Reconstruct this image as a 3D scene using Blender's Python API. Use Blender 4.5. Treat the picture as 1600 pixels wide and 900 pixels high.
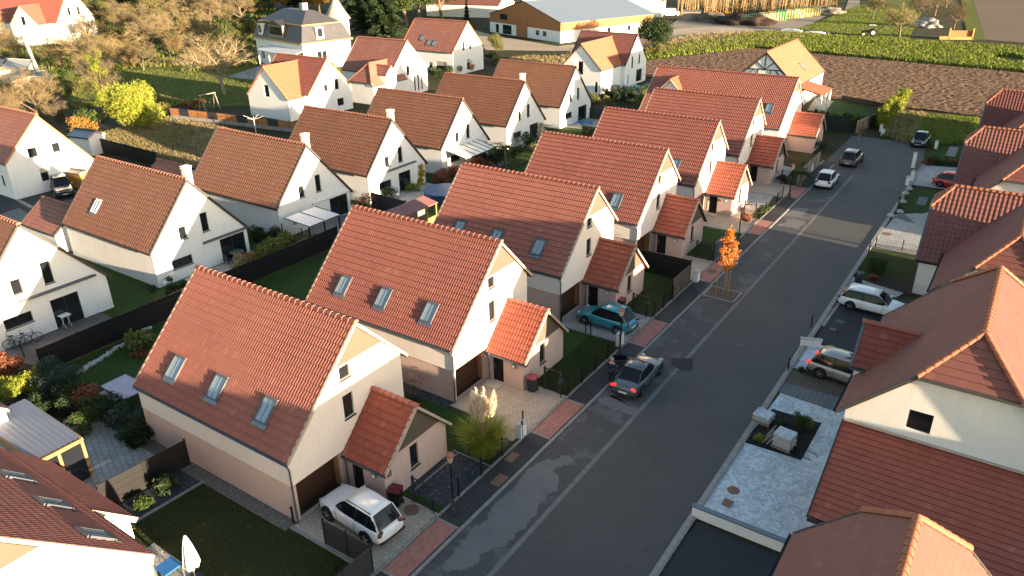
import bpy, bmesh, math, random
from mathutils import Vector, Matrix, noise
R = random.Random(7)
sc = bpy.context.scene
for o in list(bpy.data.objects): bpy.data.objects.remove(o)
rad = math.radians
# ---------------- camera ----------------
F, PI_, RO, YA = 1184.82, rad(25.267), rad(.9555), rad(-34.585)
_f = Vector((math.sin(YA)*math.cos(PI_), math.cos(YA)*math.cos(PI_), -math.sin(PI_)))
_r0 = Vector((math.cos(YA), -math.sin(YA), 0)); _d0 = _f.cross(_r0)
_r = _r0*math.cos(RO)+_d0*math.sin(RO); _d = _f.cross(_r)
CAM = Vector((0, 0, 25.0))
cd = bpy.data.cameras.new('Camera'); cam = bpy.data.objects.new('camera', cd); sc.collection.objects.link(cam)
cd.sensor_width = 36; cd.lens = F/1600*36; cd.clip_end = 4000; cd.clip_start = .3
m = Matrix((( _r.x, -_d.x, -_f.x, 0), (_r.y, -_d.y, -_f.y, 0), (_r.z, -_d.z, -_f.z, 0), (0, 0, 0, 1)))
cam.matrix_world = Matrix.Translation(CAM) @ m
sc.camera = cam
# ---------------- light ----------------
SUNV = Vector((1, -.085, .112)).normalized()
w = bpy.data.worlds.new('World'); sc.world = w; w.use_nodes = True
nt = w.node_tree; sky = nt.nodes.new('ShaderNodeTexSky'); sky.sky_type = 'NISHITA'; sky.sun_disc = False
sky.sun_elevation = math.asin(SUNV.z); sky.sun_rotation = math.atan2(SUNV.x, SUNV.y)
sky.air_density = 1.0; sky.dust_density = 1.0; sky.ozone_density = .9; sky.altitude = 100
bg = nt.nodes['Background']; nt.links.new(sky.outputs[0], bg.inputs[0]); bg.inputs[1].default_value = .085
sd = bpy.data.lights.new('sun', 'SUN'); sun = bpy.data.objects.new('sun', sd); sc.collection.objects.link(sun)
sd.energy = 5.0; sd.angle = rad(.6); sd.color = (1.0, .76, .50)
sun.rotation_euler = SUNV.to_track_quat('Z', 'Y').to_euler(); sun.location = (60, 0, 60)
sc.view_settings.view_transform = 'Standard'; sc.view_settings.look = 'None'; sc.view_settings.gamma = 1
sc.view_settings.exposure = 2.6
# ---------------- pixel helpers: photo pixel -> point on a real plane ----------------
def ray(x, y): return (_r*(x-800)+_d*(y-450)+_f*F)/F
def G(x, y, z=0.0): d = ray(x, y); return CAM+d*((z-CAM.z)/d.z)
def PX(x, y, X): d = ray(x, y); return CAM+d*((X-CAM.x)/d.x)
def PY(x, y, Y): d = ray(x, y); return CAM+d*((Y-CAM.y)/d.y)
# ---------------- materials ----------------
MATS = {}
def _base(name, col, rough=.8, spec=.3, metal=0):
    m = bpy.data.materials.new(name); m.use_nodes = True; t = m.node_tree
    b = t.nodes['Principled BSDF']; b.inputs['Base Color'].default_value = (*col, 1)
    b.inputs['Roughness'].default_value = rough; b.inputs['Specular IOR Level'].default_value = spec
    b.inputs['Metallic'].default_value = metal
    return m, t, b
def N(t, ty, **k):
    n = t.nodes.new(ty)
    for a, v in k.items(): setattr(n, a, v)
    return n
def mixc(t, fac, a, b, mode='MIX'):
    n = t.nodes.new('ShaderNodeMix'); n.data_type = 'RGBA'; n.blend_type = mode
    for i, v in ((0, fac), (6, a), (7, b)):
        if hasattr(v, 'is_output') or isinstance(v, bpy.types.NodeSocket): t.links.new(v, n.inputs[i])
        else: n.inputs[i].default_value = v if i == 0 else (*v[:3], 1)
    return n.outputs[2]
def ramp(t, src, a, b):
    n = N(t, 'ShaderNodeMapRange'); t.links.new(src, n.inputs[0]); n.inputs[1].default_value = a; n.inputs[2].default_value = b
    return n.outputs[0]
def coord(t, world=False):
    if world: return N(t, 'ShaderNodeNewGeometry').outputs['Position']
    return N(t, 'ShaderNodeTexCoord').outputs['Object']
def ntex(t, co, scale, detail=4, rough=.6):
    n = N(t, 'ShaderNodeTexNoise'); t.links.new(co, n.inputs['Vector']); n.inputs['Scale'].default_value = scale
    n.inputs['Detail'].default_value = detail; n.inputs['Roughness'].default_value = rough; return n.outputs[0]
def bump(t, b, h, strength=.3, dist=.02):
    n = N(t, 'ShaderNodeBump'); n.inputs['Strength'].default_value = strength; n.inputs['Distance'].default_value = dist
    t.links.new(h, n.inputs['Height']); t.links.new(n.outputs[0], b.inputs['Normal'])
def mat(name, col, rough=.8, spec=.3, metal=0, var=.25, scale=3, fine=40, bmp=.15, world=False, col2=None, bd=.01, streak=0):
    if name in MATS: return MATS[name]
    m, t, b = _base(name, col, rough, spec, metal); co = coord(t, world)
    c2 = col2 or tuple(c*(1-var) for c in col)
    n1 = ramp(t, ntex(t, co, scale, 5), .35, .68); n2 = ntex(t, co, fine, 3)
    c = mixc(t, n1, col, c2)
    if streak:
        mp = N(t, 'ShaderNodeMapping'); mp.inputs['Scale'].default_value = (2.2, 2.2, .22); t.links.new(co, mp.inputs[0]); c = mixc(t, ramp(t, ntex(t, mp.outputs[0], 1.6, 7, .7), .52, .78), c, tuple(x*(1-streak) for x in col))
    c = mixc(t, var*1.2, c, mixc(t, ramp(t, n2, .3, .7), tuple(x*.55 for x in col), tuple(min(1, x*1.35) for x in col)))
    t.links.new(c, b.inputs['Base Color'])
    if bmp: bump(t, b, n2, bmp, bd)
    MATS[name] = m; return m
def glassmat(name, col=(.02, .025, .03), rough=.06, spec=.8):
    m, t, b = _base(name, col, rough, spec); MATS[name] = m; return m
def carpaint(name, col, metal=.0, rough=.28):
    if name in MATS: return MATS[name]
    m, t, b = _base(name, col, rough, .5, metal); b.inputs['Coat Weight'].default_value = .7; b.inputs['Coat Roughness'].default_value = .06
    co = coord(t); c = mixc(t, ramp(t, ntex(t, co, 2.2, 4), .4, .75), col, tuple(x*.86+.01 for x in col)); t.links.new(c, b.inputs['Base Color'])
    MATS[name] = m; return m
def tilemat(name, cols, stain=.3, rough=.75, moss=0):
    m, t, b = _base(name, cols[0], rough, .25)
    uv = N(t, 'ShaderNodeUVMap').outputs[0]
    fl = N(t, 'ShaderNodeVectorMath', operation='FLOOR'); t.links.new(uv, fl.inputs[0])
    wn = N(t, 'ShaderNodeTexWhiteNoise', noise_dimensions='2D'); t.links.new(fl.outputs[0], wn.inputs[0])
    co = coord(t)
    c = mixc(t, wn.outputs[0], cols[0], cols[1])
    c = mixc(t, ramp(t, wn.outputs[0], .98, .995), c, cols[2])
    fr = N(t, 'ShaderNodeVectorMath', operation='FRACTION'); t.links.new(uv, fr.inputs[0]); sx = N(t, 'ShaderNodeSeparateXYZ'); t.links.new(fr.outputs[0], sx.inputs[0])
    c = mixc(t, ramp(t, sx.outputs[1], .075, .035), c, tuple(x*.28 for x in cols[0]))  # shadow gap below each course, painted as a dark line on the tile noses
    n = ramp(t, ntex(t, co, .55, 6, .65), .38, .72); n2 = ntex(t, co, 25, 3)
    sm = N(t, 'ShaderNodeMath', operation='MULTIPLY'); t.links.new(n, sm.inputs[0]); sm.inputs[1].default_value = stain
    c = mixc(t, sm.outputs[0], c, tuple(x*.55 for x in cols[0]))
    if moss:
        mm = N(t, 'ShaderNodeMath', operation='MULTIPLY'); t.links.new(ramp(t, ntex(t, co, 1.7, 8, .75), .55, .7), mm.inputs[0]); mm.inputs[1].default_value = moss
        c = mixc(t, mm.outputs[0], c, (.05, .045, .03))
    c = mixc(t, .25, c, mixc(t, n2, tuple(x*.5 for x in cols[0]), tuple(x*1.5 for x in cols[0])))
    oi = N(t, 'ShaderNodeObjectInfo').outputs['Random']; c = mixc(t, oi, mixc(t, .16, c, (.02, .012, .01)), mixc(t, .05, c, (.6, .4, .3)))
    t.links.new(c, b.inputs['Base Color']); bump(t, b, n2, .2, .005)
    MATS[name] = m; return m
def pavemat(name, c1, c2, mortar, bw, bh, rot=0, msize=.012, var=.3, off=.5, rough=.85):
    m, t, b = _base(name, c1, rough, .3); co = coord(t, True)
    mp = N(t, 'ShaderNodeMapping'); t.links.new(co, mp.inputs[0]); mp.inputs['Rotation'].default_value = (0, 0, rad(rot))
    br = N(t, 'ShaderNodeTexBrick'); t.links.new(mp.outputs[0], br.inputs[0])
    br.inputs['Scale'].default_value = 1; br.inputs['Brick Width'].default_value = bw; br.inputs['Row Height'].default_value = bh
    br.inputs['Mortar Size'].default_value = msize; br.offset = off; br.inputs['Mortar Smooth'].default_value = .2; br.inputs['Bias'].default_value = 0
    for k, v in (('Color1', c1), ('Color2', c2), ('Mortar', mortar)): br.inputs[k].default_value = (*v, 1)
    n = ntex(t, co, 1.3, 6, .7); n3 = ntex(t, co, 30, 3)
    c = mixc(t, ramp(t, n, .4, .7), br.outputs[0], mixc(t, 1-var, tuple(x*.4 for x in c1), br.outputs[0]))
    c = mixc(t, .2, c, mixc(t, n3, (0, 0, 0), tuple(min(1, x*2) for x in c1)))
    t.links.new(c, b.inputs['Base Color']); bump(t, b, br.outputs[1], -.4, .006)
    MATS[name] = m; return m
def gravelmat(name, ca, cb, cc, scale=22, bmp=.8):
    m, t, b = _base(name, ca, .9, .25); co = coord(t, True)
    v = N(t, 'ShaderNodeTexVoronoi'); v.inputs['Scale'].default_value = scale; t.links.new(co, v.inputs['Vector'])
    sp = N(t, 'ShaderNodeSeparateColor'); t.links.new(v.outputs['Color'], sp.inputs[0])
    c = mixc(t, sp.outputs[0], ca, cb); c = mixc(t, ramp(t, sp.outputs[1], .7, .9), c, cc)
    c = mixc(t, ramp(t, v.outputs['Distance'], .5, .0), tuple(x*.35 for x in ca), c)
    t.links.new(c, b.inputs['Base Color']); bump(t, b, v.outputs['Distance'], -bmp, .02); MATS[name] = m; return m
def grassmat(name, a, b_, c_, s1=.35, s2=2.2, fine=30, bmp=.7, bd=.05):
    m, t, b = _base(name, a, .95, .15); co = coord(t, True)
    c = mixc(t, ramp(t, ntex(t, co, s1, 6, .65), .35, .66), a, b_)
    c = mixc(t, ramp(t, ntex(t, co, s2, 6, .7), .45, .72), c, c_)
    f = ntex(t, co, fine, 4, .8); f2 = ntex(t, co, fine*.25, 4, .8)
    c = mixc(t, .6, c, mixc(t, ramp(t, f, .3, .7), (0, 0, 0), c, 'MIX'), 'MIX')
    c = mixc(t, ramp(t, f2, .35, .75), mixc(t, .45, c, (0, 0, 0)), c)
    t.links.new(c, b.inputs['Base Color']); bump(t, b, f, bmp, bd); MATS[name] = m; return m
def leafmat(name, a, b_, c_, rough=.7, trans=.25, s=.8):
    m, t, b = _base(name, a, rough, .25); co = coord(t)
    gi = N(t, 'ShaderNodeNewGeometry').outputs['Random Per Island']
    c = mixc(t, gi, a, b_); c = mixc(t, ramp(t, ntex(t, co, s, 4), .45, .65), c, c_)
    t.links.new(c, b.inputs['Base Color'])
    tr = N(t, 'ShaderNodeBsdfTranslucent'); t.links.new(c, tr.inputs[0]); mx = N(t, 'ShaderNodeMixShader'); mx.inputs[0].default_value = trans
    out = t.nodes['Material Output']; t.links.new(b.outputs[0], mx.inputs[1]); t.links.new(tr.outputs[0], mx.inputs[2]); t.links.new(mx.outputs[0], out.inputs[0])
    MATS[name] = m; return m
# ---------------- mesh helpers ----------------
class MB:
    def __init__(s): s.v = []; s.f = []; s.uv = None
    def add(s, vs, fs):
        n = len(s.v); s.v += [Vector(p) for p in vs]; s.f += [tuple(i+n for i in f) for f in fs]; return s
    def quad(s, a, b, c, d): return s.add([a, b, c, d], [(0, 1, 2, 3)])
    def box(s, c, size, rz=0, bev=0, tilt=None):
        x, y, z = [k/2 for k in size]; mt = Matrix.Translation(c) @ Matrix.Rotation(rz, 4, 'Z')
        if tilt: mt = mt @ tilt
        if bev:
            b = min(bev, x*.9, y*.9, z*.9); vs = []
            for sx in (-1, 1):
                for sy in (-1, 1):
                    for sz in (-1, 1):
                        vs += [(sx*x, sy*(y-b), sz*(z-b)), (sx*(x-b), sy*y, sz*(z-b)), (sx*(x-b), sy*(y-b), sz*z)]
            bm = bmesh.new(); [bm.verts.new(mt @ Vector(p)) for p in vs]; bmesh.ops.convex_hull(bm, input=bm.verts); s.bm(bm); return s
        vs = [mt @ Vector((i*x, j*y, k*z)) for i in (-1, 1) for j in (-1, 1) for k in (-1, 1)]
        return s.add(vs, [(0, 1, 3, 2), (4, 6, 7, 5), (0, 4, 5, 1), (2, 3, 7, 6), (0, 2, 6, 4), (1, 5, 7, 3)])
    def b2(s, x0, x1, y0, y1, z0, z1): return s.box(((x0+x1)/2, (y0+y1)/2, (z0+z1)/2), (abs(x1-x0), abs(y1-y0), abs(z1-z0)))
    def bar(s, p, q, w, h, up=(0, 0, 1)):
        p = Vector(p); q = Vector(q); d = (q-p); L = d.length
        if L < 1e-6: return s
        d /= L; u = Vector(up); sd = d.cross(u)
        if sd.length < 1e-4: sd = d.cross(Vector((1, 0, 0)))
        sd.normalize(); u = sd.cross(d)
        vs = [e+sd*(a*w/2)+u*(b*h/2) for e in (p, q) for a, b in ((-1, -1), (1, -1), (1, 1), (-1, 1))]
        return s.add(vs, [(3, 2, 1, 0), (4, 5, 6, 7), (0, 1, 5, 4), (1, 2, 6, 5), (2, 3, 7, 6), (3, 0, 4, 7)])
    def tube(s, p, q, r0, r1=None, n=8, cap=True):
        r1 = r0 if r1 is None else r1; p = Vector(p); q = Vector(q); d = q-p
        if d.length < 1e-6: return s
        d.normalize(); a = d.orthogonal().normalized(); b = d.cross(a)
        vs = [e+(a*math.cos(2*math.pi*i/n)+b*math.sin(2*math.pi*i/n))*r for e, r in ((p, r0), (q, r1)) for i in range(n)]
        fs = [(i, (i+1) % n, n+(i+1) % n, n+i) for i in range(n)]
        if cap: fs += [tuple(range(n-1, -1, -1)), tuple(range(n, 2*n))]
        return s.add(vs, fs)
    def lathe(s, c, prof, n=16):
        c = Vector(c); vs = []; fs = []
        for r, z in prof: vs += [c+Vector((r*math.cos(2*math.pi*i/n), r*math.sin(2*math.pi*i/n), z)) for i in range(n)]
        for k in range(len(prof)-1): fs += [(k*n+i, k*n+(i+1) % n, (k+1)*n+(i+1) % n, (k+1)*n+i) for i in range(n)]
        fs += [tuple(range(n-1, -1, -1)), tuple(range((len(prof)-1)*n, len(prof)*n))]
        return s.add(vs, fs)
    def prism(s, pts, dv):
        n = len(pts); a = [Vector(p) for p in pts]; dv = Vector(dv); b = [p+dv for p in a]
        return s.add(a+b, [tuple(range(n-1, -1, -1)), tuple(range(n, 2*n))]+[(i, (i+1) % n, n+(i+1) % n, n+i) for i in range(n)])
    def bm(s, bm):
        bm.verts.index_update(); s.add([v.co.copy() for v in bm.verts], [tuple(v.index for v in f.verts) for f in bm.faces]); bm.free(); return s
    def blob(s, c, r, sub=2, amp=.2, fr=1.5, seed=0):
        bm = bmesh.new(); bmesh.ops.create_icosphere(bm, subdivisions=sub, radius=1)
        for v in bm.verts:
            k = 1+amp*noise.noise(v.co*fr+Vector((seed, 0, 0))); v.co = Vector((v.co.x*r[0]*k+c[0], v.co.y*r[1]*k+c[1], v.co.z*r[2]*k+c[2]))
        return s.bm(bm)
    def build(s, name, mats, parent=None, smooth=False, world=None, props=None, mi=None):
        me = bpy.data.meshes.new(name); off = Vector(world) if world is not None else Vector((0, 0, 0))
        me.from_pydata([v-off for v in s.v], [], s.f)
        if not isinstance(mats, (list, tuple)): mats = [mats]
        for x in mats: me.materials.append(x)
        if mi: me.polygons.foreach_set('material_index', mi)
        if s.uv:
            ul = me.uv_layers.new(name='UVMap'); k = 0
            flat = []
            for f in s.uv:
                for q in f: flat += q
            ul.data.foreach_set('uv', flat)
        me.validate(); me.update()
        if smooth: me.shade_smooth(); me.set_sharp_from_angle(angle=rad(40 if smooth is True else smooth))
        o = bpy.data.objects.new(name, me); sc.collection.objects.link(o)
        if parent is not None: o.parent = parent
        elif world is not None: o.location = off
        if props: tag(o, **props)
        return o
def tag(o, label=None, cat=None, group=None, kind=None):
    for k, v in (('label', label), ('category', cat), ('group', group), ('kind', kind)):
        if v: o[k] = v
    return o
def thing(name, label, cat, loc=(0, 0, 0), rz=0, group=None):
    o = bpy.data.objects.new(name, None); sc.collection.objects.link(o); o.location = loc; o.rotation_euler = (0, 0, rz); o.empty_display_size = .2
    return tag(o, label, cat, group)
def copytree(o, parent=None):
    c = o.copy(); sc.collection.objects.link(c); c.parent = parent
    for ch in o.children: copytree(ch, c)
    return c
def dup(o, loc, rz=0, label=None, scale=None, group=None):
    c = copytree(o); c.location = loc; c.rotation_euler = (0, 0, rz)
    if label: c['label'] = label
    if group: c['group'] = group
    if scale: c.scale = (scale,)*3 if isinstance(scale, (int, float)) else scale
    return c
def sheet(name, pts, z, m, kind='structure'):
    mb = MB(); n = len(pts); mb.add([(p[0], p[1], z) for p in pts], [tuple(range(n))])
    o = mb.build(name, m); tag(o, kind=kind)
    if o.data.polygons[0].normal.z < 0: o.data.flip_normals()
    return o
def gsheet(name, px, z, m): return sheet(name, [G(*p, z) for p in px], z, m)
def panel(mb, O, U, V, Nn, outline, holes=(), depth=.16):
    """wall face with real openings; outline and holes in (u,v)"""
    O = Vector(O); U = Vector(U); V = Vector(V); Nn = Vector(Nn)
    bm = bmesh.new(); f = bm.faces.new([bm.verts.new((p[0], p[1], 0)) for p in outline])
    for h in holes:
        for a, nn in (((h[0], 0, 0), (1, 0, 0)), ((h[2], 0, 0), (1, 0, 0)), ((0, h[1], 0), (0, 1, 0)), ((0, h[3], 0), (0, 1, 0))):
            bmesh.ops.bisect_plane(bm, geom=bm.verts[:]+bm.edges[:]+bm.faces[:], plane_co=a, plane_no=nn, dist=1e-5)
    kill = []
    for f in bm.faces:
        c = f.calc_center_median()
        if any(h[0] < c.x < h[2] and h[1] < c.y < h[3] for h in holes): kill.append(f)
    bmesh.ops.delete(bm, geom=kill, context='FACES')
    for f in bm.faces:
        pts = [O+U*v.co.x+V*v.co.y for v in f.verts]
        nn = (pts[1]-pts[0]).cross(pts[2]-pts[1])
        if nn.dot(Nn) < 0: pts.reverse()
        mb.add(pts, [tuple(range(len(pts)))])
    bm.free()
    for u0, v0, u1, v1 in holes:
        c = [(u0, v0), (u1, v0), (u1, v1), (u0, v1)]
        for i in range(4):
            a, b = c[i], c[(i+1) % 4]; A = O+U*a[0]+V*a[1]; B = O+U*b[0]+V*b[1]
            mb.quad(A, B, B-Nn*depth, A-Nn*depth)
def window(root, O, U, V, Nn, h, depth=.12, fm=None, gm=None, mull=0, sill=None, name='window', fw=.06, blind=0, trans=0):
    """frame with panes set into an opening h"""
    O = Vector(O); U = Vector(U); V = Vector(V); Nn = Vector(Nn); u0, v0, u1, v1 = h
    P = lambda u, v, d: O+U*u+V*v-Nn*d
    fr = MB(); d = depth
    for a, b in (((u0, v0+fw/2), (u1, v0+fw/2)), ((u0, v1-fw/2), (u1, v1-fw/2))): fr.bar(P(*a, d), P(*b, d), fw, fw, V)
    for a, b in (((u0+fw/2, v0+fw), (u0+fw/2, v1-fw)), ((u1-fw/2, v0+fw), (u1-fw/2, v1-fw))): fr.bar(P(*a, d), P(*b, d), fw, fw, Nn)
    for k in range(mull):
        u = u0+(u1-u0)*(k+1)/(mull+1); fr.bar(P(u, v0+fw, d), P(u, v1-fw, d), fw, fw, Nn)
    if trans: v = v0+(v1-v0)*trans; fr.bar(P(u0+fw, v, d), P(u1-fw, v, d), fw*.8, fw, V)
    fo = fr.build(name, fm or MATS['frame_dark'], root)
    g = MB(); g.quad(P(u0+fw*.5, v0+fw*.5, d+.015), P(u1-fw*.5, v0+fw*.5, d+.015), P(u1-fw*.5, v1-fw*.5, d+.015), P(u0+fw*.5, v1-fw*.5, d+.015))
    g.build('pane', gm or MATS['glass_dark'], fo)
    if blind:
        bl = MB(); vb = v1-(v1-v0)*blind; bl.bar(P((u0+u1)/2, vb, d-.05), P((u0+u1)/2, v1, d-.05), u1-u0-.02, .02, Nn); bl.build('blind', MATS['blind'], fo)
    if sill is not None:
        s = MB(); c = P((u0+u1)/2, v0-.02, -.02); s.bar(P(u0-.05, v0-.02, .02), P(u1+.05, v0-.02, .02), .1+.12, .035, V); s.build('sill', sill, fo)
    return fo
def tiles(mb, O, U, V, ul, vl, course=.36, wave=.22, amp=.03, lip=.035, clips=(), slab=.13, samples=4, slabcol=True, reverse=False):
    """tiled slope: stepped courses and rolls as real geometry. O = eave corner, U along eave, V up slope"""
    O = Vector(O); U = Vector(U).normalized(); V = Vector(V).normalized(); Nn = U.cross(V)
    if Nn.z < 0: Nn = -Nn
    nc = max(1, round(vl/course)); c = vl/nc; nw = max(1, round(ul/wave)); wv = ul/nw
    prof = {4: (0, .75, 1, .35), 2: (0, 1), 1: (0,), 6: (0, .5, .95, 1, .6, .1)}[samples if amp > 0 else 1]
    us = []
    for k in range(nw):
        for j, a in enumerate(prof): us.append(((k+j/len(prof))*wv, a*amp))
    us.append((ul, 0))
    bm = bmesh.new(); uvl = bm.loops.layers.uv.new('UVMap')
    for i in range(nc):
        rows = []
        for v, h in ((i*c, .003), (i*c, lip), ((i+1)*c, .003)):
            sc_ = 0 if h == .003 and v == i*c and False else 1
            rows.append([bm.verts.new(O+U*u+V*v+Nn*(h+a)) for u, a in us])
        for ra, rb, va, vb in ((0, 1, i+.02, i+.03), (1, 2, i+.03, i+.99)):
            for k in range(len(us)-1):
                f = bm.faces.new((rows[ra][k], rows[ra][k+1], rows[rb][k+1], rows[rb][k]))
                u0 = us[k][0]/wv; u1 = us[k+1][0]/wv; um = int(k/len(prof))
                for l, q in zip(f.loops, ((max(u0, um+.01), va), (min(u1, um+.99), va), (min(u1, um+.99), vb), (max(u0, um+.01), vb))): l[uvl].uv = (q[0]+(i % 2)*.0, q[1])
    if slab:
        a = [bm.verts.new(O+U*u+V*v-Nn*slab) for u, v in ((0, 0), (0, vl), (ul, vl), (ul, 0))]; bm.faces.new(a)
    for co, no in clips:
        bmesh.ops.bisect_plane(bm, geom=bm.verts[:]+bm.edges[:]+bm.faces[:], plane_co=co, plane_no=no, clear_outer=True, dist=1e-5)
    if mb.uv is None: mb.uv = []
    bm.verts.index_update(); bm.normal_update(); n = len(mb.v); mb.v += [v.co.copy() for v in bm.verts]
    for f in bm.faces:
        vs = [v.index+n for v in f.verts]; uv = [tuple(l[uvl].uv) for l in f.loops]
        if len(vs) > 2: mb.f.append(tuple(vs)); mb.uv.append(uv)
    bm.free()
def ridge(mb, p, q, r=.13, step=.4, n=7):
    """overlapping half-round ridge tiles"""
    p = Vector(p); q = Vector(q); L = (q-p).length; k = max(1, round(L/step)); d = (q-p)/L; sd = d.cross(Vector((0, 0, 1))).normalized(); up = sd.cross(d)
    for i in range(k):
        a = p+d*(L*i/k-.04); b = p+d*(L*(i+1)/k)
        vs = [e+sd*math.cos(math.pi*j/n)*rr+up*(math.sin(math.pi*j/n)*rr-.03) for e, rr in ((a, r*1.32), (b, r)) for j in range(n+1)]
        mb.add(vs, [(j, j+1, n+2+j, n+1+j) for j in range(n)]+[tuple(range(n, -1, -1)), tuple(range(n+1, 2*n+2))])
# ---------------- material library ----------------
glassmat('glass_dark', (.012, .014, .018), .05, .9); glassmat('glass_sky', (.20, .27, .32), .08, 1.0); glassmat('glass_car', (.008, .009, .012), .06, .35)
M = MATS
mat('frame_dark', (.035, .028, .025), .5, bmp=0); mat('frame_grey', (.09, .1, .115), .45, bmp=0); mat('blind', (.45, .4, .33), .7)
mat('frame_white', (.75, .74, .7), .5, bmp=0)
mat('render_cream', (.80, .715, .65), .9, var=.07, scale=.7, fine=30, bmp=.25, streak=.16)
mat('render_pink', (.60, .43, .37), .9, var=.10, scale=.8, fine=30, bmp=.25, streak=.16)
mat('render_taupe', (.105, .082, .064), .9, var=.07, scale=1, fine=30, bmp=.25)
mat('render_white', (.82, .81, .785), .9, var=.07, scale=.6, fine=30, bmp=.25, streak=.16)
mat('render_ivory', (.76, .73, .67), .9, var=.08, scale=.6, fine=30, bmp=.25, streak=.16)
mat('plain_white', (.80, .79, .76), .8, var=.08, scale=1.5)
tilemat('tile_red', [(.245, .080, .060), (.285, .10, .074), (.34, .135, .10)], .38)
tilemat('tile_red_deep', [(.26, .062, .040), (.31, .082, .054), (.36, .12, .08)], .3)
tilemat('tile_brown', [(.190, .080, .047), (.225, .100, .060), (.27, .13, .085)], .35)
tilemat('tile_purple', [(.165, .058, .050), (.195, .072, .060), (.23, .09, .075)], .3)
tilemat('tile_aged', [(.26, .10, .075), (.33, .14, .1), (.2, .085, .06)], .5, moss=.6)
tilemat('tile_orange', [(.33, .105, .055), (.36, .12, .065), (.40, .15, .085)], .2)
tilemat('slate', [(.035, .042, .055), (.05, .058, .072), (.075, .082, .095)], .3, .5)
mat('ridge_red', (.34, .12, .085), .75, var=.25, scale=4); mat('ridge_orange', (.30, .11, .06), .75, var=.3, scale=5); mat('ridge_brown', (.28, .12, .08), .75, var=.25)
mat('zinc', (.16, .19, .22), .35, .5, .6, var=.2, bmp=0); mat('anthracite', (.035, .038, .045), .55, var=.2, bmp=.05); mat('black_metal', (.012, .012, .014), .5, bmp=0)
mat('verge_light', (.44, .36, .29), .8, var=.12); mat('verge_dark', (.07, .065, .06), .7, var=.2); mat('verge_orange', (.55, .22, .1), .8, var=.2)
mat('door_brown', (.065, .030, .018), .55, var=.35, scale=6, fine=20); mat('door_black', (.012, .011, .012), .4, bmp=0)
mat('wood_gold', (.42, .24, .08), .6, var=.35, scale=5, fine=30); mat('wood_grey', (.26, .22, .18), .85, var=.3, scale=3); mat('wood_barn', (.34, .15, .06), .8, var=.2, scale=1.2, fine=6)
mat('concrete', (.42, .40, .37), .9, var=.25, scale=1.5, fine=25, bmp=.3); mat('metal_sheet', (.17, .21, .26), .45, .5, .2, var=.1, scale=.6)
mat('rubber', (.012, .012, .013), .85, bmp=0); mat('rim_silver', (.5, .5, .52), .3, .5, .9, bmp=0); mat('plastic_dark', (.02, .02, .022), .6, bmp=0)
mat('bark', (.14, .105, .075), .95, var=.35, scale=6, fine=30, bmp=.5); mat('bark_pale', (.28, .23, .17), .95, var=.3, scale=6, fine=30, bmp=.5)
mat('twigs_brown', (.13, .10, .065), .95, var=.3, scale=1, bmp=0); mat('twigs_gold', (.20, .155, .075), .95, var=.3, scale=1, bmp=0)
mat('white_stone', (.42, .41, .39), .9, var=.25, scale=3); mat('plate', (.7, .7, .66), .5, bmp=0)
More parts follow.
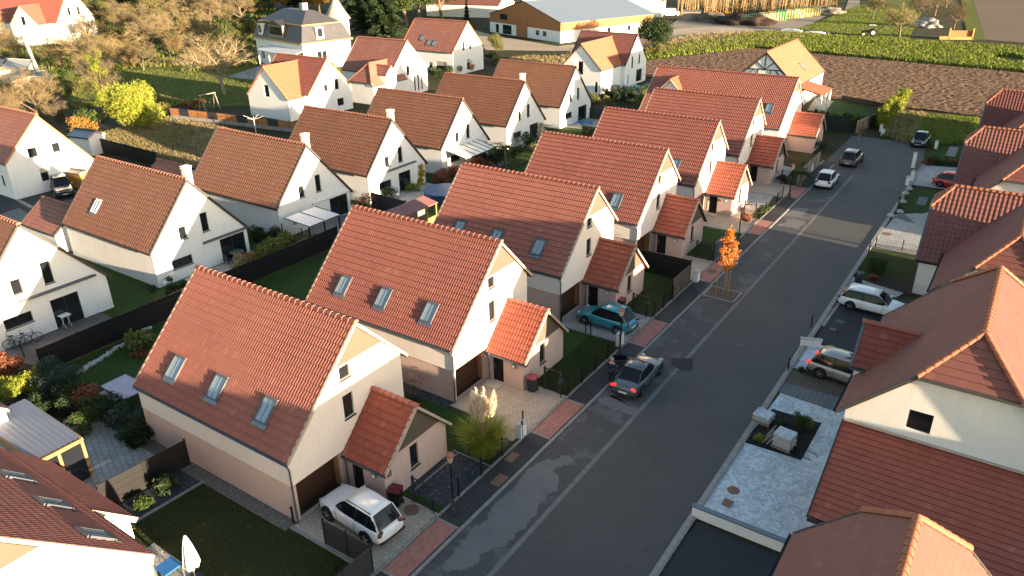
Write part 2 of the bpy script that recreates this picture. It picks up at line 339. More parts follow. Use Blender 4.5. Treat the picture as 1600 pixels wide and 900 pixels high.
# ---------------- house kit ----------------
def TM(x=0, y=0, z=0, rz=0): return Matrix.Translation((x, y, z)) @ Matrix.Rotation(rad(rz), 4, 'Z')
def gable_part(root, T, L, y0, y1, zr, z0, z1, wall, roofm, front=(), back=(), side0=(), side1=(), ov=.12, ovb=.12, inset=.12, inset1=None, course=.36, wave=.22, amp=.03, samples=4,
               ridge_m=None, verge_m=None, verge_w=.065, gutter_m=None, clips=(), lower=None, zsplit=0, hip0=None, hip1=None, fm=None, sill=None, back_wall=True, back_pipe=False, lip=.035, wname='wall', zb=0.0, front_wall=True):
    """house volume whose ridge runs along local -x from the front gable at x=0"""
    inset1 = inset if inset1 is None else inset1
    R3 = T.to_3x3(); X = R3 @ Vector((1, 0, 0)); Y = R3 @ Vector((0, 1, 0)); Z = Vector((0, 0, 1)); P = lambda x, y, z: T @ Vector((x, y, z))
    s0 = (zr-z0)/-y0; s1 = (zr-z1)/y1; a0 = y0+inset; a1 = y1-inset1; za0 = zr+a0*s0-.14; za1 = zr-a1*s1-.14; zt = zr-.14*1.2
    def split(o, h, lo, hi):  # clip polygon between v=lo..hi
        bm = bmesh.new(); bm.faces.new([bm.verts.new((p[0], p[1], 0)) for p in o])
        for co, no in (((0, lo, 0), (0, -1, 0)), ((0, hi, 0), (0, 1, 0))): bmesh.ops.bisect_plane(bm, geom=bm.verts[:]+bm.edges[:]+bm.faces[:], plane_co=co, plane_no=no, clear_outer=True)
        bm.faces.ensure_lookup_table(); r = [(v.co.x, v.co.y) for v in bm.faces[0].verts] if len(bm.faces) else None; bm.free()
        return r, [(q[0], max(q[1], lo), q[2], min(q[3], hi)) for q in h if q[1] < hi-1e-4 and q[3] > lo+1e-4]
    def gab(hc):
        g = [(a0, zb), (a1, zb), (a1, za1)]
        if hc: zc = hc[0]-.1; g += [((zr-.16-zc)/s1, zc), (-(zr-.16-zc)/s0, zc)]
        else: g += [(0, zt)]
        return g+[(a0, za0)]
    faces = []
    if front_wall: faces.append((P(0, 0, 0), Y, Z, X, gab(hip0), front))
    if back_wall: faces.append((P(-L, 0, 0), -Y, Z, -X, [(-p[0], p[1]) for p in gab(hip1)][::-1], back))
    faces.append((P(0, a0, 0), -X, Z, -Y, [(0, zb), (L, zb), (L, za0), (0, za0)], side0))
    faces.append((P(0, a1, 0), -X, Z, Y, [(0, zb), (L, zb), (L, za1), (0, za1)], side1))
    bands = [(wname, wall, -9, 99, 0)] if not lower else [('ground_floor_wall', lower, -9, zsplit, -.05), ('upper_wall', wall, zsplit, 99, 0)]
    for nm, wm, lo, hi, off in bands:
        mb = MB()
        for O, U, V, Nn, ol, hs in faces:
            o2, h2 = split(ol, hs, lo, hi)
            if o2 and len(o2) > 2: panel(mb, O+Nn*off, U, V, Nn, o2, h2, .22)
        if lower and nm == 'upper_wall':
            mb.bar(P(.0, a0+.025, zsplit), P(-L, a0+.025, zsplit), .06, .02); mb.bar(P(-.025, a0, zsplit), P(-.025, a1, zsplit), .06, .02)
        mb.build(nm, wm, root)
    for O, U, V, Nn, ol, hs in faces:
        for h in hs:
            k = h[4] if len(h) > 4 else 'w'
            if k == 'w' or k == 'wb': window(root, O, U, V, Nn, h[:4], fm=fm, sill=sill, blind=.35 if k == 'wb' else 0, mull=h[5] if len(h) > 5 else 0)
            elif k == 'patio': window(root, O, U, V, Nn, h[:4], fm=fm, name='patio_door', mull=h[5] if len(h) > 5 else 1, fw=.08)
            elif k == 'door':
                mb = MB(); c = (h[0]+h[2])/2; mb.bar(O+U*c+V*h[1]-Nn*.14, O+U*c+V*h[3]-Nn*.14, h[2]-h[0], .05, Nn); d = mb.build('door', M['door_black'], root)
                mb = MB(); mb.bar(O+U*(h[2]-.12)+V*(h[1]+.85)-Nn*.09, O+U*(h[2]-.12)+V*(h[1]+1.25)-Nn*.09, .03, .03, Nn); mb.build('handle', M['zinc'], d)
            elif k == 'garage':
                mb = MB(); n = 5; hh = (h[3]-h[1])/n
                for i in range(n): mb.bar(O+U*(h[0]+.02)+V*(h[1]+hh*(i+.5))-Nn*.62, O+U*(h[2]-.02)+V*(h[1]+hh*(i+.5))-Nn*.62, .05, hh-.02, V)
                mb.build('garage_door', M['door_brown'], root)
                mb = MB()
                for a, b in (((h[0], h[1]), (h[0], h[3])), ((h[2], h[1]), (h[2], h[3])), ((h[0], h[3]), (h[2], h[3]))):
                    A = O+U*a[0]+V*a[1]-Nn*.2; B = O+U*b[0]+V*b[1]-Nn*.2; mb.quad(A, B, B-Nn*.5, A-Nn*.5)
                mb.build('garage_reveal', M['wood_barn'], root)
    # roof
    W = L+ov+ovb; cl = [(T @ Vector(c), R3 @ Vector(n)) for c, n in clips]; mb = MB()
    hips = []
    for e, hc in ((0, hip0), (1, hip1)):
        if hc: # (z corner, setback)
            zc, sb = hc; xe = ov if e == 0 else -L-ovb; sg = 1 if e == 0 else -1
            no = Vector((sg*(zr-zc), 0, sb)); cl.append((P(xe, 0, zc), R3 @ no)); hips.append((xe, zc, sb, sg))
    tiles(mb, P(ov, y0, z0), -X, (P(ov, 0, zr)-P(ov, y0, z0)), W, math.hypot(y0, zr-z0), course, wave, amp, lip, cl, samples=samples)
    tiles(mb, P(-L-ovb, y1, z1), X, (P(ov, 0, zr)-P(ov, y1, z1)), W, math.hypot(y1, zr-z1), course, wave, amp, lip, cl, samples=samples)
    xr0, xr1 = ov, -L-ovb
    rt = MB()
    for xe, zc, sb, sg in hips:
        ya, yb = -(zr-zc)/s0, (zr-zc)/s1; apex = P(xe-sg*sb, 0, zr); Vd = apex-P(xe, 0, zc)
        A = P(xe, ya, zc); B = P(xe, yb, zc)
        if sg < 0: A, B = B, A
        # clip triangle sides
        nU = (B-A).normalized(); up = Vd.normalized(); fn = nU.cross(up)
        cA = (apex-A).normalized().cross(fn); cB = fn.cross((apex-B).normalized())
        if cA.dot(B-A) > 0: cA = -cA
        if cB.dot(A-B) > 0: cB = -cB
        tiles(mb, A, B-A, Vd, (B-A).length, Vd.length, course, wave, amp, lip, [(A, cA), (B, cB)], samples=samples)
        ridge(rt, P(xe, ya, zc)+Z*.05, apex+Z*.06, .12); ridge(rt, P(xe, yb, zc)+Z*.05, apex+Z*.06, .12)
        if sg > 0: xr0 = xe-sb
        else: xr1 = xe+sb
        g = MB(); g.bar(A+Z*(-.06)+X*sg*.05, B+Z*(-.06)+X*sg*.05, .12, .14); g.build('hip_fascia', verge_m or M['verge_dark'], root)
    ro = mb.build('roof', roofm, root)
    ridge(rt, P(xr0+.03, 0, zr+.05), P(xr1-.03, 0, zr+.05), .13)
    rt.build('ridge_tiles', ridge_m or M['ridge_red'], ro, smooth=50)
    # verge boards, gutters
    for xe, hc, ok in ((ov, hip0, front_wall), (-L-ovb, hip1, back_wall)):
        if not ok: continue
        sg = 1 if xe > 0 else -1
        for yy, ze in ((y0, z0), (y1, z1)):
            zc = hc[0] if hc else zr; yc = yy*(zr-zc)/(zr-ze); vb = MB(); vb.bar(P(xe+sg*.022, yy, ze-.03), P(xe+sg*.022, yc, zc-.03), .035, .12+verge_w*.3)
            vb.bar(P(xe-sg*.05, yy, ze+.055), P(xe-sg*.05, yc, zc+.055), verge_w, .03); vb.build('verge_board', verge_m or M['verge_light'], root)
    for yy, ze, sg in ((y0, z0, -1), (y1, z1, 1)):
        g = MB(); n = 6; c = P(0, yy+sg*.07, ze-.03); pts = [(math.cos(math.pi+math.pi*i/n)*.075, math.sin(math.pi+math.pi*i/n)*.075) for i in range(n+1)]
        for xx in (0,):
            a = P(ov, yy+sg*.07, ze-.03); b = P(-L-ovb, yy+sg*.07, ze-.03)
            if clips:
                continue
            vs = [e+Y*p+Z*q for e in (a, b) for p, q in pts]; g.add(vs, [(i, i+1, n+2+i, n+1+i) for i in range(n)]+[(i+1, i, n+1+i, n+2+i) for i in range(n)])
            g.bar(a-Y*sg*.06-Z*.06, b-Y*sg*.06-Z*.06, .03, .16)
        if g.v: g.build('gutter', gutter_m or M['zinc'], root)
    return ro
def skylight(root, P0, Xd, Vd, wd=.78, ht=1.18, prd=.13, tilt=0, fm=None):
    """roof window centred at P0 on the slope"""
    P0 = Vector(P0); Xd = Vector(Xd).normalized(); Vd = Vector(Vd).normalized(); Nn = Xd.cross(Vd)
    if Nn.z < 0: Nn = -Nn
    fr = MB(); h = prd/2; f = .09
    C = lambda u, v, n: P0+Xd*u+Vd*v+Nn*n
    for v in (-ht/2, ht/2): fr.bar(C(-wd/2-f/2, v, h), C(wd/2+f/2, v, h), f if v < 0 else f*1.6, prd, Nn)
    for u in (-wd/2, wd/2): fr.bar(C(u, -ht/2, h), C(u, ht/2, h), f, prd, Nn)
    fr.bar(C(0, -ht/2, h+.02), C(0, ht/2, h+.02), .03, .05, Nn)
    fo = fr.build('skylight', fm or M['frame_grey'], root)
    g = MB(); g.quad(C(-wd/2, -ht/2, prd*.75), C(wd/2, -ht/2, prd*.75), C(wd/2, ht/2, prd*.75), C(-wd/2, ht/2, prd*.75)); g.build('pane', M['glass_sky'], fo)
    g = MB(); g.bar(C(-wd/2-.1, -ht/2-.14, .05), C(wd/2+.1, -ht/2-.14, .05), .2, .02, Nn); g.build('flashing', M['zinc'], fo)
def pipe(root, p, z0, z1, r=.045, m=None, off=(.0, 0)):
    mb = MB(); p = Vector((p[0], p[1], 0)); mb.tube(p+Vector((0, 0, z0)), p+Vector((0, 0, z1-.35)), r); q = p+Vector((off[0], off[1], z1)); mb.tube(p+Vector((0, 0, z1-.37)), q, r)
    for k in (.3, .62): 
        z = z0+(z1-z0)*k; mb.tube(p+Vector((0, 0, z)), p+Vector((0, 0, z+.04)), r*1.35)
    return mb.build('downpipe', m or M['zinc'], root, smooth=True)

# ---------------- street-side row ----------------
def street_house(name, label, tilt_first=False, nsky=3, mirror=False):
    t = thing(name, label, 'house', (0, 0, 0), group='cream gabled houses in the row beside the street')
    T = TM()
    front = [(-4.58, 0, -1.78, 2.15, 'garage')]+([] if mirror else [(-1.24, 5.9, -.57, 6.6, 'w'), (-1.23, 3.72, -.58, 5.02, 'w')])
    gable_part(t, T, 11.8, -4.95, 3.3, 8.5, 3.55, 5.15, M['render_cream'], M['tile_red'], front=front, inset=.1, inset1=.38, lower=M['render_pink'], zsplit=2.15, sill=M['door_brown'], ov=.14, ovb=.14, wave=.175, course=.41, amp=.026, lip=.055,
               verge_m=M['verge_light'])
    mb = MB(); zt = 6.72; mb.prism([(.02, -(8.42-zt), zt), (.02, (8.42-zt)*.98, zt), (.02, 0, 8.4)], (.05, 0, 0)); mb.build('gable_infill', M['render_taupe'], t)
    if mirror: xs = (-1.25, -4.35, -7.35)
    else: xs = (-9.5, -6.08, -2.43)
    for x in xs[:nsky]: skylight(t, (x, -3.75, 4.76+.03), (1, 0, 0), (0, 1, 1))
    pipe(t, (.06, -4.86), 0, 3.5, off=(-.1, -.12)); pipe(t, (-11.86, -4.8), 0, 3.5, off=(0, -.14))
    # porch annex
    ay0, ay1, ar = -1.62, 3.05, .72
    T2 = TM(2.66, ar, 0)
    P = lambda x, z: (2.66-x, z)
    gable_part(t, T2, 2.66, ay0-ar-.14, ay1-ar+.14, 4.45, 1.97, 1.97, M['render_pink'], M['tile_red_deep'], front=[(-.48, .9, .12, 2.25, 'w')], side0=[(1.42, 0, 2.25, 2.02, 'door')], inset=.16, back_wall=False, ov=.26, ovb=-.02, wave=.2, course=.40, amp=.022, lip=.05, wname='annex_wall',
               sill=M['door_brown'])
    mb = MB(); zt = 2.5; k = 1.0; hw = 4.36-zt; mb.prism([(2.68, ar-hw*1.02, zt), (2.68, ar+hw*1.02, zt), (2.68, ar, 4.34)], (.05, 0, 0)); mb.build('gable_infill', M['render_taupe'], t)
    mb = MB(); mb.lathe((0, 0, 0), [(.13, 0), (.15, .02), (.15, .06), (.11, .08)], 18)
    for i, v in enumerate(mb.v): mb.v[i] = Vector((2.05+v.x, ay0-.03-v.z, 1.55+v.y))
    wl = mb.build('wall_lamp', M['frame_grey'], t, smooth=True)
    mb = MB(); mb.lathe((0, 0, 0), [(.115, 0), (.1, .035), (.03, .05)], 18)
    for i, v in enumerate(mb.v): mb.v[i] = Vector((2.05+v.x, ay0-.09-v.z, 1.55+v.y))
    mb.build('lamp_glass', M['frame_white'], wl, smooth=True)
    pipe(t, (.3, -1.78), 0, 2.0); 
    mb = MB(); mb.b2(.25, 1.35, ay0-.9, ay0-.02, .004, .12); mb.build('doorstep', M['concrete'], t)
    mb = MB(); mb.bar((2.74, ay0+.14, 1.75), (2.74, ay0+.42, 1.75), .02, .34); mb.build('number_plate', M['door_brown'], t)
    return t
RX = -24.03
ROWY = [21.69+11.92*i for i in range(6)]
rl = ['nearest cream gabled house in the row, pink ground floor, white car parked at its garage', 'second cream gabled house in the row, tall pampas grass standing before its orange lit annex',
      'cream gabled house with the turquoise car at its garage', 'cream gabled house behind the black screen wall and the young orange street tree', 'cream gabled house whose small orange annex roof catches the sun, fifth in the row', 'cream gabled house next to the flat white glass roof, with parked white hatchback in front']
hproto = street_house('gabled_house', rl[0]); hproto.location = (RX, ROWY[0], 0)
for i in range(1, 6): dup(hproto, (RX, ROWY[i], 0), label=rl[i])
# mirrored neighbour at the bottom left
hm = street_house('gabled_house', 'house cut off at bottom left, three roof windows seen edge on, sunlit white gable', mirror=True)
hm.location = (RX, 5.25, 0); hm.scale = (1, -1, 1)
mb = MB(); # lower roof running on past the eave, built mirrored like its house
tiles(mb, (-4.35, -6.55, 1.98), (-1, 0, 0), (0, 1, 1), 7.5, 2.3, .345, .215, .03); mb.build('roof', M['tile_red'], hm)
mb = MB(); mb.b2(-11.7, -4.45, -6.35, -4.6, 0, 1.9); mb.prism([(-4.45, -6.35, 1.9), (-4.45, -4.7, 1.9), (-4.45, -4.7, 3.5)], (-7.2, 0, 0)); mb.build('annex_wall', M['render_cream'], hm)
mb = MB(); mb.bar((-4.33, -6.6, 1.85), (-4.33, -4.95, 3.5), .04, .24); mb.build('verge_board', M['verge_light'], hm)

# long house at the end of the row
def end_house():
    t = thing('gabled_house', 'long house with a small orange gabled dormer, end of the street row', 'house', (-24.03, 95.9, 0))
    fr = [(-1.2, 3.4, -.6, 4.9, 'w'), (-.2, 6.0, .3, 6.6, 'w')]
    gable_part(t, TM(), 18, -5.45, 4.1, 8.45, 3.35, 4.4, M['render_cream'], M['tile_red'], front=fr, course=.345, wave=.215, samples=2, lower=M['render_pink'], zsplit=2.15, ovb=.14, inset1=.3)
    mb = MB(); zt = 6.8; mb.prism([(.02, -1.62, zt), (.02, 1.62, zt), (.02, 0, 8.35)], (.05, 0, 0)); mb.build('gable_infill', M['render_taupe'], t)
    skylight(t, (-1.95, -3.4, 5.27), (1, 0, 0), (0, 1, .935))
    T2 = TM(3.2, .9, 0); gable_part(t, T2, 3.2, -2.35, 2.35, 4.2, 2.0, 2.0, M['render_pink'], M['tile_red_deep'], front=[(-.4, .9, .2, 2.1, 'w')], back_wall=False, ov=.26, ovb=-.02, samples=2, wname='annex_wall')
    a = PY(1048, 124, 92.6)-Vector((-24.03, 95.9, 0)); print('dormer apex', a)
    Td = TM(a.x, a.y, 0, -90); gable_part(t, Td, 4.0, -1.75, 1.75, a.z, a.z-1.7, a.z-1.7, M['render_cream'], M['tile_orange'], ov=.2, ovb=0, wave=.22, amp=.012, samples=1, back_wall=False, wname='dormer_wall', zb=3.6, ridge_m=M['ridge_orange'], clips=[((0, 0, 3), (0, 0, -1))])
    pipe(t, (.06, -5.2), 0, 3.4)
end_house()

# ---------------- garden-side row ----------------
def garden_house(name, label, y, x=-53.45, zoff=0, patio=(1.9, 4.35), chimney=True, sky=(), samples=2, L=12.7):
    t = thing(name, label, 'house', (x, y, 0), group='white gabled houses in the garden row')
    z = zoff
    fr = [(-1.5, 3.15+z, -.86, 4.72+z, 'wb'), (.56, 3.15+z, 1.2, 4.75+z, 'w'), (-2.6, .98+z, -.8, 1.75+z, 'w', 1), (patio[0], .02, patio[1], 2.05+z*.6, 'patio', 1)]
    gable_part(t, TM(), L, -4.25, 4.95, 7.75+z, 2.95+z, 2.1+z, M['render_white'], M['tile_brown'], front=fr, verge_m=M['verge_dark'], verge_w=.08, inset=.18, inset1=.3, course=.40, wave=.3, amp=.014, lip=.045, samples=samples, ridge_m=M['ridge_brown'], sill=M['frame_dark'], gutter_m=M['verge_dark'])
    if chimney:
        mb = MB(); mb.b2(-.95, -.45, .35, .9, 6.6+z, 8.35+z); mb.b2(-1.0, -.4, .3, .95, 8.36+z, 8.43+z)
        c = mb.build('chimney', M['plain_white'], t)
        mb = MB()
        for a in (-.9, -.5):
            for b in (.4, .85): mb.b2(a-.03, a+.03, b-.03, b+.03, 8.43+z, 8.55+z)
        mb.b2(-1.02, -.38, .28, .97, 8.55+z, 8.6+z); mb.build('chimney_cap', M['plain_white'], c)
    for sx, sy in sky: skylight(t, (sx, sy, 7.8+z+sy*1.13), (1, 0, 0), (0, 1, 1.13), .7, 1.1, .08, fm=M['frame_white'])
    return t
def awning(t, y0, y1, z, m, x=.0):
    mb = MB(); mb.tube((x+.16, y0, z), (x+.16, y1, z), .09, n=8); mb.bar((x+.08, y0+.1, z+.06), (x+.08, y1-.1, z+.06), .16, .05); mb.build('awning_cassette', m, t)
g0 = garden_house('garden_house', 'white house at the left edge with bicycles and dark terrace below its awning', 20.3, -53.3, .3, (.5, 2.45), False)
awning(g0, -1.4, 3.9, 2.95, M['frame_grey'])
g1 = garden_house('garden_house', 'white house with one small roof window in its brown roof and a round garden table', 32.85, sky=[(-9.3, -2.75)]); awning(g1, .3, 4.7, 2.3, M['frame_grey'])
mb = MB(); # sunken eaves-height garage roof behind
g2 = garden_house('garden_house', 'white house with the pale flat roofed pergola against its gable', 45.1, patio=(2.0, 4.3)); awning(g2, -.2, 4.5, 2.25, M['frame_white'])
g3 = garden_house('garden_house', 'white house with dark blue folded awning above a tall black patio door', 56.5, zoff=.05, patio=(.4, 2.25)); awning(g3, -1.4, 3.1, 2.75, M['frame_grey'])
g4 = garden_house('garden_house', 'white house with the striped glass terrace canopy below two tall windows', 68.2, zoff=.1, chimney=False)
g5 = garden_house('garden_house', 'white house with chimney next to pale plumes, behind the palm garden', 81.0, zoff=.05, patio=(1.2, 3.2))
g6 = garden_house('garden_house', 'white house beside blue swimming pool cover, last of the garden row', 93.9, zoff=.05, patio=(1.0, 3.4))
# annexes of garden row (brown low roofs)
mb = MB(); T = TM(); 
def lean_roof(name, label, cat, pts, thick, roofm, post_m=None, posts=(), zt=None, group=None, ridgey=True):
    """open shelter: roof slab through four 3-D corners on posts"""
    c = sum((Vector(p) for p in pts), Vector())/len(pts); root = thing(name, label, cat, (c.x, c.y, 0), group=group); off = Vector((c.x, c.y, 0))
    mb = MB(); mb.prism([Vector(p)-off for p in pts], (0, 0, -thick)); mb.build('roof', roofm, root)
    for p in posts:
        mb = MB(); q = Vector(p)-off; mb.b2(q.x-.06, q.x+.06, q.y-.06, q.y+.06, .0, q.z); mb.build('post', post_m, root)
    return root

# ---------------- big houses on the right ----------------
def right_wing(root, X, Yg, L, half, zr, ze, hipn=True, hipf=True, wallm=None, roofm=None, holes=(), zcd=1.95, sb=1.7, samples=4, verge=None, amp=0, **k):
    """ridge along +Y starting at near gable plane Yg"""
    T = TM(X, Yg, 0, -90)
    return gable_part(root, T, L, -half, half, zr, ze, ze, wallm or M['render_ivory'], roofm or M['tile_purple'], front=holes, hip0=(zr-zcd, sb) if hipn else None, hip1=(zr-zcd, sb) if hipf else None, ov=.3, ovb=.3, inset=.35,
                      course=.36, wave=.3, amp=amp, lip=.035, samples=samples, ridge_m=M['ridge_orange'], verge_m=verge or M['verge_dark'], verge_w=.05, gutter_m=M['anthracite'], **k)
# front of local frame faces -Y: local y axis -> world +x ; local x -> world -y
def big_right(name, label, oy, first):
    pass
r1 = thing('hipped_gable_house', 'big house with half hipped roof, dark square attic window and sun-orange ridge, right edge', 'house', (0, 0, 0))
right_wing(r1, .53, 33.3, 10.9, 4.9, 9.17, 4.36, holes=[(-2.0-.0, 4.35, -1.0, 5.35, 'w', 0)], clips=())
mb = MB(); # low garage roof leaning on the gable wall
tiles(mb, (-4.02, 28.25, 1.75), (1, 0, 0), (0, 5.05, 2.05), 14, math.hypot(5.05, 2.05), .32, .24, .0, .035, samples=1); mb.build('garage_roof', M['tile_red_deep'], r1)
mb = MB(); mb.b2(-3.8, 9.9, 28.5, 33.3, 0, 1.65); mb.prism([(-3.8, 28.5, 1.65), (-3.8, 33.3, 1.65), (-3.8, 33.3, 3.55)], (13.7, 0, 0)); mb.build('garage_wall', M['render_pink'], r1)
mb = MB(); mb.bar((-4.05, 28.2, 1.72), (-4.05, 33.3, 3.8), .06, .16); mb.bar((-4.02, 28.17, 1.62), (9.9, 28.17, 1.62), .12, .12); mb.build('garage_gutter', M['anthracite'], r1)
mb = MB(); mb.bar((-4.0, 33.2, 3.9), (9.9, 33.2, 3.9), .14, .05); mb.build('flashing', M['verge_light'], r1)
# little cross gable on the street side of r1
T = TM(-4.42, 38.1, 0, 180)
gable_part(r1, T, 2.9, -1.62, 1.62, 6.75, 4.95, 4.95, M['render_ivory'], M['tile_red_deep'], back_wall=False, ov=.18, ovb=0, course=.36, wave=.3, amp=.008, samples=2, inset=.2, wname='porch_wall', verge_m=M['zinc'], ridge_m=M['ridge_red'])
rm = thing('hipped_gable_house', 'half hipped roof cut off by bottom edge, its right slope sunlit orange', 'house', (0, 0, 0))
right_wing(rm, -.04, 12.5, 11.2, 3.75, 7.95, 4.2, hipn=False, zcd=1.62, sb=1.5)
def right_double(oy, lab, samples):
    t = thing('hipped_gable_house', lab, 'house', (0, oy, 0))
    # street wing with ridge across
    gable_part(t, TM(-4.3, 62.4, 0, 180), 13.5, -2.3, 3.75, 7.5, 5.3, 2.75, M['render_ivory'], M['tile_purple'], back_wall=True, ov=.25, ovb=.2, course=.36, wave=.3, amp=.03, samples=samples, inset=.25, verge_m=M['zinc'], verge_w=.05,
               ridge_m=M['ridge_orange'], gutter_m=M['anthracite'], hip0=(6.1, 1.2))
    right_wing(t, 1.25, 51.7, 8.5, 4.05, 7.65, 3.55, hipf=False, samples=samples, wname='wing_wall')
    mb = MB(); mb.tube((-4.1, 58.95, 0), (-4.1, 58.95, 2.7), .05); mb.build('downpipe', M['zinc'], t)
    return t
right_double(0, 'big right-hand house above the white estate car, deep valley between two tiled wings', 4)
right_double(21.3, 'big right-hand house above the red car, sun catching the upper tile courses', 2)
right_double(42.4, 'farthest dark-roofed house at the right edge, beside the ploughed field', 2)

# added low houses out of frame to the east, gapped to shade the road
for y0, y1, lab in ((11, 37, 'added low house out of frame, shading the road, southern one'), (39.5, 60.3, 'added low house out of frame, shading the road, middle one'), (70.5, 118, 'added long low house out of frame, shading the road, northern one')):
    t = thing('shade_bungalow', lab, 'house', (16, y0, 0)); gable_part(t, TM(0, 0, 0, -90), y1-y0, -4.5, 4.5, 6.0, 2.6, 2.6, M['render_ivory'], M['tile_brown'], samples=1, course=.5, wave=.6, amp=0)
# ---------------- ground and paving ----------------
grassmat('meadow', (.075, .072, .03), (.12, .10, .055), (.045, .06, .022), .12, 1.2, 9, .8, .15)
grassmat('lawn', (.042, .105, .018), (.062, .125, .022), (.085, .11, .034), .5, 3, 40, .8, .04)
grassmat('lawn_olive', (.05, .075, .02), (.085, .088, .034), (.04, .085, .018), .5, 3, 40, .8, .04)
grassmat('bright_grass', (.15, .21, .03), (.22, .22, .045), (.09, .15, .025), .15, 1.5, 10, .8, .1)
grassmat('dry_grass', (.20, .17, .09), (.26, .22, .12), (.10, .11, .04), .25, 1.5, 10, .8, .15)
def asphaltmat(name, a, b_, lo, hi, s=.35):
    m, t, b = _base(name, a, .85, .35); co = coord(t, True)
    n = ntex(t, co, s, 9, .62); n2 = ntex(t, co, s*6, 6, .7); fi = ntex(t, co, 60, 2)
    c = mixc(t, ramp(t, n, lo, hi), a, b_); c = mixc(t, .35, c, mixc(t, ramp(t, n2, .3, .7), tuple(x*.6 for x in a), tuple(x*1.4 for x in a)))
    c = mixc(t, .35, c, mixc(t, ramp(t, fi, .3, .7), (.0, .0, .0), tuple(min(1, x*2.2) for x in a)))
    cr = N(t, 'ShaderNodeTexVoronoi'); cr.feature = 'DISTANCE_TO_EDGE'; cr.inputs['Scale'].default_value = .16; t.links.new(co, cr.inputs['Vector'])
    wob = N(t, 'ShaderNodeVectorMath', operation='ADD'); nn = N(t, 'ShaderNodeTexNoise'); nn.inputs['Scale'].default_value = .9; nn.inputs['Detail'].default_value = 6; t.links.new(co, nn.inputs['Vector'])
    sc_ = N(t, 'ShaderNodeVectorMath', operation='SCALE'); sc_.inputs['Scale'].default_value = 1.6; t.links.new(nn.outputs['Color'], sc_.inputs[0]); t.links.new(co, wob.inputs[0]); t.links.new(sc_.outputs[0], wob.inputs[1]); t.links.new(wob.outputs[0], cr.inputs['Vector'])
    c = mixc(t, ramp(t, cr.outputs['Distance'], .0025, .0), c, tuple(x*.55 for x in a))
    t.links.new(c, b.inputs['Base Color']); bump(t, b, fi, .35, .01)
    rr = N(t, 'ShaderNodeMapRange'); t.links.new(n2, rr.inputs[0]); rr.inputs[3].default_value = .6; rr.inputs[4].default_value = .95; t.links.new(rr.outputs[0], b.inputs['Roughness'])
    MATS[name] = m; return m
asphaltmat('asphalt', (.066, .063, .062), (.084, .081, .080), .4, .65)
asphaltmat('asphalt_park', (.060, .060, .063), (.15, .15, .153), .53, .60, .5)
asphaltmat('asphalt_walk', (.030, .030, .034), (.045, .045, .05), .5, .6, .5)
asphaltmat('asphalt_black', (.018, .020, .026), (.024, .026, .032), .5, .6, .5)
asphaltmat('asphalt_dry', (.125, .125, .13), (.15, .15, .155), .5, .6, .6)
pavemat('brick_red', (.33, .13, .105), (.42, .2, .165), (.2, .13, .11), .22, .11, 90)
pavemat('kerb_stone', (.24, .235, .225), (.30, .29, .28), (.16, .155, .15), .5, .3, 90, .02, off=0)
pavemat('gutter_stone', (.15, .15, .148), (.20, .195, .19), (.13, .125, .12), .25, .4, 90, .02, off=0)
pavemat('paver_beige', (.36, .31, .25), (.45, .38, .31), (.2, .17, .14), .3, .2, 0, .015)
pavemat('paver_grey', (.30, .30, .29), (.42, .42, .41), (.16, .16, .16), .45, .3, 20, .02)
pavemat('cobble_plain', (.34, .42, .48), (.66, .73, .76), (.26, .30, .34), .2, .16, 0, .02, var=.5)
def cobblemat(name, ca, cb, cm, scale=5.5):
    m, t, b = _base(name, ca, .8, .3); co = coord(t, True)
    v = N(t, 'ShaderNodeTexVoronoi', distance='CHEBYCHEV'); v.inputs['Scale'].default_value = scale; v.inputs['Randomness'].default_value = .55; t.links.new(co, v.inputs['Vector'])
    e = N(t, 'ShaderNodeTexVoronoi', feature='DISTANCE_TO_EDGE'); e.inputs['Scale'].default_value = scale; e.inputs['Randomness'].default_value = .55; t.links.new(co, e.inputs['Vector'])
    sp = N(t, 'ShaderNodeSeparateColor'); t.links.new(v.outputs['Color'], sp.inputs[0]); c = mixc(t, sp.outputs[0], ca, cb)
    c = mixc(t, ramp(t, ntex(t, co, 1.1, 7, .75), .42, .62), c, mixc(t, .5, c, cm)); c = mixc(t, ramp(t, e.outputs['Distance'], .05, .0), c, cm)
    t.links.new(c, b.inputs['Base Color']); bump(t, b, ramp(t, e.outputs['Distance'], 0, .08), .4, .01); MATS[name] = m
cobblemat('cobble_blue', (.36, .42, .47), (.60, .67, .70), (.24, .28, .32), 7)
pavemat('slab_grey', (.12, .13, .145), (.15, .16, .175), (.07, .075, .08), .3, 2.2, 0, .02, off=0)
pavemat('slab_dark', (.10, .095, .10), (.125, .12, .125), (.05, .05, .05), .14, 3.0, 0, .02, off=0)
gravelmat('gravel_blue', (.07, .085, .11), (.16, .18, .21), (.4, .42, .44), 18); gravelmat('gravel_light', (.30, .28, .25), (.5, .47, .42), (.14, .13, .12), 14)
gravelmat('gravel_brown', (.22, .18, .14), (.36, .3, .24), (.12, .1, .08), 16); gravelmat('gravel_dark', (.02, .022, .026), (.05, .052, .058), (.12, .12, .12), 16)
gravelmat('mulch', (.06, .04, .03), (.1, .07, .05), (.03, .022, .018), 16); gravelmat('stones_white', (.5, .48, .45), (.62, .6, .56), (.2, .19, .18), 9)
mat('soil_path', (.27, .22, .17), .95, world=True, scale=.3, fine=6, var=.3, bmp=.4); mat('yard_dirt', (.40, .32, .23), .95, world=True, scale=.2, fine=4, var=.3, bmp=.4)
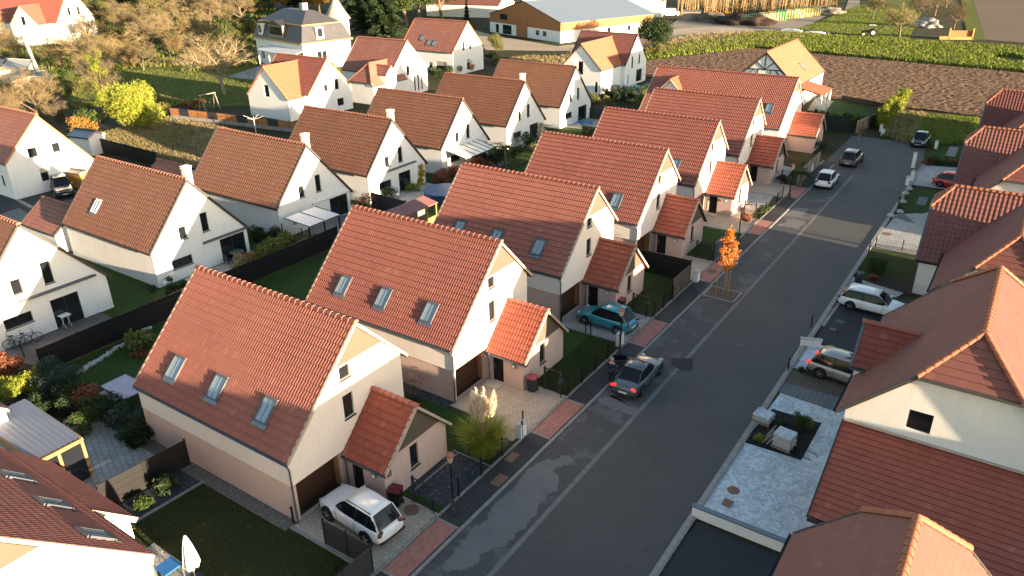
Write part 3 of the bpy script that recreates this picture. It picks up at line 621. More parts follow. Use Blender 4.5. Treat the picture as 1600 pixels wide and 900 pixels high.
# meadow sheet, with far relief left flat
mb = MB(); mb.quad((-2500, -200, -.03), (2500, -200, -.03), (2500, 3500, -.03), (-2500, 3500, -.03)); tag(mb.build('ground', M['meadow']), kind='structure')
sheet('road', [(-17.42, -30), (-8.95, -30), (-8.95, 97), (-9.8, 104.5), (-12, 106.2), (-18.6, 106.2), (-18.6, 92), (-17.42, 90)], .004, M['asphalt'])
sheet('parking_strip', [(-17.3, -30), (-14.75, -30), (-14.75, 90), (-17.3, 90)], .009, M['asphalt_park'])
def strip(name, x0, x1, y0, y1, z, m, h=None):
    if h: mb = MB(); mb.b2(x0, x1, y0, y1, z-h, z); return tag(mb.build(name, m), kind='structure')
    return sheet(name, [(x0, y0), (x1, y0), (x1, y1), (x0, y1)], z, m)
strip('gutter_line', -14.76, -14.52, -30, 88.5, .014, M['gutter_stone'])
strip('kerb_left', -17.46, -17.3, -30, 91, .07, M['kerb_stone'], .1); strip('pavement_left', -18.72, -17.5, -30, 92, .06, M['asphalt_walk'], .1)
strip('plot_edge', -18.86, -18.72, -30, 92, .09, M['kerb_stone'], .12)
strip('kerb_right', -8.95, -8.62, -30, 97, .08, M['kerb_stone'], .12)
def jag(pts, z, m, name, k=3, amp=.28, seed=0):
    out = []; rr = random.Random(seed); pts = [Vector((p[0], p[1])) for p in pts]
    for i, p in enumerate(pts):
        q = pts[(i+1) % len(pts)]; n = max(2, int((q-p).length/.12)); d = Vector((-(q-p).y, (q-p).x)).normalized()
        for j in range(n):
            a = p.lerp(q, j/n); out.append(a+d*amp*(noise.noise(Vector((a.x*1.1, a.y*1.1, seed)))+.5*noise.noise(Vector((a.x*3.5, a.y*3.5, seed)))+.3*noise.noise(Vector((a.x*9, a.y*9, seed)))))
    return sheet(name, out, z, m)
for i, px in enumerate([[(700, 870), (760, 805), (840, 725), (885, 712), (897, 722), (872, 735), (868, 765), (838, 790), (842, 800), (800, 840), (760, 865), (720, 893), (690, 893)],
                        [(938, 625), (960, 640), (990, 650), (1000, 640), (985, 632), (950, 615)], [(1240, 325), (1262, 326), (1255, 340), (1222, 338)], [(1238, 342), (1262, 346), (1245, 358), (1215, 352)]]):
    jag([G(*p) for p in px], .015+i*.001, M['asphalt_dry'], 'dry_patch', amp=.35, seed=i)
jag([G(*p) for p in [(1050, 560), (1085, 560), (1078, 580), (1045, 572)]], .016, M['asphalt_black'], 'tar_patch', amp=.2, seed=9)
for i in range(7):
    o = 11.92*i; y0, y1 = 16.9+o, 20.6+o
    if y1 < 92:
        strip('brick_crossing', -18.68, -17.54, y0, y1, .066, M['brick_red']); strip('crossing_edge', -18.7, -17.5, y1, y1+.12, .07, M['kerb_stone']); strip('crossing_edge', -18.7, -17.5, y0-.12, y0, .07, M['kerb_stone'])
    if i > 5: break
    strip('driveway', -24.05, -18.86, 16.55+o, 20.95+o, .045+(.0), M['paver_beige'] if i != 2 else M['paver_grey'], .06)
    strip('driveway_edge', -24.1, -18.86, 16.4+o, 16.55+o, .06, M['kerb_stone'], .08)
    strip('lawn', -21.35, -18.86, 20.95+o, 28.3+o, .02, M['lawn_olive'] if i in (1, 2) else M['lawn'])
    strip('lawn', -36, -21.35, 24.6+o, 28.2+o, .02, M['lawn'])
    strip('foundation_gravel', -35.9, -24.1, 16.15+o, 16.85+o, .035, M['gravel_light'] if i == 0 else M['gravel_blue'])
    strip('lawn', -47.9, -36, 16.9+o, 28.3+o, .012+.001*i, M['lawn'])
    strip('foundation_gravel', -36.6, -35.85, 16.9+o, 24.8+o, .03, M['gravel_light'])
strip('front_gravel', -21.3, -18.86, 21.4, 25.1, .03, M['gravel_blue']); strip('gravel_edge', -21.3, -18.86, 25.1, 25.2, .05, M['kerb_stone'])
strip('gravel_edge', -21.0, -20.9, 21.4, 25.1, .045, M['kerb_stone'])
gsheet('paving', [(1150, 320), (1200, 255), (1240, 262), (1200, 320)], .034, M['paver_grey'])
gsheet('paving', [(1130, 345), (1165, 318), (1195, 322), (1150, 350)], .034, M['paver_grey'])
gsheet('gravel_bed', [(722, 700), (735, 722), (775, 715), (800, 690), (790, 660), (745, 655)], .036, M['gravel_blue'])
gsheet('paved_path', [(745, 655), (800, 690), (870, 632), (820, 600), (760, 622)], .05, M['paver_beige'])
# corner plot left of the first house
gsheet('lawn_front', [(215, 815), (318, 755), (462, 832), (545, 868), (500, 915), (180, 960), (140, 880)], .022, grassmat('lawn_brown', (.055, .062, .022), (.08, .075, .032), (.04, .065, .018), .6, 4, 45, .8, .03))
gsheet('gravel_bed', [(165, 800), (292, 733), (320, 753), (215, 817), (195, 830)], .03, M['gravel_blue'])
gsheet('slab_path', [(226, 860), (240, 848), (300, 890), (320, 925), (270, 925)], .04, M['paver_grey'])
gsheet('terrace', [(100, 655), (165, 640), (250, 700), (262, 725), (160, 790), (60, 780)], .03, M['paver_grey'])
gsheet('garden_soil', [(-20, 560), (70, 570), (240, 690), (200, 690), (110, 655), (40, 640), (-20, 700)], .015, M['mulch'])
a, b = G(213, 815), G(319, 753); d = (b-a).normalized(); n = Vector((-d.y, d.x, 0))*.1
sheet('gravel_edge', [a-n, b-n, b+n, a+n], .05, M['kerb_stone'])
# garden row yards
sheet('terrace_dark', [G(60, 572), G(-30, 560), G(-30, 530), G(155, 487), G(192, 507)], .05, M['slab_dark'])
for y0, m in ((29.5, 'paver_grey'), (41.8, 'slab_grey'), (53, 'paver_grey'), (64.5, 'slab_grey'), (77.5, 'paver_grey'), (90, 'paver_grey')): strip('terrace', -53.3, -49.8, y0+1.2, y0+8, .03, M[m])
strip('lawn', -66, -48.3, 17.5, 100, .008, M['lawn'])
strip('lane', -90, -66.5, 16, 42, .01, M['asphalt_black'])
gsheet('driveway_grey', [(0, 390), (60, 345), (30, 325), (0, 335)], .02, M['slab_grey'])
gsheet('driveway_edge', [(28, 310), (108, 350), (104, 354), (24, 313)], .03, M['kerb_stone'])
gsheet('vacant_lot', [(150, 210), (265, 185), (330, 195), (420, 220), (380, 300), (240, 262)], .014, M['dry_grass'])
# right front gardens
def gs(n, px, z, m): return gsheet(n, px, z, M[m])
gs('driveway_black', [(1020, 905), (1090, 815), (1240, 878), (1300, 960), (1000, 960)], .02, 'asphalt_black')
gs('gravel_strip', [(1078, 803), (1086, 797), (1232, 852), (1228, 864)], .03, 'gravel_light')
gs('cobble_yard', [(1085, 793), (1235, 593), (1345, 632), (1330, 700), (1300, 830), (1240, 855)], .03, 'cobble_blue')
gs('planting_bed', [(1207, 639), (1160, 690), (1252, 719), (1284, 661)], .036, 'gravel_dark')
gs('slab_walk', [(1217, 595), (1208, 610), (1305, 643), (1316, 622)], .038, 'slab_grey')
gs('planting_bed', [(1230, 573), (1218, 595), (1312, 623), (1322, 600)], .034, 'gravel_brown')
gs('cobble_yard', [(1250, 540), (1231, 572), (1325, 600), (1345, 560), (1300, 540)], .03, 'cobble_blue')
gs('driveway_black', [(1310, 462), (1273, 532), (1345, 560), (1420, 520), (1440, 470)], .026, 'asphalt_black')
gs('path_edge', [(1318, 460), (1283, 508), (1288, 510), (1322, 461)], .04, 'kerb_stone')
gs('slab_walk', [(1325, 432), (1312, 452), (1400, 465), (1425, 450), (1420, 440)], .034, 'paver_grey')
gs('planting_bed', [(1350, 430), (1345, 437), (1425, 462), (1432, 440)], .04, 'mulch')
gs('lawn', [(1355, 387), (1327, 430), (1428, 442), (1455, 398)], .022, 'lawn_olive')
gs('stone_edge', [(1358, 380), (1355, 386), (1440, 400), (1445, 393)], .034, 'stones_white')
gs('paved_yard', [(1400, 335), (1365, 380), (1445, 393), (1480, 330)], .028, 'paver_grey')
gs('paving_pattern', [(1395, 338), (1413, 335), (1431, 349), (1416, 346)], .034, 'slab_grey')
gs('lawn', [(1420, 296), (1406, 320), (1416, 331), (1440, 334), (1480, 325), (1480, 298)], .032, 'lawn')
gs('planting_square', [(1436, 307), (1431, 319), (1445, 321), (1451, 309)], .04, 'slab_grey')
gs('cobble_yard', [(1440, 258), (1420, 288), (1480, 296), (1500, 262)], .028, 'paver_grey')
gs('lawn', [(1462, 228), (1450, 250), (1502, 256), (1510, 228)], .03, 'lawn')
gs('slab_walk', [(1484, 229), (1477, 243), (1492, 245), (1498, 230)], .036, 'stones_white')
gs('planting_bed', [(1448, 253), (1443, 258), (1500, 262), (1502, 256)], .034, 'mulch')
# fields
FH = lambda x, y: .11*noise.fractal(Vector((x*1.5, y*1.5, 0)), .7, 2.1, 3)+.05*math.sin((x*.3+y)*5)
def field(name, px, m, res, hf, z=.02):
    pts = [G(*p) for p in px]; x0, x1 = min(p.x for p in pts), max(p.x for p in pts); y0, y1 = min(p.y for p in pts), max(p.y for p in pts)
    nx = int((x1-x0)/res); ny = int((y1-y0)/res); bm = bmesh.new()
    vs = [[bm.verts.new((x0+(x1-x0)*i/nx, y0+(y1-y0)*j/ny, 0)) for i in range(nx+1)] for j in range(ny+1)]
    for v in bm.verts: v.co.z = z+.12+hf(v.co.x, v.co.y)
    for j in range(ny):
        for i in range(nx): bm.faces.new((vs[j][i], vs[j][i+1], vs[j+1][i+1], vs[j+1][i]))
    c = sum(pts, Vector())/len(pts)
    for i, p in enumerate(pts):
        q = pts[(i+1) % len(pts)]; no = Vector((-(q-p).y, (q-p).x, 0))
        if no.dot(c-p) > 0: no = -no
        bmesh.ops.bisect_plane(bm, geom=bm.verts[:]+bm.edges[:]+bm.faces[:], plane_co=p, plane_no=no, clear_outer=True)
    mb = MB(); mb.bm(bm); return tag(mb.build(name, m), kind='structure')
def soilmat(name, a, b_, c_):
    m, t, b = _base(name, a, .95, .15); co = coord(t, True); n = ntex(t, co, 2.6, 7, .75); n2 = ntex(t, co, .06, 3)
    mp = N(t, 'ShaderNodeMapping'); mp.inputs['Scale'].default_value = (2.2, 9, 1); mp.inputs['Rotation'].default_value = (0, 0, rad(-17)); t.links.new(co, mp.inputs[0]); n3 = ntex(t, mp.outputs[0], 1.2, 6, .8)
    c = mixc(t, ramp(t, n, .4, .62), a, b_); c = mixc(t, ramp(t, n3, .58, .66), c, c_); c = mixc(t, ramp(t, n2, .4, .6), c, mixc(t, .35, c, b_)); t.links.new(c, b.inputs['Base Color']); bump(t, b, n, .8, .12); MATS[name] = m; return m
soilmat('soil', (.10, .060, .036), (.16, .10, .065), (.27, .19, .12)); soilmat('soil_far', (.12, .085, .06), (.17, .125, .09), (.2, .16, .1))
field('ploughed_field', [(1004, 96), (1180, 74), (1720, 125), (1720, 205), (1000, 120)], M['soil'], .42, FH)
gs('meadow_bank', [(1015, 80), (1080, 50), (1200, 52), (1650, 80), (1680, 125), (1180, 76), (1008, 95)], .03, 'bright_grass')
gs('bright_lawn', [(1340, 8), (1290, 30), (1240, 46), (1420, 62), (1440, 20), (1420, -8)], .04, 'bright_grass')
gs('rough_grass', [(1395, 178), (1530, 187), (1520, 222), (1455, 230), (1375, 214)], .03, 'bright_grass')
gs('ploughed_strip', [(1520, 0), (1540, 62), (1760, 80), (1760, 0)], .05, 'soil_far')
gs('grass_track', [(1500, -10), (1516, -10), (1540, 62), (1512, 62)], .06, 'bright_grass')
gs('dirt_road', [(1345, -14), (1330, -14), (1318, 22), (1270, 36), (1150, 48), (1080, 54), (1010, 66), (850, 92), (800, 92), (780, 110), (900, 104), (1010, 82), (1100, 66), (1200, 52), (1290, 42), (1330, 28), (1343, 8)], .035, 'soil_path')
gs('farm_yard', [(735, 45), (770, 55), (870, 72), (1000, 60), (1060, 45), (1160, 38), (1180, 50), (1010, 66), (900, 80), (760, 78), (735, 60)], .045, 'yard_dirt')
gs('farm_yard', [(1010, 66), (1060, 30), (1200, 20), (1290, 25), (1270, 36), (1150, 48)], .04, 'soil_path')
gs('garden_lawn', [(60, 95), (230, 100), (400, 92), (400, 165), (260, 170), (120, 160), (40, 130)], .02, 'bright_grass')
gs('vegetable_plot', [(110, 160), (250, 150), (300, 168), (180, 205), (120, 190)], .03, 'mulch')
gs('garden_lawn', [(1268, 176), (1290, 150), (1390, 160), (1375, 200)], .03, 'lawn')
gs('terrace', [(1262, 172), (1275, 150), (1302, 158), (1290, 176)], .05, 'stones_white')
gs('garden_lawn', [(935, 128), (1030, 128), (1000, 160), (930, 150)], .02, 'lawn')
gs('terrace', [(970, 150), (1012, 130), (1030, 134), (1000, 150)], .04, 'stones_white')
gs('car_park', [(355, 120), (420, 98), (520, 105), (400, 125)], .03, 'paver_grey')
# ---------------- fences and low walls ----------------
def fence(label, p0, p1, h, m, name='panel_fence', cat='fence', seg=2.0, pm=None, solid=True, th=.04, wires=6, group=None, base=None, z0=.02, alt=None):
    p0 = Vector((p0[0], p0[1], 0)); p1 = Vector((p1[0], p1[1], 0)); L = (p1-p0).length; d = (p1-p0)/L; n = max(1, round(L/seg)); t = thing(name, label, cat, p0, group=group)
    for i in range(n+1):
        q = d*L*i/n; mb = MB(); mb.box((q.x, q.y, z0+(h+.06)/2), (.07, .07, h+.06)); mb.build('post', pm or M['black_metal'], t)
    for i in range(n):
        a = d*(L*i/n+.04); b = d*(L*(i+1)/n-.04); mb = MB()
        if solid:
            k = max(1, round(h/.45)); hh = (h-.06)/k
            for j in range(k): z = z0+.04+hh*(j+.5); mb.bar(a+Vector((0, 0, z)), b+Vector((0, 0, z)), th, hh-.012)
            mb.build('panel', alt if (alt and i % 3 == 1) else m, t)
        else:
            for j in range(wires): z = z0+.06+(h-.1)*j/(wires-1); mb.bar(a+Vector((0, 0, z)), b+Vector((0, 0, z)), .008, .008)
            nv = int((b-a).length/.1)
            for j in range(nv+1): q = a.lerp(b, j/nv); mb.bar(q+Vector((0, 0, z0+.04)), q+Vector((0, 0, z0+h-.04)), .006, .006)
            mb.build('mesh_panel', m, t)
    if base: mb = MB(); mb.bar(Vector((0, 0, base/2)), d*L+Vector((0, 0, base/2)), .14, base); mb.build('base_wall', M['kerb_stone'], t)
    return t
BK = M['black_metal']; AN = M['anthracite']
fence('black slatted screen beside the white car at the first garage', (-21.9, 16.62), (-19.05, 16.66), 1.45, AN, seg=1.45)
fence('black slatted screen along the pavement at bottom edge', (-18.98, 16.6), (-18.98, 11.6), 1.45, AN, seg=1.7)
fence('long black wall of screens between the two rows of gardens', (-48.1, 17.2), (-48.1, 42.8), 1.75, BK, seg=2.6, th=.05)
fence('black screen wall crossing the garden behind the blue pool', (-47.6, 51.3), (-52.4, 51.6), 1.7, AN, seg=1.9)
fence('short dark mesh fence at the end of the bicycle terrace', (-48.3, 17.4), (-54, 17.6), 1.2, AN, seg=2.5, solid=False)
fence('grey mesh fence with dark posts between two white houses', (-48.3, 41.2), (-53.2, 41.0), 1.5, AN, seg=2.2, solid=False)
fence('black privacy screen running from the annex to the pavement', (-24.0, 51.75), (-18.95, 51.75), 1.9, BK, seg=2.4)
fence('sunlit beige screen with dark posts along the pavement by the orange tree', (-18.92, 48.3), (-18.92, 51.65), 1.65, M['render_taupe'], seg=1.7)
fence('wire mesh fence along the lawn opposite the grey saloon', (-18.8, 32.9), (-18.8, 39.6), 1.15, BK, seg=1.7, solid=False)
fence('wire mesh fence round the gravel front garden of the nearest house', (-18.8, 22.4), (-18.8, 28.0), 1.15, BK, seg=1.9, solid=False)
fence('mesh fence beside the lawn next to the turquoise car', (-18.8, 44.9), (-18.8, 48.2), 1.15, BK, seg=1.6, solid=False)
fence('thin wire fence between turquoise car and second front lawn', (-23.6, 40.2), (-19, 40.2), 1.1, BK, seg=2.3, solid=False)
fence('blue-grey screen along the pavement just past the orange tree', (-18.85, 56.6), (-18.85, 60.4), 1.7, M['zinc'], seg=1.9)
fence('wire mesh fence beside the small lawn behind the orange tree', (-18.8, 68.3), (-18.8, 75.6), 1.2, BK, seg=1.8, solid=False)
fence('yellowish sunlit screen along pavement near the parked white hatchback', (-18.85, 80.4), (-18.85, 90), 1.6, M['wood_grey'], seg=2.0)
fence('tall dark green screen closing the end of the cul-de-sac', (-31, 104.6), (-19.2, 107.6), 2.1, mat('green_net', (.02, .03, .024), .9), seg=3.2)
fence('grey paling fence beside the rough grass at the street end', (-18.6, 107.4), (-15.6, 124), 1.7, M['wood_grey'], seg=2)
fence('dark fence behind the last lawn at the field edge', (-25, 128), (-17.4, 124.5), .9, BK, seg=3)
fence('black garden fence at the back of the dry vacant plot', G(158, 238), G(248, 262), 1.9, BK, seg=3)
fence('brown and grey panel fence on low white wall beside orange-roofed house', G(268, 184), G(470, 208), 1.5, M['wood_barn'], seg=1.9, pm=M['anthracite'], base=.5, alt=M['anthracite'])
fence('dark garden fence beside the pool at the double gabled house', (-70, 98.5), (-58.5, 101.5), 1.6, AN, seg=2.5)
fence('black screens across the yard beside the blue pool cover', (-53, 97.5), (-47.5, 97.5), 1.6, AN, seg=2.5)
fence('brown wooden garden screen beside the striped glass canopy', (-49.6, 62.6), (-46.4, 62.9), 1.6, M['wood_barn'], seg=1.6)
fence('dark screen between the bottom-left terrace and the first cream house', G(163, 800), G(297, 727), 1.6, BK, seg=2.2, th=.05)
fence('thin mesh fence on the pale yard right of the street', G(1367, 388), G(1440, 402), 1.0, BK, seg=2.5, solid=False)
fence('low grey rail by the parked silver car', G(1231, 576), G(1305, 598), .35, BK, seg=2.2, solid=False, wires=3)
def lowwall(label, p0, p1, h, m, cap, w=.2, name='garden_wall'):
    p0 = Vector((p0[0], p0[1], 0)); p1 = Vector((p1[0], p1[1], 0)); t = thing(name, label, 'wall', p0); d = p1-p0; Z = Vector((0, 0, 1))
    mb = MB(); mb.bar(Z*h/2, d+Z*h/2, w, h); mb.build('wall_body', m, t); mb = MB(); u = d.normalized()*.04; mb.bar(-u+Z*(h+.025), d+u+Z*(h+.025), w+.08, .05); mb.build('coping', cap, t); return t
lowwall('low white wall with blue-grey coping beside the pale cobbles', (-8.85, 27.45), (-3.7, 27.45), .6, M['plain_white'], M['zinc'])
lowwall('sunlit short white wall by the silver car', G(1250, 540), G(1282, 543), .55, M['plain_white'], M['white_stone'])
for lab, px in (('small white pillar ending the hedge row at the field', (1376, 205)), ('white gate pillar beside pampas grass driveway', (815, 683)), ('white gate pillar by the turquoise car', (968, 540)), ('white gate pillar beside the beige sunlit screen', (1088, 440)),
                ('white pillar behind the parked white hatchback', (1266, 268)), ('white sunlit pillar by the red car', (1417, 289)), ('white pillar beside the dark car at the street end', (1462, 232)), ('whitish block wall at end of the turning place', (1378, 213))):
    p = G(*px); t = thing('gate_pillar', lab, 'pillar', (p.x, p.y, 0), group='white gate pillars'); mb = MB(); mb.box((0, 0, .45), (.32, .55, .9), bev=.01); mb.build('pillar_body', M['plain_white'], t); mb = MB(); mb.box((0, 0, .92), (.38, .6, .05)); mb.build('coping', M['white_stone'], t)
def gate(lab, x, y, w=1.1, h=1.6):
    t = thing('garden_gate', lab, 'gate', (x, y, 0), group='dark metal garden gates')
    for a in (0, w): mb = MB(); mb.box((a, 0, h/2), (.1, .1, h)); mb.build('gate_post', M['anthracite'], t)
    for zz in (h-.1, .15): mb = MB(); mb.bar((.08, 0, zz), (w-.08, 0, zz), .04, .05); mb.build('gate_rail', M['anthracite'], t)
    mb = MB()
    for k in range(1, 10): mb.bar((w*k/10, 0, .15), (w*k/10, 0, h-.1), .012, .012)
    mb.build('gate_leaf', M['black_metal'], t)
for i, l in enumerate(['dark garden gate beside the nearest red bin', 'dark garden gate at the second house front lawn', 'dark garden gate behind the turquoise car', 'dark garden gate behind the orange street tree', 'dark garden gate of the fifth cream house', 'dark garden gate by the pale paved path']):
    gate(l, -20.4, 20.95+11.92*i)
# ---------------- cars ----------------
def car(name, label, loc, rz, paint, kind='hatch', L=4.2, W=1.78, H=1.5, rails=False, sunroof=False, roofm=None, rim=None, dooropen=False, tail=(.35, .01, .01), glow=False):
    t = thing(name, label, 'car', loc, rz); h = L/2; w = W/2; gc = {'suv': .22, 'van': .2}.get(kind, .17); bz = H*.60 if kind != 'sedan' else H*.63
    fr, wb = h*.86, L*.60; ax = (h-L*.19, -h+L*.2)
    # lower body stations: x, top z, half width
    if kind == 'sedan': st = [(h, .50, .62), (h*.97, .66, .80), (h*.86, .76, .93), (h*.55, .86, .99), (h*.34, .90, 1), (0, .92, 1), (-h*.45, .93, 1), (-h*.62, .96, .98), (-h*.88, .96, .91), (-h*.97, .88, .80), (-h, .60, .70)]
    elif kind == 'suv': st = [(h, .62, .66), (h*.97, .82, .82), (h*.88, .93, .94), (h*.5, 1.02, .99), (h*.3, 1.05, 1), (0, 1.06, 1), (-h*.5, 1.07, 1), (-h*.8, 1.06, .97), (-h*.95, 1.0, .88), (-h, .70, .78)]
    else: st = [(h, .52, .64), (h*.97, .70, .80), (h*.87, .80, .93), (h*.5, .92, .99), (h*.3, .95, 1), (0, .96, 1), (-h*.5, .98, 1), (-h*.8, .98, .97), (-h*.95, .93, .88), (-h, .62, .77)]
    sz = (bz)/max(s[1] for s in st)*1.0
    bm = bmesh.new(); rings = []
    for x, zt, ww in st:
        zt *= sz; q = w*ww; zb = gc if abs(x) < h*.9 else gc+.06
        half = [(0, zb), (q*.86, zb), (q*.97, zb+.10), (q, zb+(zt-zb)*.45), (q*.985, zb+(zt-zb)*.72), (q*.93, zt-.03), (q*.84, zt), (0, zt+.025)]
        ring = half+[(-a, b) for a, b in half[-2:0:-1]]; rings.append([bm.verts.new((x, a, b)) for a, b in ring])
    n = len(rings[0])
    for a, b in zip(rings, rings[1:]):
        for i in range(n): bm.faces.new((a[i], a[(i+1) % n], b[(i+1) % n], b[i]))
    bm.faces.new(rings[0]); bm.faces.new(rings[-1][::-1]); bmesh.ops.recalc_face_normals(bm, faces=bm.faces)
    mb = MB(); mb.bm(bm); body = mb.build('body', paint, t); s = body.modifiers.new('s', 'SUBSURF'); s.levels = s.render_levels = 2; body.data.shade_smooth()
    # greenhouse
    if kind == 'sedan': g0, r0, r1, g1 = h*.40, h*.06, -h*.38, -h*.70
    elif kind == 'wagon': g0, r0, r1, g1 = h*.42, h*.10, -h*.76, -h*.93
    elif kind == 'suv': g0, r0, r1, g1 = h*.44, h*.12, -h*.72, -h*.92
    else: g0, r0, r1, g1 = h*.46, h*.12, -h*.58, -h*.90
    zb = bz-.03; wb_, wt = w*.87, w*.68; mid = (r0+r1)/2
    sec = [(g0, zb, wb_*.86, zb+.01, wb_*.8), ((g0+r0)/2, zb, wb_*.97, (zb+H)/2+.03, w*.80), (r0, zb, wb_, H-.035, wt*.97), (mid, zb, wb_, H-.01, wt), (r1, zb, wb_*.98, H-.05, wt*.94), ((g1+r1)/2, zb, wb_*.94, (zb+H)/2+.0, w*.76), (g1, zb, wb_*.88, zb+.01, wb_*.8)]
    mb = MB(); vs = []
    for x, z0, w0, z1, w1 in sec: vs += [(x, w0, z0), (x, (w0+w1)/2+.015, (z0+z1)/2), (x, w1, z1), (x, 0, z1+.015), (x, -w1, z1), (x, -(w0+w1)/2-.015, (z0+z1)/2), (x, -w0, z0)]
    fs = []
    for k in range(len(sec)-1): fs += [(k*7+i, k*7+i+1, (k+1)*7+i+1, (k+1)*7+i) for i in range(6)]
    mb.add(vs, fs); mb.build('window_glass', M['glass_car'], t, smooth=50)
    # roof panel
    mb = MB(); vs = []; xs = [(r0+.04, H-.03, wt*.97), ((r0+mid)/2, H-.008, wt), (mid, H+.004, wt*1.01), ((mid+r1)/2, H-.012, wt), (r1-.02, H-.045, wt*.95)]
    for x, z, ww in xs: vs += [(x, ww*1.03, z-.035), (x, ww*.93, z+.012), (x, 0, z+.03), (x, -ww*.93, z+.012), (x, -ww*1.03, z-.035)]
    mb.add(vs, [(k*5+i, k*5+i+1, (k+1)*5+i+1, (k+1)*5+i) for k in range(4) for i in range(4)]); rf = mb.build('roof', roofm or paint, t, smooth=60)
    so = rf.modifiers.new('t', 'SOLIDIFY'); so.thickness = .03
    if sunroof: mb = MB(); mb.b2(mid-.25, r0-.12, -wt*.62, wt*.62, H+.018, H+.04); mb.build('sunroof', M['glass_car'], rf)
    if rails:
        for s_ in (-1, 1): mb = MB(); mb.bar((r0-.1, s_*wt*.95, H+.03), (r1+.1, s_*wt*.93, H+.02), .035, .04); mb.build('roof_rail', M['plastic_dark'] if rails == 1 else M['rim_silver'], t)
    for s_ in (-1, 1):
        # pillars
        for a, b, wd in (((g0, s_*wb_*.83, zb), (r0+.02, s_*wt*.99, H-.03), .055), ((mid+.1, s_*(wb_+.012), zb), (mid+.05, s_*(wt+.015), H-.03), .045), ((g1+.02, s_*wb_*.88, zb), (r1, s_*wt*.97, H-.05), .11), ((mid-.62*(L/4.2), s_*(wb_+.01), zb), (mid-.66*(L/4.2), s_*(wt+.012), H-.035), .03 if kind != 'hatch' else .05)):
            if kind == 'sedan' and wd == .03: continue
            mb = MB(); mb.bar(a, b, wd, .03, (0, 1, .4)); mb.build('pillar', paint if wd > .05 else M['plastic_dark'], t)
        for x in ax:
            R_ = .33 if kind != 'suv' else .37
            mb = MB(); mb.tube((x, s_*(w-.26), R_), (x, s_*(w+.004), R_), R_+.055, n=24); mb.build('wheel_arch', M['plastic_dark'], t)
            mb = MB(); y0, y1 = s_*(w-.2), s_*(w+.022); mb.tube((x, y0, R_), (x, y1, R_), R_, n=24); wh = mb.build('wheel', M['rubber'], t, smooth=True)
            mb = MB(); mb.tube((x, s_*(w+.018), R_), (x, s_*(w+.030), R_), R_*.66, n=20)
            rr = mb.build('rim', M['plastic_dark'], wh)
            mb = MB()
            mb.tube((x, s_*(w+.03), R_), (x, s_*(w+.045), R_), .06, n=10)
            for k in range(5):
                a = 2*math.pi*k/5+.3; mb.bar((x, s_*(w+.036), R_), (x+math.cos(a)*R_*.64, s_*(w+.036), R_+math.sin(a)*R_*.64), .05, .015, (0, 1, 0))
            mb.build('spokes', rim or M['rim_silver'], wh)
        mb = MB(); mb.box((g0-.16, s_*(w+.06), bz+.06), (.12, .2, .13), bev=.03); mb.build('door_mirror', paint, t)
        mb = MB(); mb.box((h*.93, s_*w*.66, bz*.72), (.22, .3, .14), rz=-s_*.55, bev=.04); mb.build('headlight', M['frame_white'] if 0 else M['lamp_glass_car'], t)
        mb = MB(); mb.box((-h*.955, s_*w*.70, bz*.86), (.16, .36, .15), rz=s_*.45, bev=.03); mb.build('taillight', M['tail_red' if glow else 'tail_dark'], t)
        mb = MB(); mb.bar((g0-.28, s_*(w*.995), zb-.02), (g0-.3, s_*(w*1.0), gc+.15), .012, .01, (0, 1, 0)); mb.bar((mid+.08, s_*(w*1.0), zb-.02), (mid+.08, s_*(w*1.002), gc+.15), .012, .012, (0, 1, 0)); mb.bar((g0-.28, s_*(w*1.0+.002), gc+.14), (ax[1]+.5, s_*(w*1.0+.002), gc+.14), .012, .012, (0, 1, 0)); mb.build('door_seam', M['plastic_dark'], t)
        for xx in (mid+.25, mid-.5):
            mb = MB(); mb.box((xx, s_*(w+.004), bz*.83), (.18, .025, .03), bev=.008); mb.build('door_handle', paint, t)
    for e, nm in ((1, 'front_bumper'), (-1, 'rear_bumper')):
        mb = MB(); mb.box((e*(h-.06), 0, gc+.14), (.16, W*.84, .17), bev=.05); mb.build(nm, M['plastic_dark'], t)
        mb = MB(); mb.box((e*(h+.0), 0, bz*.52 if e < 0 else gc+.2), (.03, .52, .115)); mb.build('number_plate', M['plate'], t)
    mb = MB(); mb.box((h-.05, 0, bz*.6), (.12, W*.42, .13), bev=.03); mb.build('grille', M['plastic_dark'], t)
    if dooropen:
        dx, dy = g0-.3, w; mb = MB(); a = rad(62); c, s_ = math.cos(a), math.sin(a); p = Vector((dx, dy, 0)); u = Vector((-c, s_, 0))
        mb.bar(p+Vector((0, 0, .55)), p+u*1.05+Vector((0, 0, .55)), .07, .62); d = mb.build('open_door', paint, t)
        mb = MB(); mb.bar(p+u*.15+Vector((0, 0, 1.05)), p+u*1.0+Vector((0, 0, 1.05)), .02, .36); mb.build('door_window', M['glass_car'], d)
    return t
def emis(name, col, s):
    m, t, b = _base(name, col, .3, .5); b.inputs['Emission Color'].default_value = (*col, 1); b.inputs['Emission Strength'].default_value = s; MATS[name] = m; return m
mat('lamp_glass_car', (.45, .47, .5), .1, .8, bmp=0); emis('tail_red', (.6, .015, .01), .5); mat('tail_dark', (.16, .01, .012), .2, .8, bmp=0); 
white = carpaint('paint_white', (.78, .79, .80)); grey = carpaint('paint_grey', (.09, .115, .14), .5, .3); turq = carpaint('paint_turquoise', (.035, .26, .34), .25, .3)
silver = carpaint('paint_silver', (.36, .33, .30), .5, .3); red = carpaint('paint_red', (.50, .02, .025), 0, .3); dark = carpaint('paint_dark', (.03, .035, .045), .3); ivory = carpaint('paint_bronze', (.16, .13, .11), .5)
def ang(a, b): d = G(*b)-G(*a); return math.atan2(d.y, d.x)
car('parked_car', 'white crossover with black rear window at the nearest garage', (-21.55, 18.55, .045), rad(176), white, 'suv', 4.3, 1.82, 1.6, rails=1)
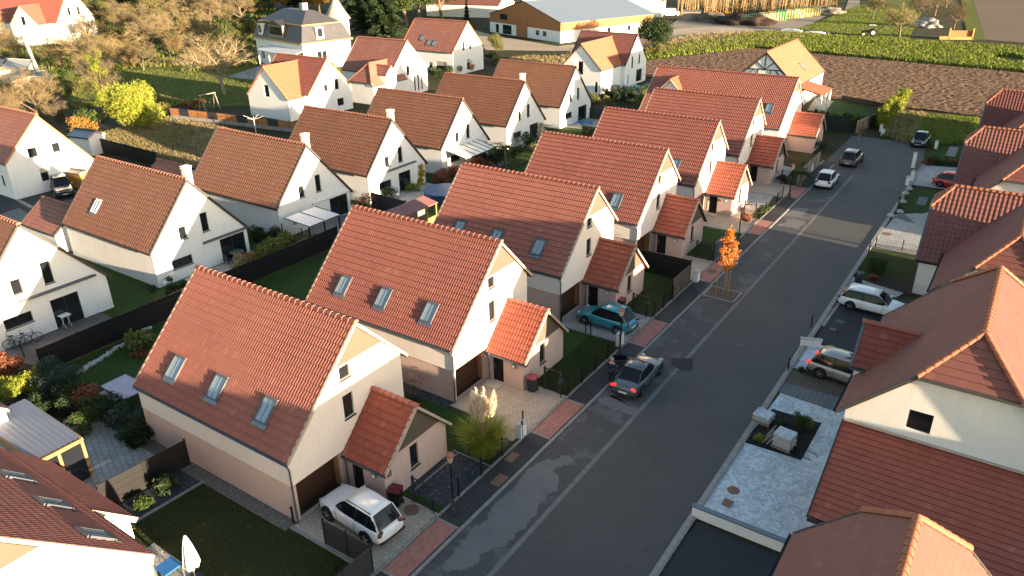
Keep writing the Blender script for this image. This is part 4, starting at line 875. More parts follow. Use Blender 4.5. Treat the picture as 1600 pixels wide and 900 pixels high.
car('parked_car', 'dark grey saloon with lit red tail lamps and its driver door open', (-16.1, 36.7, .01), rad(92), grey, 'sedan', 4.55, 1.78, 1.38, sunroof=True, dooropen=True, glow=True)
car('parked_car', 'turquoise hatchback parked on the grey driveway', (-21.05, 42.1, .05), rad(177), turq, 'hatch', 4.15, 1.76, 1.55)
car('parked_car', 'white hatchback parked in the street beside the kerb', (-16.3, 82.9, .01), rad(91), white, 'hatch', 4.3, 1.8, 1.55)
car('parked_car', 'dark grey off-road estate parked ahead of the white hatchback', (-15.9, 92.6, .01), rad(89), ivory, 'suv', 4.6, 1.85, 1.65, rails=2)
car('parked_car', 'small dark car at the far end of the street', (-10.6, 105.6, .01), rad(-92), dark, 'hatch', 3.9, 1.72, 1.5, roofm=grey)
p = G(1370, 482); car('parked_car', 'long white estate car on black driveway by the right-hand kerb', (-6.1, 54.3, .03), rad(-3), white, 'wagon', 4.7, 1.82, 1.48, rails=2)
car('parked_car', 'silver brown car half hidden under the little porch roof', (-5.6, 43.6, .03), rad(-6), silver, 'suv', 4.35, 1.8, 1.6, sunroof=True, glow=True)
car('parked_car', 'red hatchback on pale paved yard to the right', (-4.9, 88.6, .03), rad(-4), red, 'hatch', 4.0, 1.75, 1.5)
p = G(105, 300); car('parked_car', 'black pickup-sized car with yellow sunlit roof beside the left white house', (p.x, p.y-.4, .01), rad(-20), dark, 'suv', 4.5, 1.85, 1.75)
p = G(925, 50); car('parked_car', 'dark car by the long sunlit barn wall', (p.x, p.y, .05), rad(10), dark, 'suv')
# white van by the barn
def van(p, rz):
    t = thing('parked_van', 'white van parked behind the barn by the round tree', 'van', (p.x, p.y, .05), rz)
    mb = MB(); mb.box((-.4, 0, 1.35), (4.2, 1.95, 2.0), bev=.12); mb.build('cargo_body', white, t); mb = MB(); mb.box((2.1, 0, .95), (1.5, 1.9, 1.3), bev=.25); mb.build('cab', white, t)
    mb = MB(); mb.box((1.95, 0, 1.65), (1.0, 1.7, .6), bev=.2); mb.build('window_glass', M['glass_car'], t)
    for x in (-1.7, 1.8):
        for y in (-.9, .9): mb = MB(); mb.tube((x, y-.1, .38), (x, y+.1, .38), .38, n=16); mb.build('wheel', M['rubber'], t)
van(G(1046, 26), rad(30))
# tractor
def tractor(p):
    t = thing('tractor', 'old tractor with white cab roof and raised rear implement on the grass', 'tractor', (p.x, p.y, .05), rad(195)); tm = carpaint('paint_tractor', (.09, .06, .045), 0, .5)
    mb = MB(); mb.box((1.0, 0, 1.15), (1.9, .75, .7), bev=.12); mb.box((-.2, 0, .85), (1.4, .6, .5), bev=.08); mb.build('bonnet', tm, t)
    mb = MB()
    for x in (-.9, .25):
        for y in (-.6, .6): mb.bar((x, y, 1.0), (x, y*.92, 2.45), .07, .07)
    mb.build('cab_frame', tm, t); mb = MB(); mb.box((-.35, 0, 2.5), (1.5, 1.45, .12), bev=.04); mb.build('cab_roof', M['plain_white'], t)
    for x, r, w_ in ((-.7, .8, .45), (1.45, .45, .28)):
        for y in (-.85, .85):
            mb = MB(); mb.tube((x, y-w_/2, r), (x, y+w_/2, r), r, n=20); wh = mb.build('wheel', M['rubber'], t); mb = MB(); s_ = 1 if y > 0 else -1; mb.tube((x, y+s_*(w_/2), r), (x, y+s_*(w_/2+.03), r), r*.55, n=16); mb.build('rim', M['plain_white'], wh)
    mb = MB(); mb.bar((-1.5, 0, .8), (-2.9, 0, 2.6), .12, .16)
    for y in (-.7, 0, .7): mb.bar((-1.6, y, 1.1), (-2.9, y, 2.5), .08, .1)
    mb.bar((-1.6, -.8, 1.1), (-1.6, .8, 1.1), .1, .1); mb.bar((-2.7, -.8, 2.35), (-2.7, .8, 2.35), .1, .1); mb.build('implement', M['anthracite'], t)
tractor(G(1358, 56))
# ---------------- street furniture ----------------
mat('copper_lamp', (.30, .10, .07), .4, .5, .2, var=.2, bmp=0); mat('lamp_frost', (.5, .35, .28), .3, bmp=0)
def street_lamp(label, x, y, h=3.4):
    t = thing('street_lamp', label, 'street lamp', (x, y, .06), group='post lanterns along the pavement')
    mb = MB(); mb.lathe((0, 0, 0), [(.17, 0), (.17, .35), (.11, .45), (.09, .8), (.06, .9)], 12); mb.build('lamp_base', M['anthracite'], t, smooth=True)
    mb = MB(); mb.lathe((0, 0, 0), [(.055, .85), (.045, h-.55), (.08, h-.5), (.05, h-.46)], 10); mb.build('lamp_post', M['black_metal'], t, smooth=True)
    mb = MB(); mb.lathe((0, 0, 0), [(.09, h-.42), (.19, h-.05)], 6); mb.build('lantern_glass', M['lamp_frost'], t)
    mb = MB(); mb.lathe((0, 0, 0), [(.22, h-.06), (.21, h), (.1, h+.12), (.03, h+.17)], 6); mb.build('lantern_cap', M['copper_lamp'], t)
street_lamp('lantern on black post beside the nearest garden gate', -18.3, 21.35); street_lamp('black lantern post between turquoise car and grey saloon', -18.3, 38.6)
street_lamp('black lantern post beside the pale path near the small garden palm', -18.3, 76.2); street_lamp('dark lantern post farther along, by the blue-grey screen', -18.3, 60.9)
def wheelie(label, x, y, lid, rz=0, body=None):
    t = thing('wheelie_bin', label, 'bin', (x, y, .05), rz, group='wheelie bins by the houses')
    mb = MB(); a, b = .22, .28; mb.add([(-a, -a, .08), (a, -a, .08), (a, a, .08), (-a, a, .08), (-b, -b, .92), (b, -b, .92), (b, b, .92), (-b, b, .92)], [(3, 2, 1, 0), (4, 5, 6, 7), (0, 1, 5, 4), (1, 2, 6, 5), (2, 3, 7, 6), (3, 0, 4, 7)]); mb.build('bin_body', body or M['anthracite'], t)
    mb = MB(); mb.box((0, 0, .97), (.6, .62, .09), bev=.03); mb.build('lid', lid, t); mb = MB(); mb.tube((-.25, .3, 1.0), (.25, .3, 1.0), .02); mb.build('handle', body or M['anthracite'], t)
    for x_ in (-.24, .24): mb = MB(); mb.tube((x_-.03, .22, .1), (x_+.03, .22, .1), .1, n=14); mb.build('wheel', M['rubber'], t)
mat('lid_red', (.16, .02, .025), .5, bmp=0); mat('lid_pink', (.32, .05, .09), .5, bmp=0); mat('lid_dark', (.02, .02, .022), .5, bmp=0)
p = G(620, 790); wheelie('black bin with dark red lid by the nearest annex', p.x, p.y, M['lid_red'], .3, M['black_metal'])
p = G(832, 612); wheelie('grey bin with pinkish lid by the orange annex', p.x, p.y, M['lid_pink'], .2); p = G(970, 487); wheelie('bin with reddish lid behind the turquoise car', p.x, p.y, M['lid_pink'], .1); p = G(1340, 445); wheelie('black bin on the small lawn right of the street', p.x, p.y, M['lid_dark'], 0)
def letterbox(label, px, y=None):
    p = G(*px); t = thing('letter_box', label, 'letter box', (p.x, p.y, 0), group='letter boxes on posts at the front fences'); mb = MB(); mb.box((0, 0, .5), (.05, .05, 1.0)); mb.build('post', M['black_metal'], t); mb = MB(); mb.box((0, 0, 1.12), (.2, .38, .3), bev=.03); mb.build('box', M['anthracite'], t)
for l, px in (('letter box on the fence before the nearest annex', (678, 803)), ('letter box on the lawn fence beside the second house', (876, 622)), ('letter box by the lawn next to the turquoise car', (1010, 497)), ('letter box beside the pale path near the palm', (1234, 296)), ('letter box at the planting bed right of the street', (1338, 452)), ('letter box by round topiary lawn, far side', (1403, 326))): letterbox(l, px)
def disc(name, px, r, m, z, n=22): p = G(*px); mb = MB(); mb.lathe((p.x, p.y, z-.01), [(r, 0), (r, .014)], n); o = mb.build(name, m); return o
mat('rust_cover', (.20, .11, .08), .8, var=.4, scale=8); mat('iron_cover', (.09, .09, .09), .7, var=.3, scale=9)
for i, (px, r, mm, z, lab) in enumerate([((643, 798), .38, 'rust_cover', .055, 'rust brown round cover beside the nearest red bin'), ((1151, 538), .36, 'iron_cover', .012, 'round iron manhole cover in the roadway'), ((1146, 767), .3, 'rust_cover', .04, 'brown round cover in pale cobbles'), ((1312, 503), .3, 'iron_cover', .035, 'grey round cover on black driveway'), ((1386, 366), .38, 'rust_cover', .035, 'round cover in grey paved yard')]):
    o = disc('manhole_cover', px, r, M[mm], z); tag(o, lab, 'manhole cover')
for px, lab, mm, sx, sy in [((1137, 787), 'small dark red square cover in pale cobbles', 'rust_cover', .45, .5), ((1301, 516), 'small reddish square cover on black driveway', 'rust_cover', .4, .4), ((780, 752), 'brown square cover in the dark pavement', 'rust_cover', .55, .9), ((800, 716), 'brown patch cover in the dark pavement nearer the white pillar', 'rust_cover', .5, .8), ((1112, 425), 'dark grating set in red brick crossing', 'iron_cover', .6, .7)]:
    p = G(*px); mb = MB(); mb.box((p.x, p.y, .066), (sx, sy, .02)); tag(mb.build('drain_cover', M[mm]), lab, 'drain cover')
# iron tree bed with the young street tree
tb = thing('tree_bed', 'square stone edged bed of brown gravel round the street tree', 'planting bed', (-16.05, 51.0, 0))
for a, b in (((-1.15, -.95), (1.15, -.95)), ((1.15, -.95), (1.15, .95)), ((1.15, .95), (-1.15, .95)), ((-1.15, .95), (-1.15, -.95))):
    mb = MB(); mb.bar((*a, .06), (*b, .06), .12, .12); mb.build('edging', M['kerb_stone'], tb)
mb = MB(); mb.b2(-1.1, 1.1, -.9, .9, .01, .06); mb.build('gravel', M['gravel_brown'], tb)
# ---------------- terraces, shelters ----------------
mat('canopy_glass', (.62, .64, .62), .35, .6, var=.1, bmp=0); mat('canopy_white', (.6, .62, .66), .5, var=.1, bmp=0); mat('felt_purple', (.26, .12, .11), .85, var=.15, scale=1); mat('pool_blue', (.03, .16, .42), .3, bmp=0); mat('cover_blue', (.03, .07, .14), .5, bmp=0)
mat('pvc_blue', (.02, .06, .2), .35, bmp=0); mat('fabric_lilac', (.42, .40, .50), .9, var=.2); mat('cotton_white', (.6, .58, .56), .9, var=.1)
wp = thing('veranda', 'grey corrugated veranda roof on golden timber frame, bottom left', 'veranda', (-38, 12, 0))
mb = MB(); tiles(mb, (-2.9, -.9, 2.75), (0, 1, 0), (1, 0, -.09) if 0 else (5.4, 0, -.30), 2.3, 5.4, 5.4, .25, .03, .03, (), samples=4); mb.build('roof', mat('veranda_sheet', (.11, .135, .19), .6, .3, var=.15, scale=.8), wp)
for a, b in (((2.5, -.85, 2.3), (2.5, 1.4, 2.3)), ((-2.8, -.85, 2.55), (2.5, -.85, 2.3)), ((-2.8, 1.4, 2.55), (2.5, 1.4, 2.3))): mb = MB(); mb.bar(a, b, .13, .18); mb.build('beam', M['wood_gold'], wp)
for a in ((2.5, -.85), (2.5, 1.35), (2.5, .2), (0, 1.4), (-2.7, 1.4)): mb = MB(); mb.b2(a[0]-.07, a[0]+.07, a[1]-.07, a[1]+.07, 0, 2.25); mb.build('post', M['wood_gold'], wp)
mb = MB(); mb.quad((2.49, -.78, .05), (2.49, 1.3, .05), (2.49, 1.3, 2.2), (2.49, -.78, 2.2)); mb.build('pane', M['glass_dark'], wp)
hb = thing('gabled_house', 'sliver of orange roofed white house at the left edge above the veranda', 'house', (-39.7, 11.0, 0)); gable_part(hb, TM(0, -1.2, 0, 0), 8, -3.2, 2.3, 5.2, 2.9, 3.3, M['render_white'], M['tile_orange'], samples=1, amp=.0, ridge_m=M['ridge_orange'])
def pergola(label, x0, x1, y0, y1, z0, z1, roofm, pm, ribs=5, name='pergola', ribm=None):
    t = thing(name, label, name, ((x0+x1)/2, (y0+y1)/2, 0)); cx, cy = (x0+x1)/2, (y0+y1)/2; a, b = (x1-x0)/2, (y1-y0)/2; s = (z1-z0)
    mb = MB(); mb.prism([(-a, -b, z0), (a, -b, z1), (a, b, z1), (-a, b, z0)], (0, 0, -.05)); mb.build('roof', roofm, t)
    for i in range(ribs+1):
        y = -b+2*b*i/ribs; mb = MB(); mb.bar((-a, y, z0+.02), (a, y, z1+.02), .05, .06); mb.build('rafter', ribm or pm, t)
    for x, z in ((a-.06, z1),):
        mb = MB(); mb.bar((x, -b, z-.1), (x, b, z-.1), .1, .14); mb.build('beam', pm, t)
        for y in (-b+.06, 0, b-.06): mb = MB(); mb.b2(x-.05, x+.05, y-.05, y+.05, 0, z-.1); mb.build('post', pm, t)
    return t
p1, p2, p3 = G(443, 343, 2.35), G(482, 353, 2.35), G(527, 333, 2.35); pergola('pale flat roofed pergola on black posts, left garden row', p1.x, p2.x, p2.y, p3.y, 2.45, 2.3, M['canopy_white'], M['black_metal'], 2)
p1, p2, p3 = G(694, 240, 2.3), G(727, 248, 2.2), G(772, 229, 2.2); pergola('striped glass terrace canopy against white gable', -53.35, p2.x, p2.y, p3.y, 2.75, 2.2, M['canopy_glass'], M['anthracite'], 6)
p1, p2 = G(1188, 222, 2.5), G(1214, 214, 2.5); pergola('flat white glass roof between two cream houses, far in the row', p1.x-1.5, p2.x+.3, p1.y-2.6, p2.y+.9, 2.55, 2.45, M['canopy_white'], M['anthracite'], 2, name='carport')
q = [G(655, 304, 2.6), G(597, 332, 2.6), G(633, 339, 2.2), G(697, 309, 2.2)]
sh = thing('garden_shed', 'open wooden shed with flat red-brown felt roof between the rows', 'shed', (q[0].x, q[1].y, 0)); off = Vector((q[0].x, q[1].y, 0))
xa, xb, ya, yb = q[1].x-off.x, q[2].x-off.x, 0, q[0].y-off.y; print('shed', xa, xb, ya, yb)
mb = MB(); mb.prism([(xa, ya, 2.6), (xb, ya, 2.25), (xb, yb, 2.25), (xa, yb, 2.6)], (0, 0, -.08)); mb.build('roof', M['felt_purple'], sh)
for y in [ya+.1+(yb-ya-.2)*i/4 for i in range(5)]: mb = MB(); mb.b2(xb-.25, xb-.13, y-.06, y+.06, 0, 2.15); mb.build('post', M['wood_gold'], sh)
mb = MB(); mb.b2(xa+.1, xa+.18, ya+.1, yb-.1, 0, 2.45); mb.build('back_wall', M['wood_grey'], sh); mb = MB(); mb.b2(xb-.22, xb-.16, yb-2.2, yb-.1, 0, 1.0); mb.build('front_panel', M['wood_gold'], sh)
# low roofs behind the garden row
def lowroof(label, pa, pb, z, L, half, m, zr=.9, rz=0):
    p = G(*pa, z); t = thing('garage', label, 'garage', (p.x, p.y, 0)); gable_part(t, TM(0, 0, 0, rz), L, -half, half, z, z-half*.75, z-half*.75, M['render_white'], m, samples=1, amp=0, wave=.3, course=.38, verge_m=M['verge_dark'], gutter_m=M['verge_dark'], ridge_m=M['ridge_brown'])
lowroof('low garage with brown-purple tiled roof joined behind the first white garden house', (118, 325), 0, 3.6, 5.6, 2.4, M['tile_aged'])
lowroof('low brown garage roof hidden behind the chimney of the first garden house', (300, 262), 0, 3.4, 6, 2.3, M['tile_aged'])
# pools
def pool(label, px, m, name='pool'):
    pts = [G(*p) for p in px]; c = sum(pts, Vector())/len(pts); t = thing(name, label, 'pool', c); mb = MB(); mb.prism([(p-c)*1.0+Vector((0, 0, .12)) for p in pts], (0, 0, -.1)); mb.build('pool_edge', M['white_stone'], t)
    mb = MB(); mb.prism([(p-c)*.88+Vector((0, 0, .15)) for p in pts], (0, 0, -.06)); mb.build('water', m, t)
pool('small light blue pool behind the double gabled white house', [(974, 140), (990, 132), (1008, 138), (990, 147)], mat('water_light', (.12, .45, .6), .1, bmp=0))
pool('bright blue pool cover beside last white garden house', [(900, 190), (925, 190), (930, 197), (905, 197)], M['pool_blue']); 
# round above-ground pool with dark blue cover
p = G(690, 312); t = thing('paddling_pool', 'round pool with dark blue cover between the garden rows', 'pool', (p.x, p.y+.5, 0)); mb = MB(); mb.lathe((0, 0, 0), [(2.1, 0), (2.1, .9)], 32); mb.build('pool_wall', M['cover_blue'], t); mb = MB(); mb.lathe((0, 0, 0), [(2.15, .9), (2.15, .96), (.1, 1.0)], 32); mb.build('cover', mat('cover_mid', (.05, .12, .24), .5, bmp=0), t)
# lilac covered furniture by first house back corner
p = G(200, 620); t = thing('garden_table', 'garden furniture under pale lilac sheet behind nearest house', 'table', (p.x, p.y, 0)); mb = MB(); mb.box((0, 0, .72), (2.6, 1.6, .05)); mb.box((.2, -.9, .45), (2.6, .4, .05)); mb.build('sheet_top', M['fabric_lilac'], t)
for x in (-1.1, 1.1):
    for y in (-.6, .6): mb = MB(); mb.b2(x-.04, x+.04, y-.04, y+.04, 0, .7); mb.build('leg', M['frame_grey'], t)
# closed parasol
p = G(306, 905); t = thing('parasol', 'closed off-white parasol standing on the lawn at bottom edge', 'parasol', (p.x, p.y, 0)); mb = MB(); mb.tube((0, 0, 0), (0, 0, 2.45), .025); mb.build('pole', M['wood_grey'], t)
mb = MB(); n = 16; vs = []
for r, z in ((.22, .7), (.27, .9), (.22, 1.35), (.16, 1.8), (.09, 2.2), (.03, 2.45)): vs += [(r*(1+.3*(i % 2))*math.cos(2*math.pi*i/n), r*(1+.35*(i % 2))*math.sin(2*math.pi*i/n), z+(.08*(i % 4 == 0) if z < .8 else 0)) for i in range(n)]
mb.add(vs, [(k*n+i, k*n+(i+1) % n, (k+1)*n+(i+1) % n, (k+1)*n+i) for k in range(5) for i in range(n)]); mb.build('canopy', M['cotton_white'], t, smooth=True); mb = MB(); mb.lathe((0, 0, 0), [(.35, 0), (.35, .08), (.06, .1)], 16); mb.build('base', M['anthracite'], t)
p = G(268, 905); t = thing('garden_table', 'blue topped table half hidden at the bottom edge by the parasol', 'table', (p.x, p.y, 0)); mb = MB(); mb.box((0, 0, .74), (.8, .8, .05)); mb.build('tabletop', M['pool_blue'], t)
for x in (-.38, .38):
    for y in (-.38, .38): mb = MB(); mb.b2(x-.03, x+.03, y-.03, y+.03, 0, .72); mb.build('leg', M['frame_grey'], t)
def table_set(label, px, r=.6):
    p = G(*px); t = thing('garden_table', label, 'table', (p.x, p.y, .05)); mb = MB(); mb.lathe((0, 0, 0), [(r, .72), (r, .76)], 24); mb.build('tabletop', M['frame_grey'], t); mb = MB(); mb.lathe((0, 0, 0), [(.3, 0), (.05, .05), (.04, .72)], 12); mb.build('pedestal', M['frame_grey'], t)
def chair(label, x, y, rz, group='garden chairs on the terraces', m=None):
    m = m or M['anthracite']; t = thing('garden_chair', label, 'chair', (x, y, .05), rz, group=group); mb = MB(); mb.box((0, 0, .44), (.46, .46, .04)); mb.build('seat', m, t); mb = MB(); mb.box((-.22, 0, .7), (.04, .46, .5)); mb.build('backrest', m, t)
    for a in (-.2, .2):
        for b in (-.2, .2): mb = MB(); mb.bar((a, b, 0), (a, b, .44), .03, .03); mb.build('leg', m, t)
table_set('round table on the terrace of white house with awning', (372, 407)); p = G(372, 407); chair('chair tucked at the round terrace table, wall side', p.x-.9, p.y-.3, 0); chair('chair at the round terrace table, garden side', p.x+.8, p.y-.2, math.pi); chair('grey chair at the round terrace table, nearest the camera', p.x+.1, p.y-1.0, 1.57)
t = thing('folding_table', 'white folding table standing inside the terrace door', 'table', (-53.05, 21.35, .06)); mb = MB(); mb.box((0, 0, .9), (.6, .7, .03)); mb.build('tabletop', M['plain_white'], t)
for a, b in (((-.25, -.2, 0), (.25, -.2, .9)), ((.25, -.2, 0), (-.25, -.2, .9)), ((-.25, .2, 0), (.25, .2, .9)), ((.25, .2, 0), (-.25, .2, .9))): mb = MB(); mb.bar(a, b, .025, .025); mb.build('leg', M['plain_white'], t)
# bicycles
def torus(mb, c, R_, r, n=24, k=5, axis='y'):
    vs = []
    for i in range(n):
        a = 2*math.pi*i/n
        for j in range(k):
            b = 2*math.pi*j/k; q = R_+r*math.cos(b); vs.append((c[0]+q*math.cos(a), c[1]+r*math.sin(b), c[2]+q*math.sin(a)))
    mb.add(vs, [(i*k+j, i*k+(j+1) % k, ((i+1) % n)*k+(j+1) % k, ((i+1) % n)*k+j) for i in range(n) for j in range(k)])
def bike(label, x, y, rz, m):
    t = thing('bicycle', label, 'bicycle', (x, y, .06), rz, group='bicycles leaning at the white wall')
    for cx in (-.52, .54):
        mb = MB(); torus(mb, (cx, 0, .34), .32, .025); wh = mb.build('wheel', M['rubber'], t); mb = MB()
        for k in range(9): a = math.pi*k/9; mb.bar((cx-.31*math.cos(a), 0, .34-.31*math.sin(a)), (cx+.31*math.cos(a), 0, .34+.31*math.sin(a)), .006, .006)
        mb.build('spokes', M['rim_silver'], wh)
    mb = MB()
    for a, b in (((-.52, .34), (-.1, .32)), ((-.1, .32), (-.22, .82)), ((-.22, .75), (.38, .78)), ((-.1, .32), (.4, .7)), ((-.52, .34), (-.2, .72)), ((.54, .34), (.36, .95))): mb.tube((a[0], 0, a[1]), (b[0], 0, b[1]), .018, n=6)
    mb.build('frame', m, t); mb = MB(); mb.box((-.24, 0, .87), (.26, .14, .05), bev=.02); mb.build('saddle', M['rubber'], t); mb = MB(); mb.tube((.34, -.28, 1.0), (.34, .28, 1.0), .016, n=6); mb.build('handlebar', M['black_metal'], t)
bike('dark bicycle nearest the terrace, left edge', -52.75, 18.6, rad(80), M['anthracite']); bike('greenish bicycle against the wall at left edge', -53.0, 18.0, rad(70), carpaint('paint_bike', (.06, .12, .12)))
# stacked paving on pallets
def pallet_stack(label, px, rz, layers=7, tilt=0):
    p = G(*px); t = thing('paving_stack', label, 'stack of pavers', (p.x, p.y, .04), rz, group='stacks of pale pavers on the dark bed')
    mb = MB()
    t.scale = (.85, .85, .9)
    for y in (-.5, 0, .5): mb.box((0, y, .06), (1.2, .1, .09))
    for x in (-.5, -.17, .17, .5): mb.box((x, 0, .125), (.12, 1.1, .03))
    mb.build('pallet', M['wood_grey'], t)
    for k in range(layers):
        mb = MB(); rr = random.Random(k); mb.box((rr.uniform(-.03, .03), rr.uniform(-.03, .03), .19+k*.105), (1.1, 1.0, .095), rz=rr.uniform(-.02, .02), bev=.012); mb.build('layer', M['cobble_blue'] if k == layers-1 else M['white_stone'], t)
pallet_stack('tall stack of pale pavers on pallet beside the clipped shrubs', (1224, 698), rad(-8), 8); pallet_stack('lower stack of pale pavers at the kerb edge of the bed', (1192, 658), rad(-6), 4)
p = G(1203, 690)
for i in range(3):
    t = thing('wooden_pallet', 'empty pallet leaning by the tall paver stack, one of three', 'pallet', (p.x-.2+.22*i, p.y+.1, .3), 0, group='empty pallets leaning by the paver stack'); mb = MB(); R_ = Matrix.Rotation(rad(-62), 4, 'Y')
    for k in range(5): mb.box(R_ @ Vector((-.45+.22*k, 0, 0)), (.1, 1.0, .02), tilt=R_)
    for k in (-.45, 0, .45): mb.box(R_ @ Vector((0, k, -.05)), (1.0, .08, .07), tilt=R_)
    mb.build('boards', M['wood_grey'], t)
p = G(1263, 712); t = thing('garden_hose', 'thin hose lying in a loop on the pale cobbles', 'hose', (p.x, p.y, .05)); mb = MB(); n = 20
for i in range(n-3): a, b = 2*math.pi*i/n, 2*math.pi*(i+1)/n; mb.tube((.42*math.cos(a), .35*math.sin(a), 0), (.42*math.cos(b), .35*math.sin(b), 0), .014, n=6)
mb.build('hose_loop', M['anthracite'], t)
# utility pole
p, q = G(68, 135), None; t = thing('utility_pole', 'tall leaning pale concrete pole in the left gardens', 'pole', (p.x, p.y, 0)); mb = MB(); mb.tube((0, 0, 0), (-2.2, -.6, 12.5), .42, .28, n=4); mb.build('shaft', M['concrete'], t)
# door mat, rotary dryer
p = G(400, 208); t = thing('clothes_dryer', 'white rotary clothes dryer arms by the brown fence', 'clothes dryer', (p.x, p.y, 0)); mb = MB(); mb.tube((0, 0, 0), (0, 0, 2.3), .04); mb.build('pole', M['frame_white'], t)
for k in range(4): a = k*math.pi/2+.4; mb = MB(); mb.tube((0, 0, 1.9), (1.5*math.cos(a), 1.5*math.sin(a), 2.4), .025, n=6); mb.build('arm', M['frame_white'], t)
p = G(328, 172); t = thing('swing_frame', 'grey timber swing frame on the garden lawn', 'swing frame', (p.x, p.y, 0))
for y in (-1.3, 1.3):
    for x in (-.8, .8): mb = MB(); mb.bar((x, y, 0), (x*.1, y, 2.5), .12, .12); mb.build('leg', M['wood_grey'], t)
mb = MB(); mb.bar((0, -1.5, 2.5), (0, 1.5, 2.5), .14, .14); mb.build('crossbar', M['wood_grey'], t)
# cabinets and street sign in the far right
for lab, px, h in (('white electric cabinet by the kerb near the red car', (1424, 283), 1.1), ('tall white post box at kerb before dark clipped shrub', (1426, 262), 1.7)):
    p = G(*px); t = thing('utility_cabinet', lab, 'cabinet', (p.x, p.y, 0)); mb = MB(); mb.box((0, 0, h/2), (.35, .3, h), bev=.02); mb.build('cabinet_body', M['plain_white'], t); mb = MB(); mb.box((0, 0, h+.03), (.4, .35, .06)); mb.build('cabinet_cap', M['white_stone'], t)
for lab, px in (('slim black bollard lamp in the yard right of the street', (1409, 392)), ('slim dark post at right kerb beside pale yard', (1357, 395)), ('dark post standing at the kerb by the black driveway', (1267, 512)), ('dark square planter post by the grey paved yard', (1402, 327)), ('black post at the planter corner beside the pale cobbles', (1231, 580)), ('thin black post on the pavers beside the pampas grass', (817, 665)), ('black post by the garage of the turquoise car', (915, 520)), ('black post by the corner of the nearest garage', (459, 818))):
    p = G(*px); h = .95; t = thing('bollard', lab, 'post', (p.x, p.y, 0), group='thin dark posts'); mb = MB(); mb.box((0, 0, h/2), (.07, .07, h)); mb.build('shaft', M['black_metal'], t); mb = MB(); mb.box((0, 0, h), (.1, .1, .04)); mb.build('cap', M['black_metal'], t)
# decorative stones at the kerb
for i, px in enumerate([(1411, 318), (1414, 305), (1420, 298), (1406, 334), (1391, 340)]):
    p = G(*px); mb = MB(); mb.blob((0, 0, .22), (.34, .28, .2), 2, .3, 1.3, i); o = mb.build('boulder', M['concrete']); o.location = (p.x, p.y, 0); tag(o, ['pale boulder by the kerb, second of the line', 'pale boulder in middle of the kerb line', 'pale boulder next to the sunlit pillar', 'pale boulder at the lawn corner', 'flat pale stone at yard entrance'][i], 'boulder', 'pale boulders along the kerb')
# number on the first annex: 5 on a dark plate
tc = bpy.data.curves.new('house_number', 'FONT'); tc.body = '5'; tc.size = .34; tc.extrude = .004; tc.align_x = 'CENTER'; tc.align_y = 'CENTER'
to = bpy.data.objects.new('house_number', tc); sc.collection.objects.link(to); dg = bpy.context.evaluated_depsgraph_get(); me = bpy.data.meshes.new_from_object(to.evaluated_get(dg)); bpy.data.objects.remove(to)
nm = bpy.data.objects.new('house_number', me); me.materials.clear(); me.materials.append(M['verge_light']); sc.collection.objects.link(nm); nm.parent = hproto; nm.location = (2.757, -1.34, 1.75); nm.rotation_euler = (rad(90), 0, rad(90))
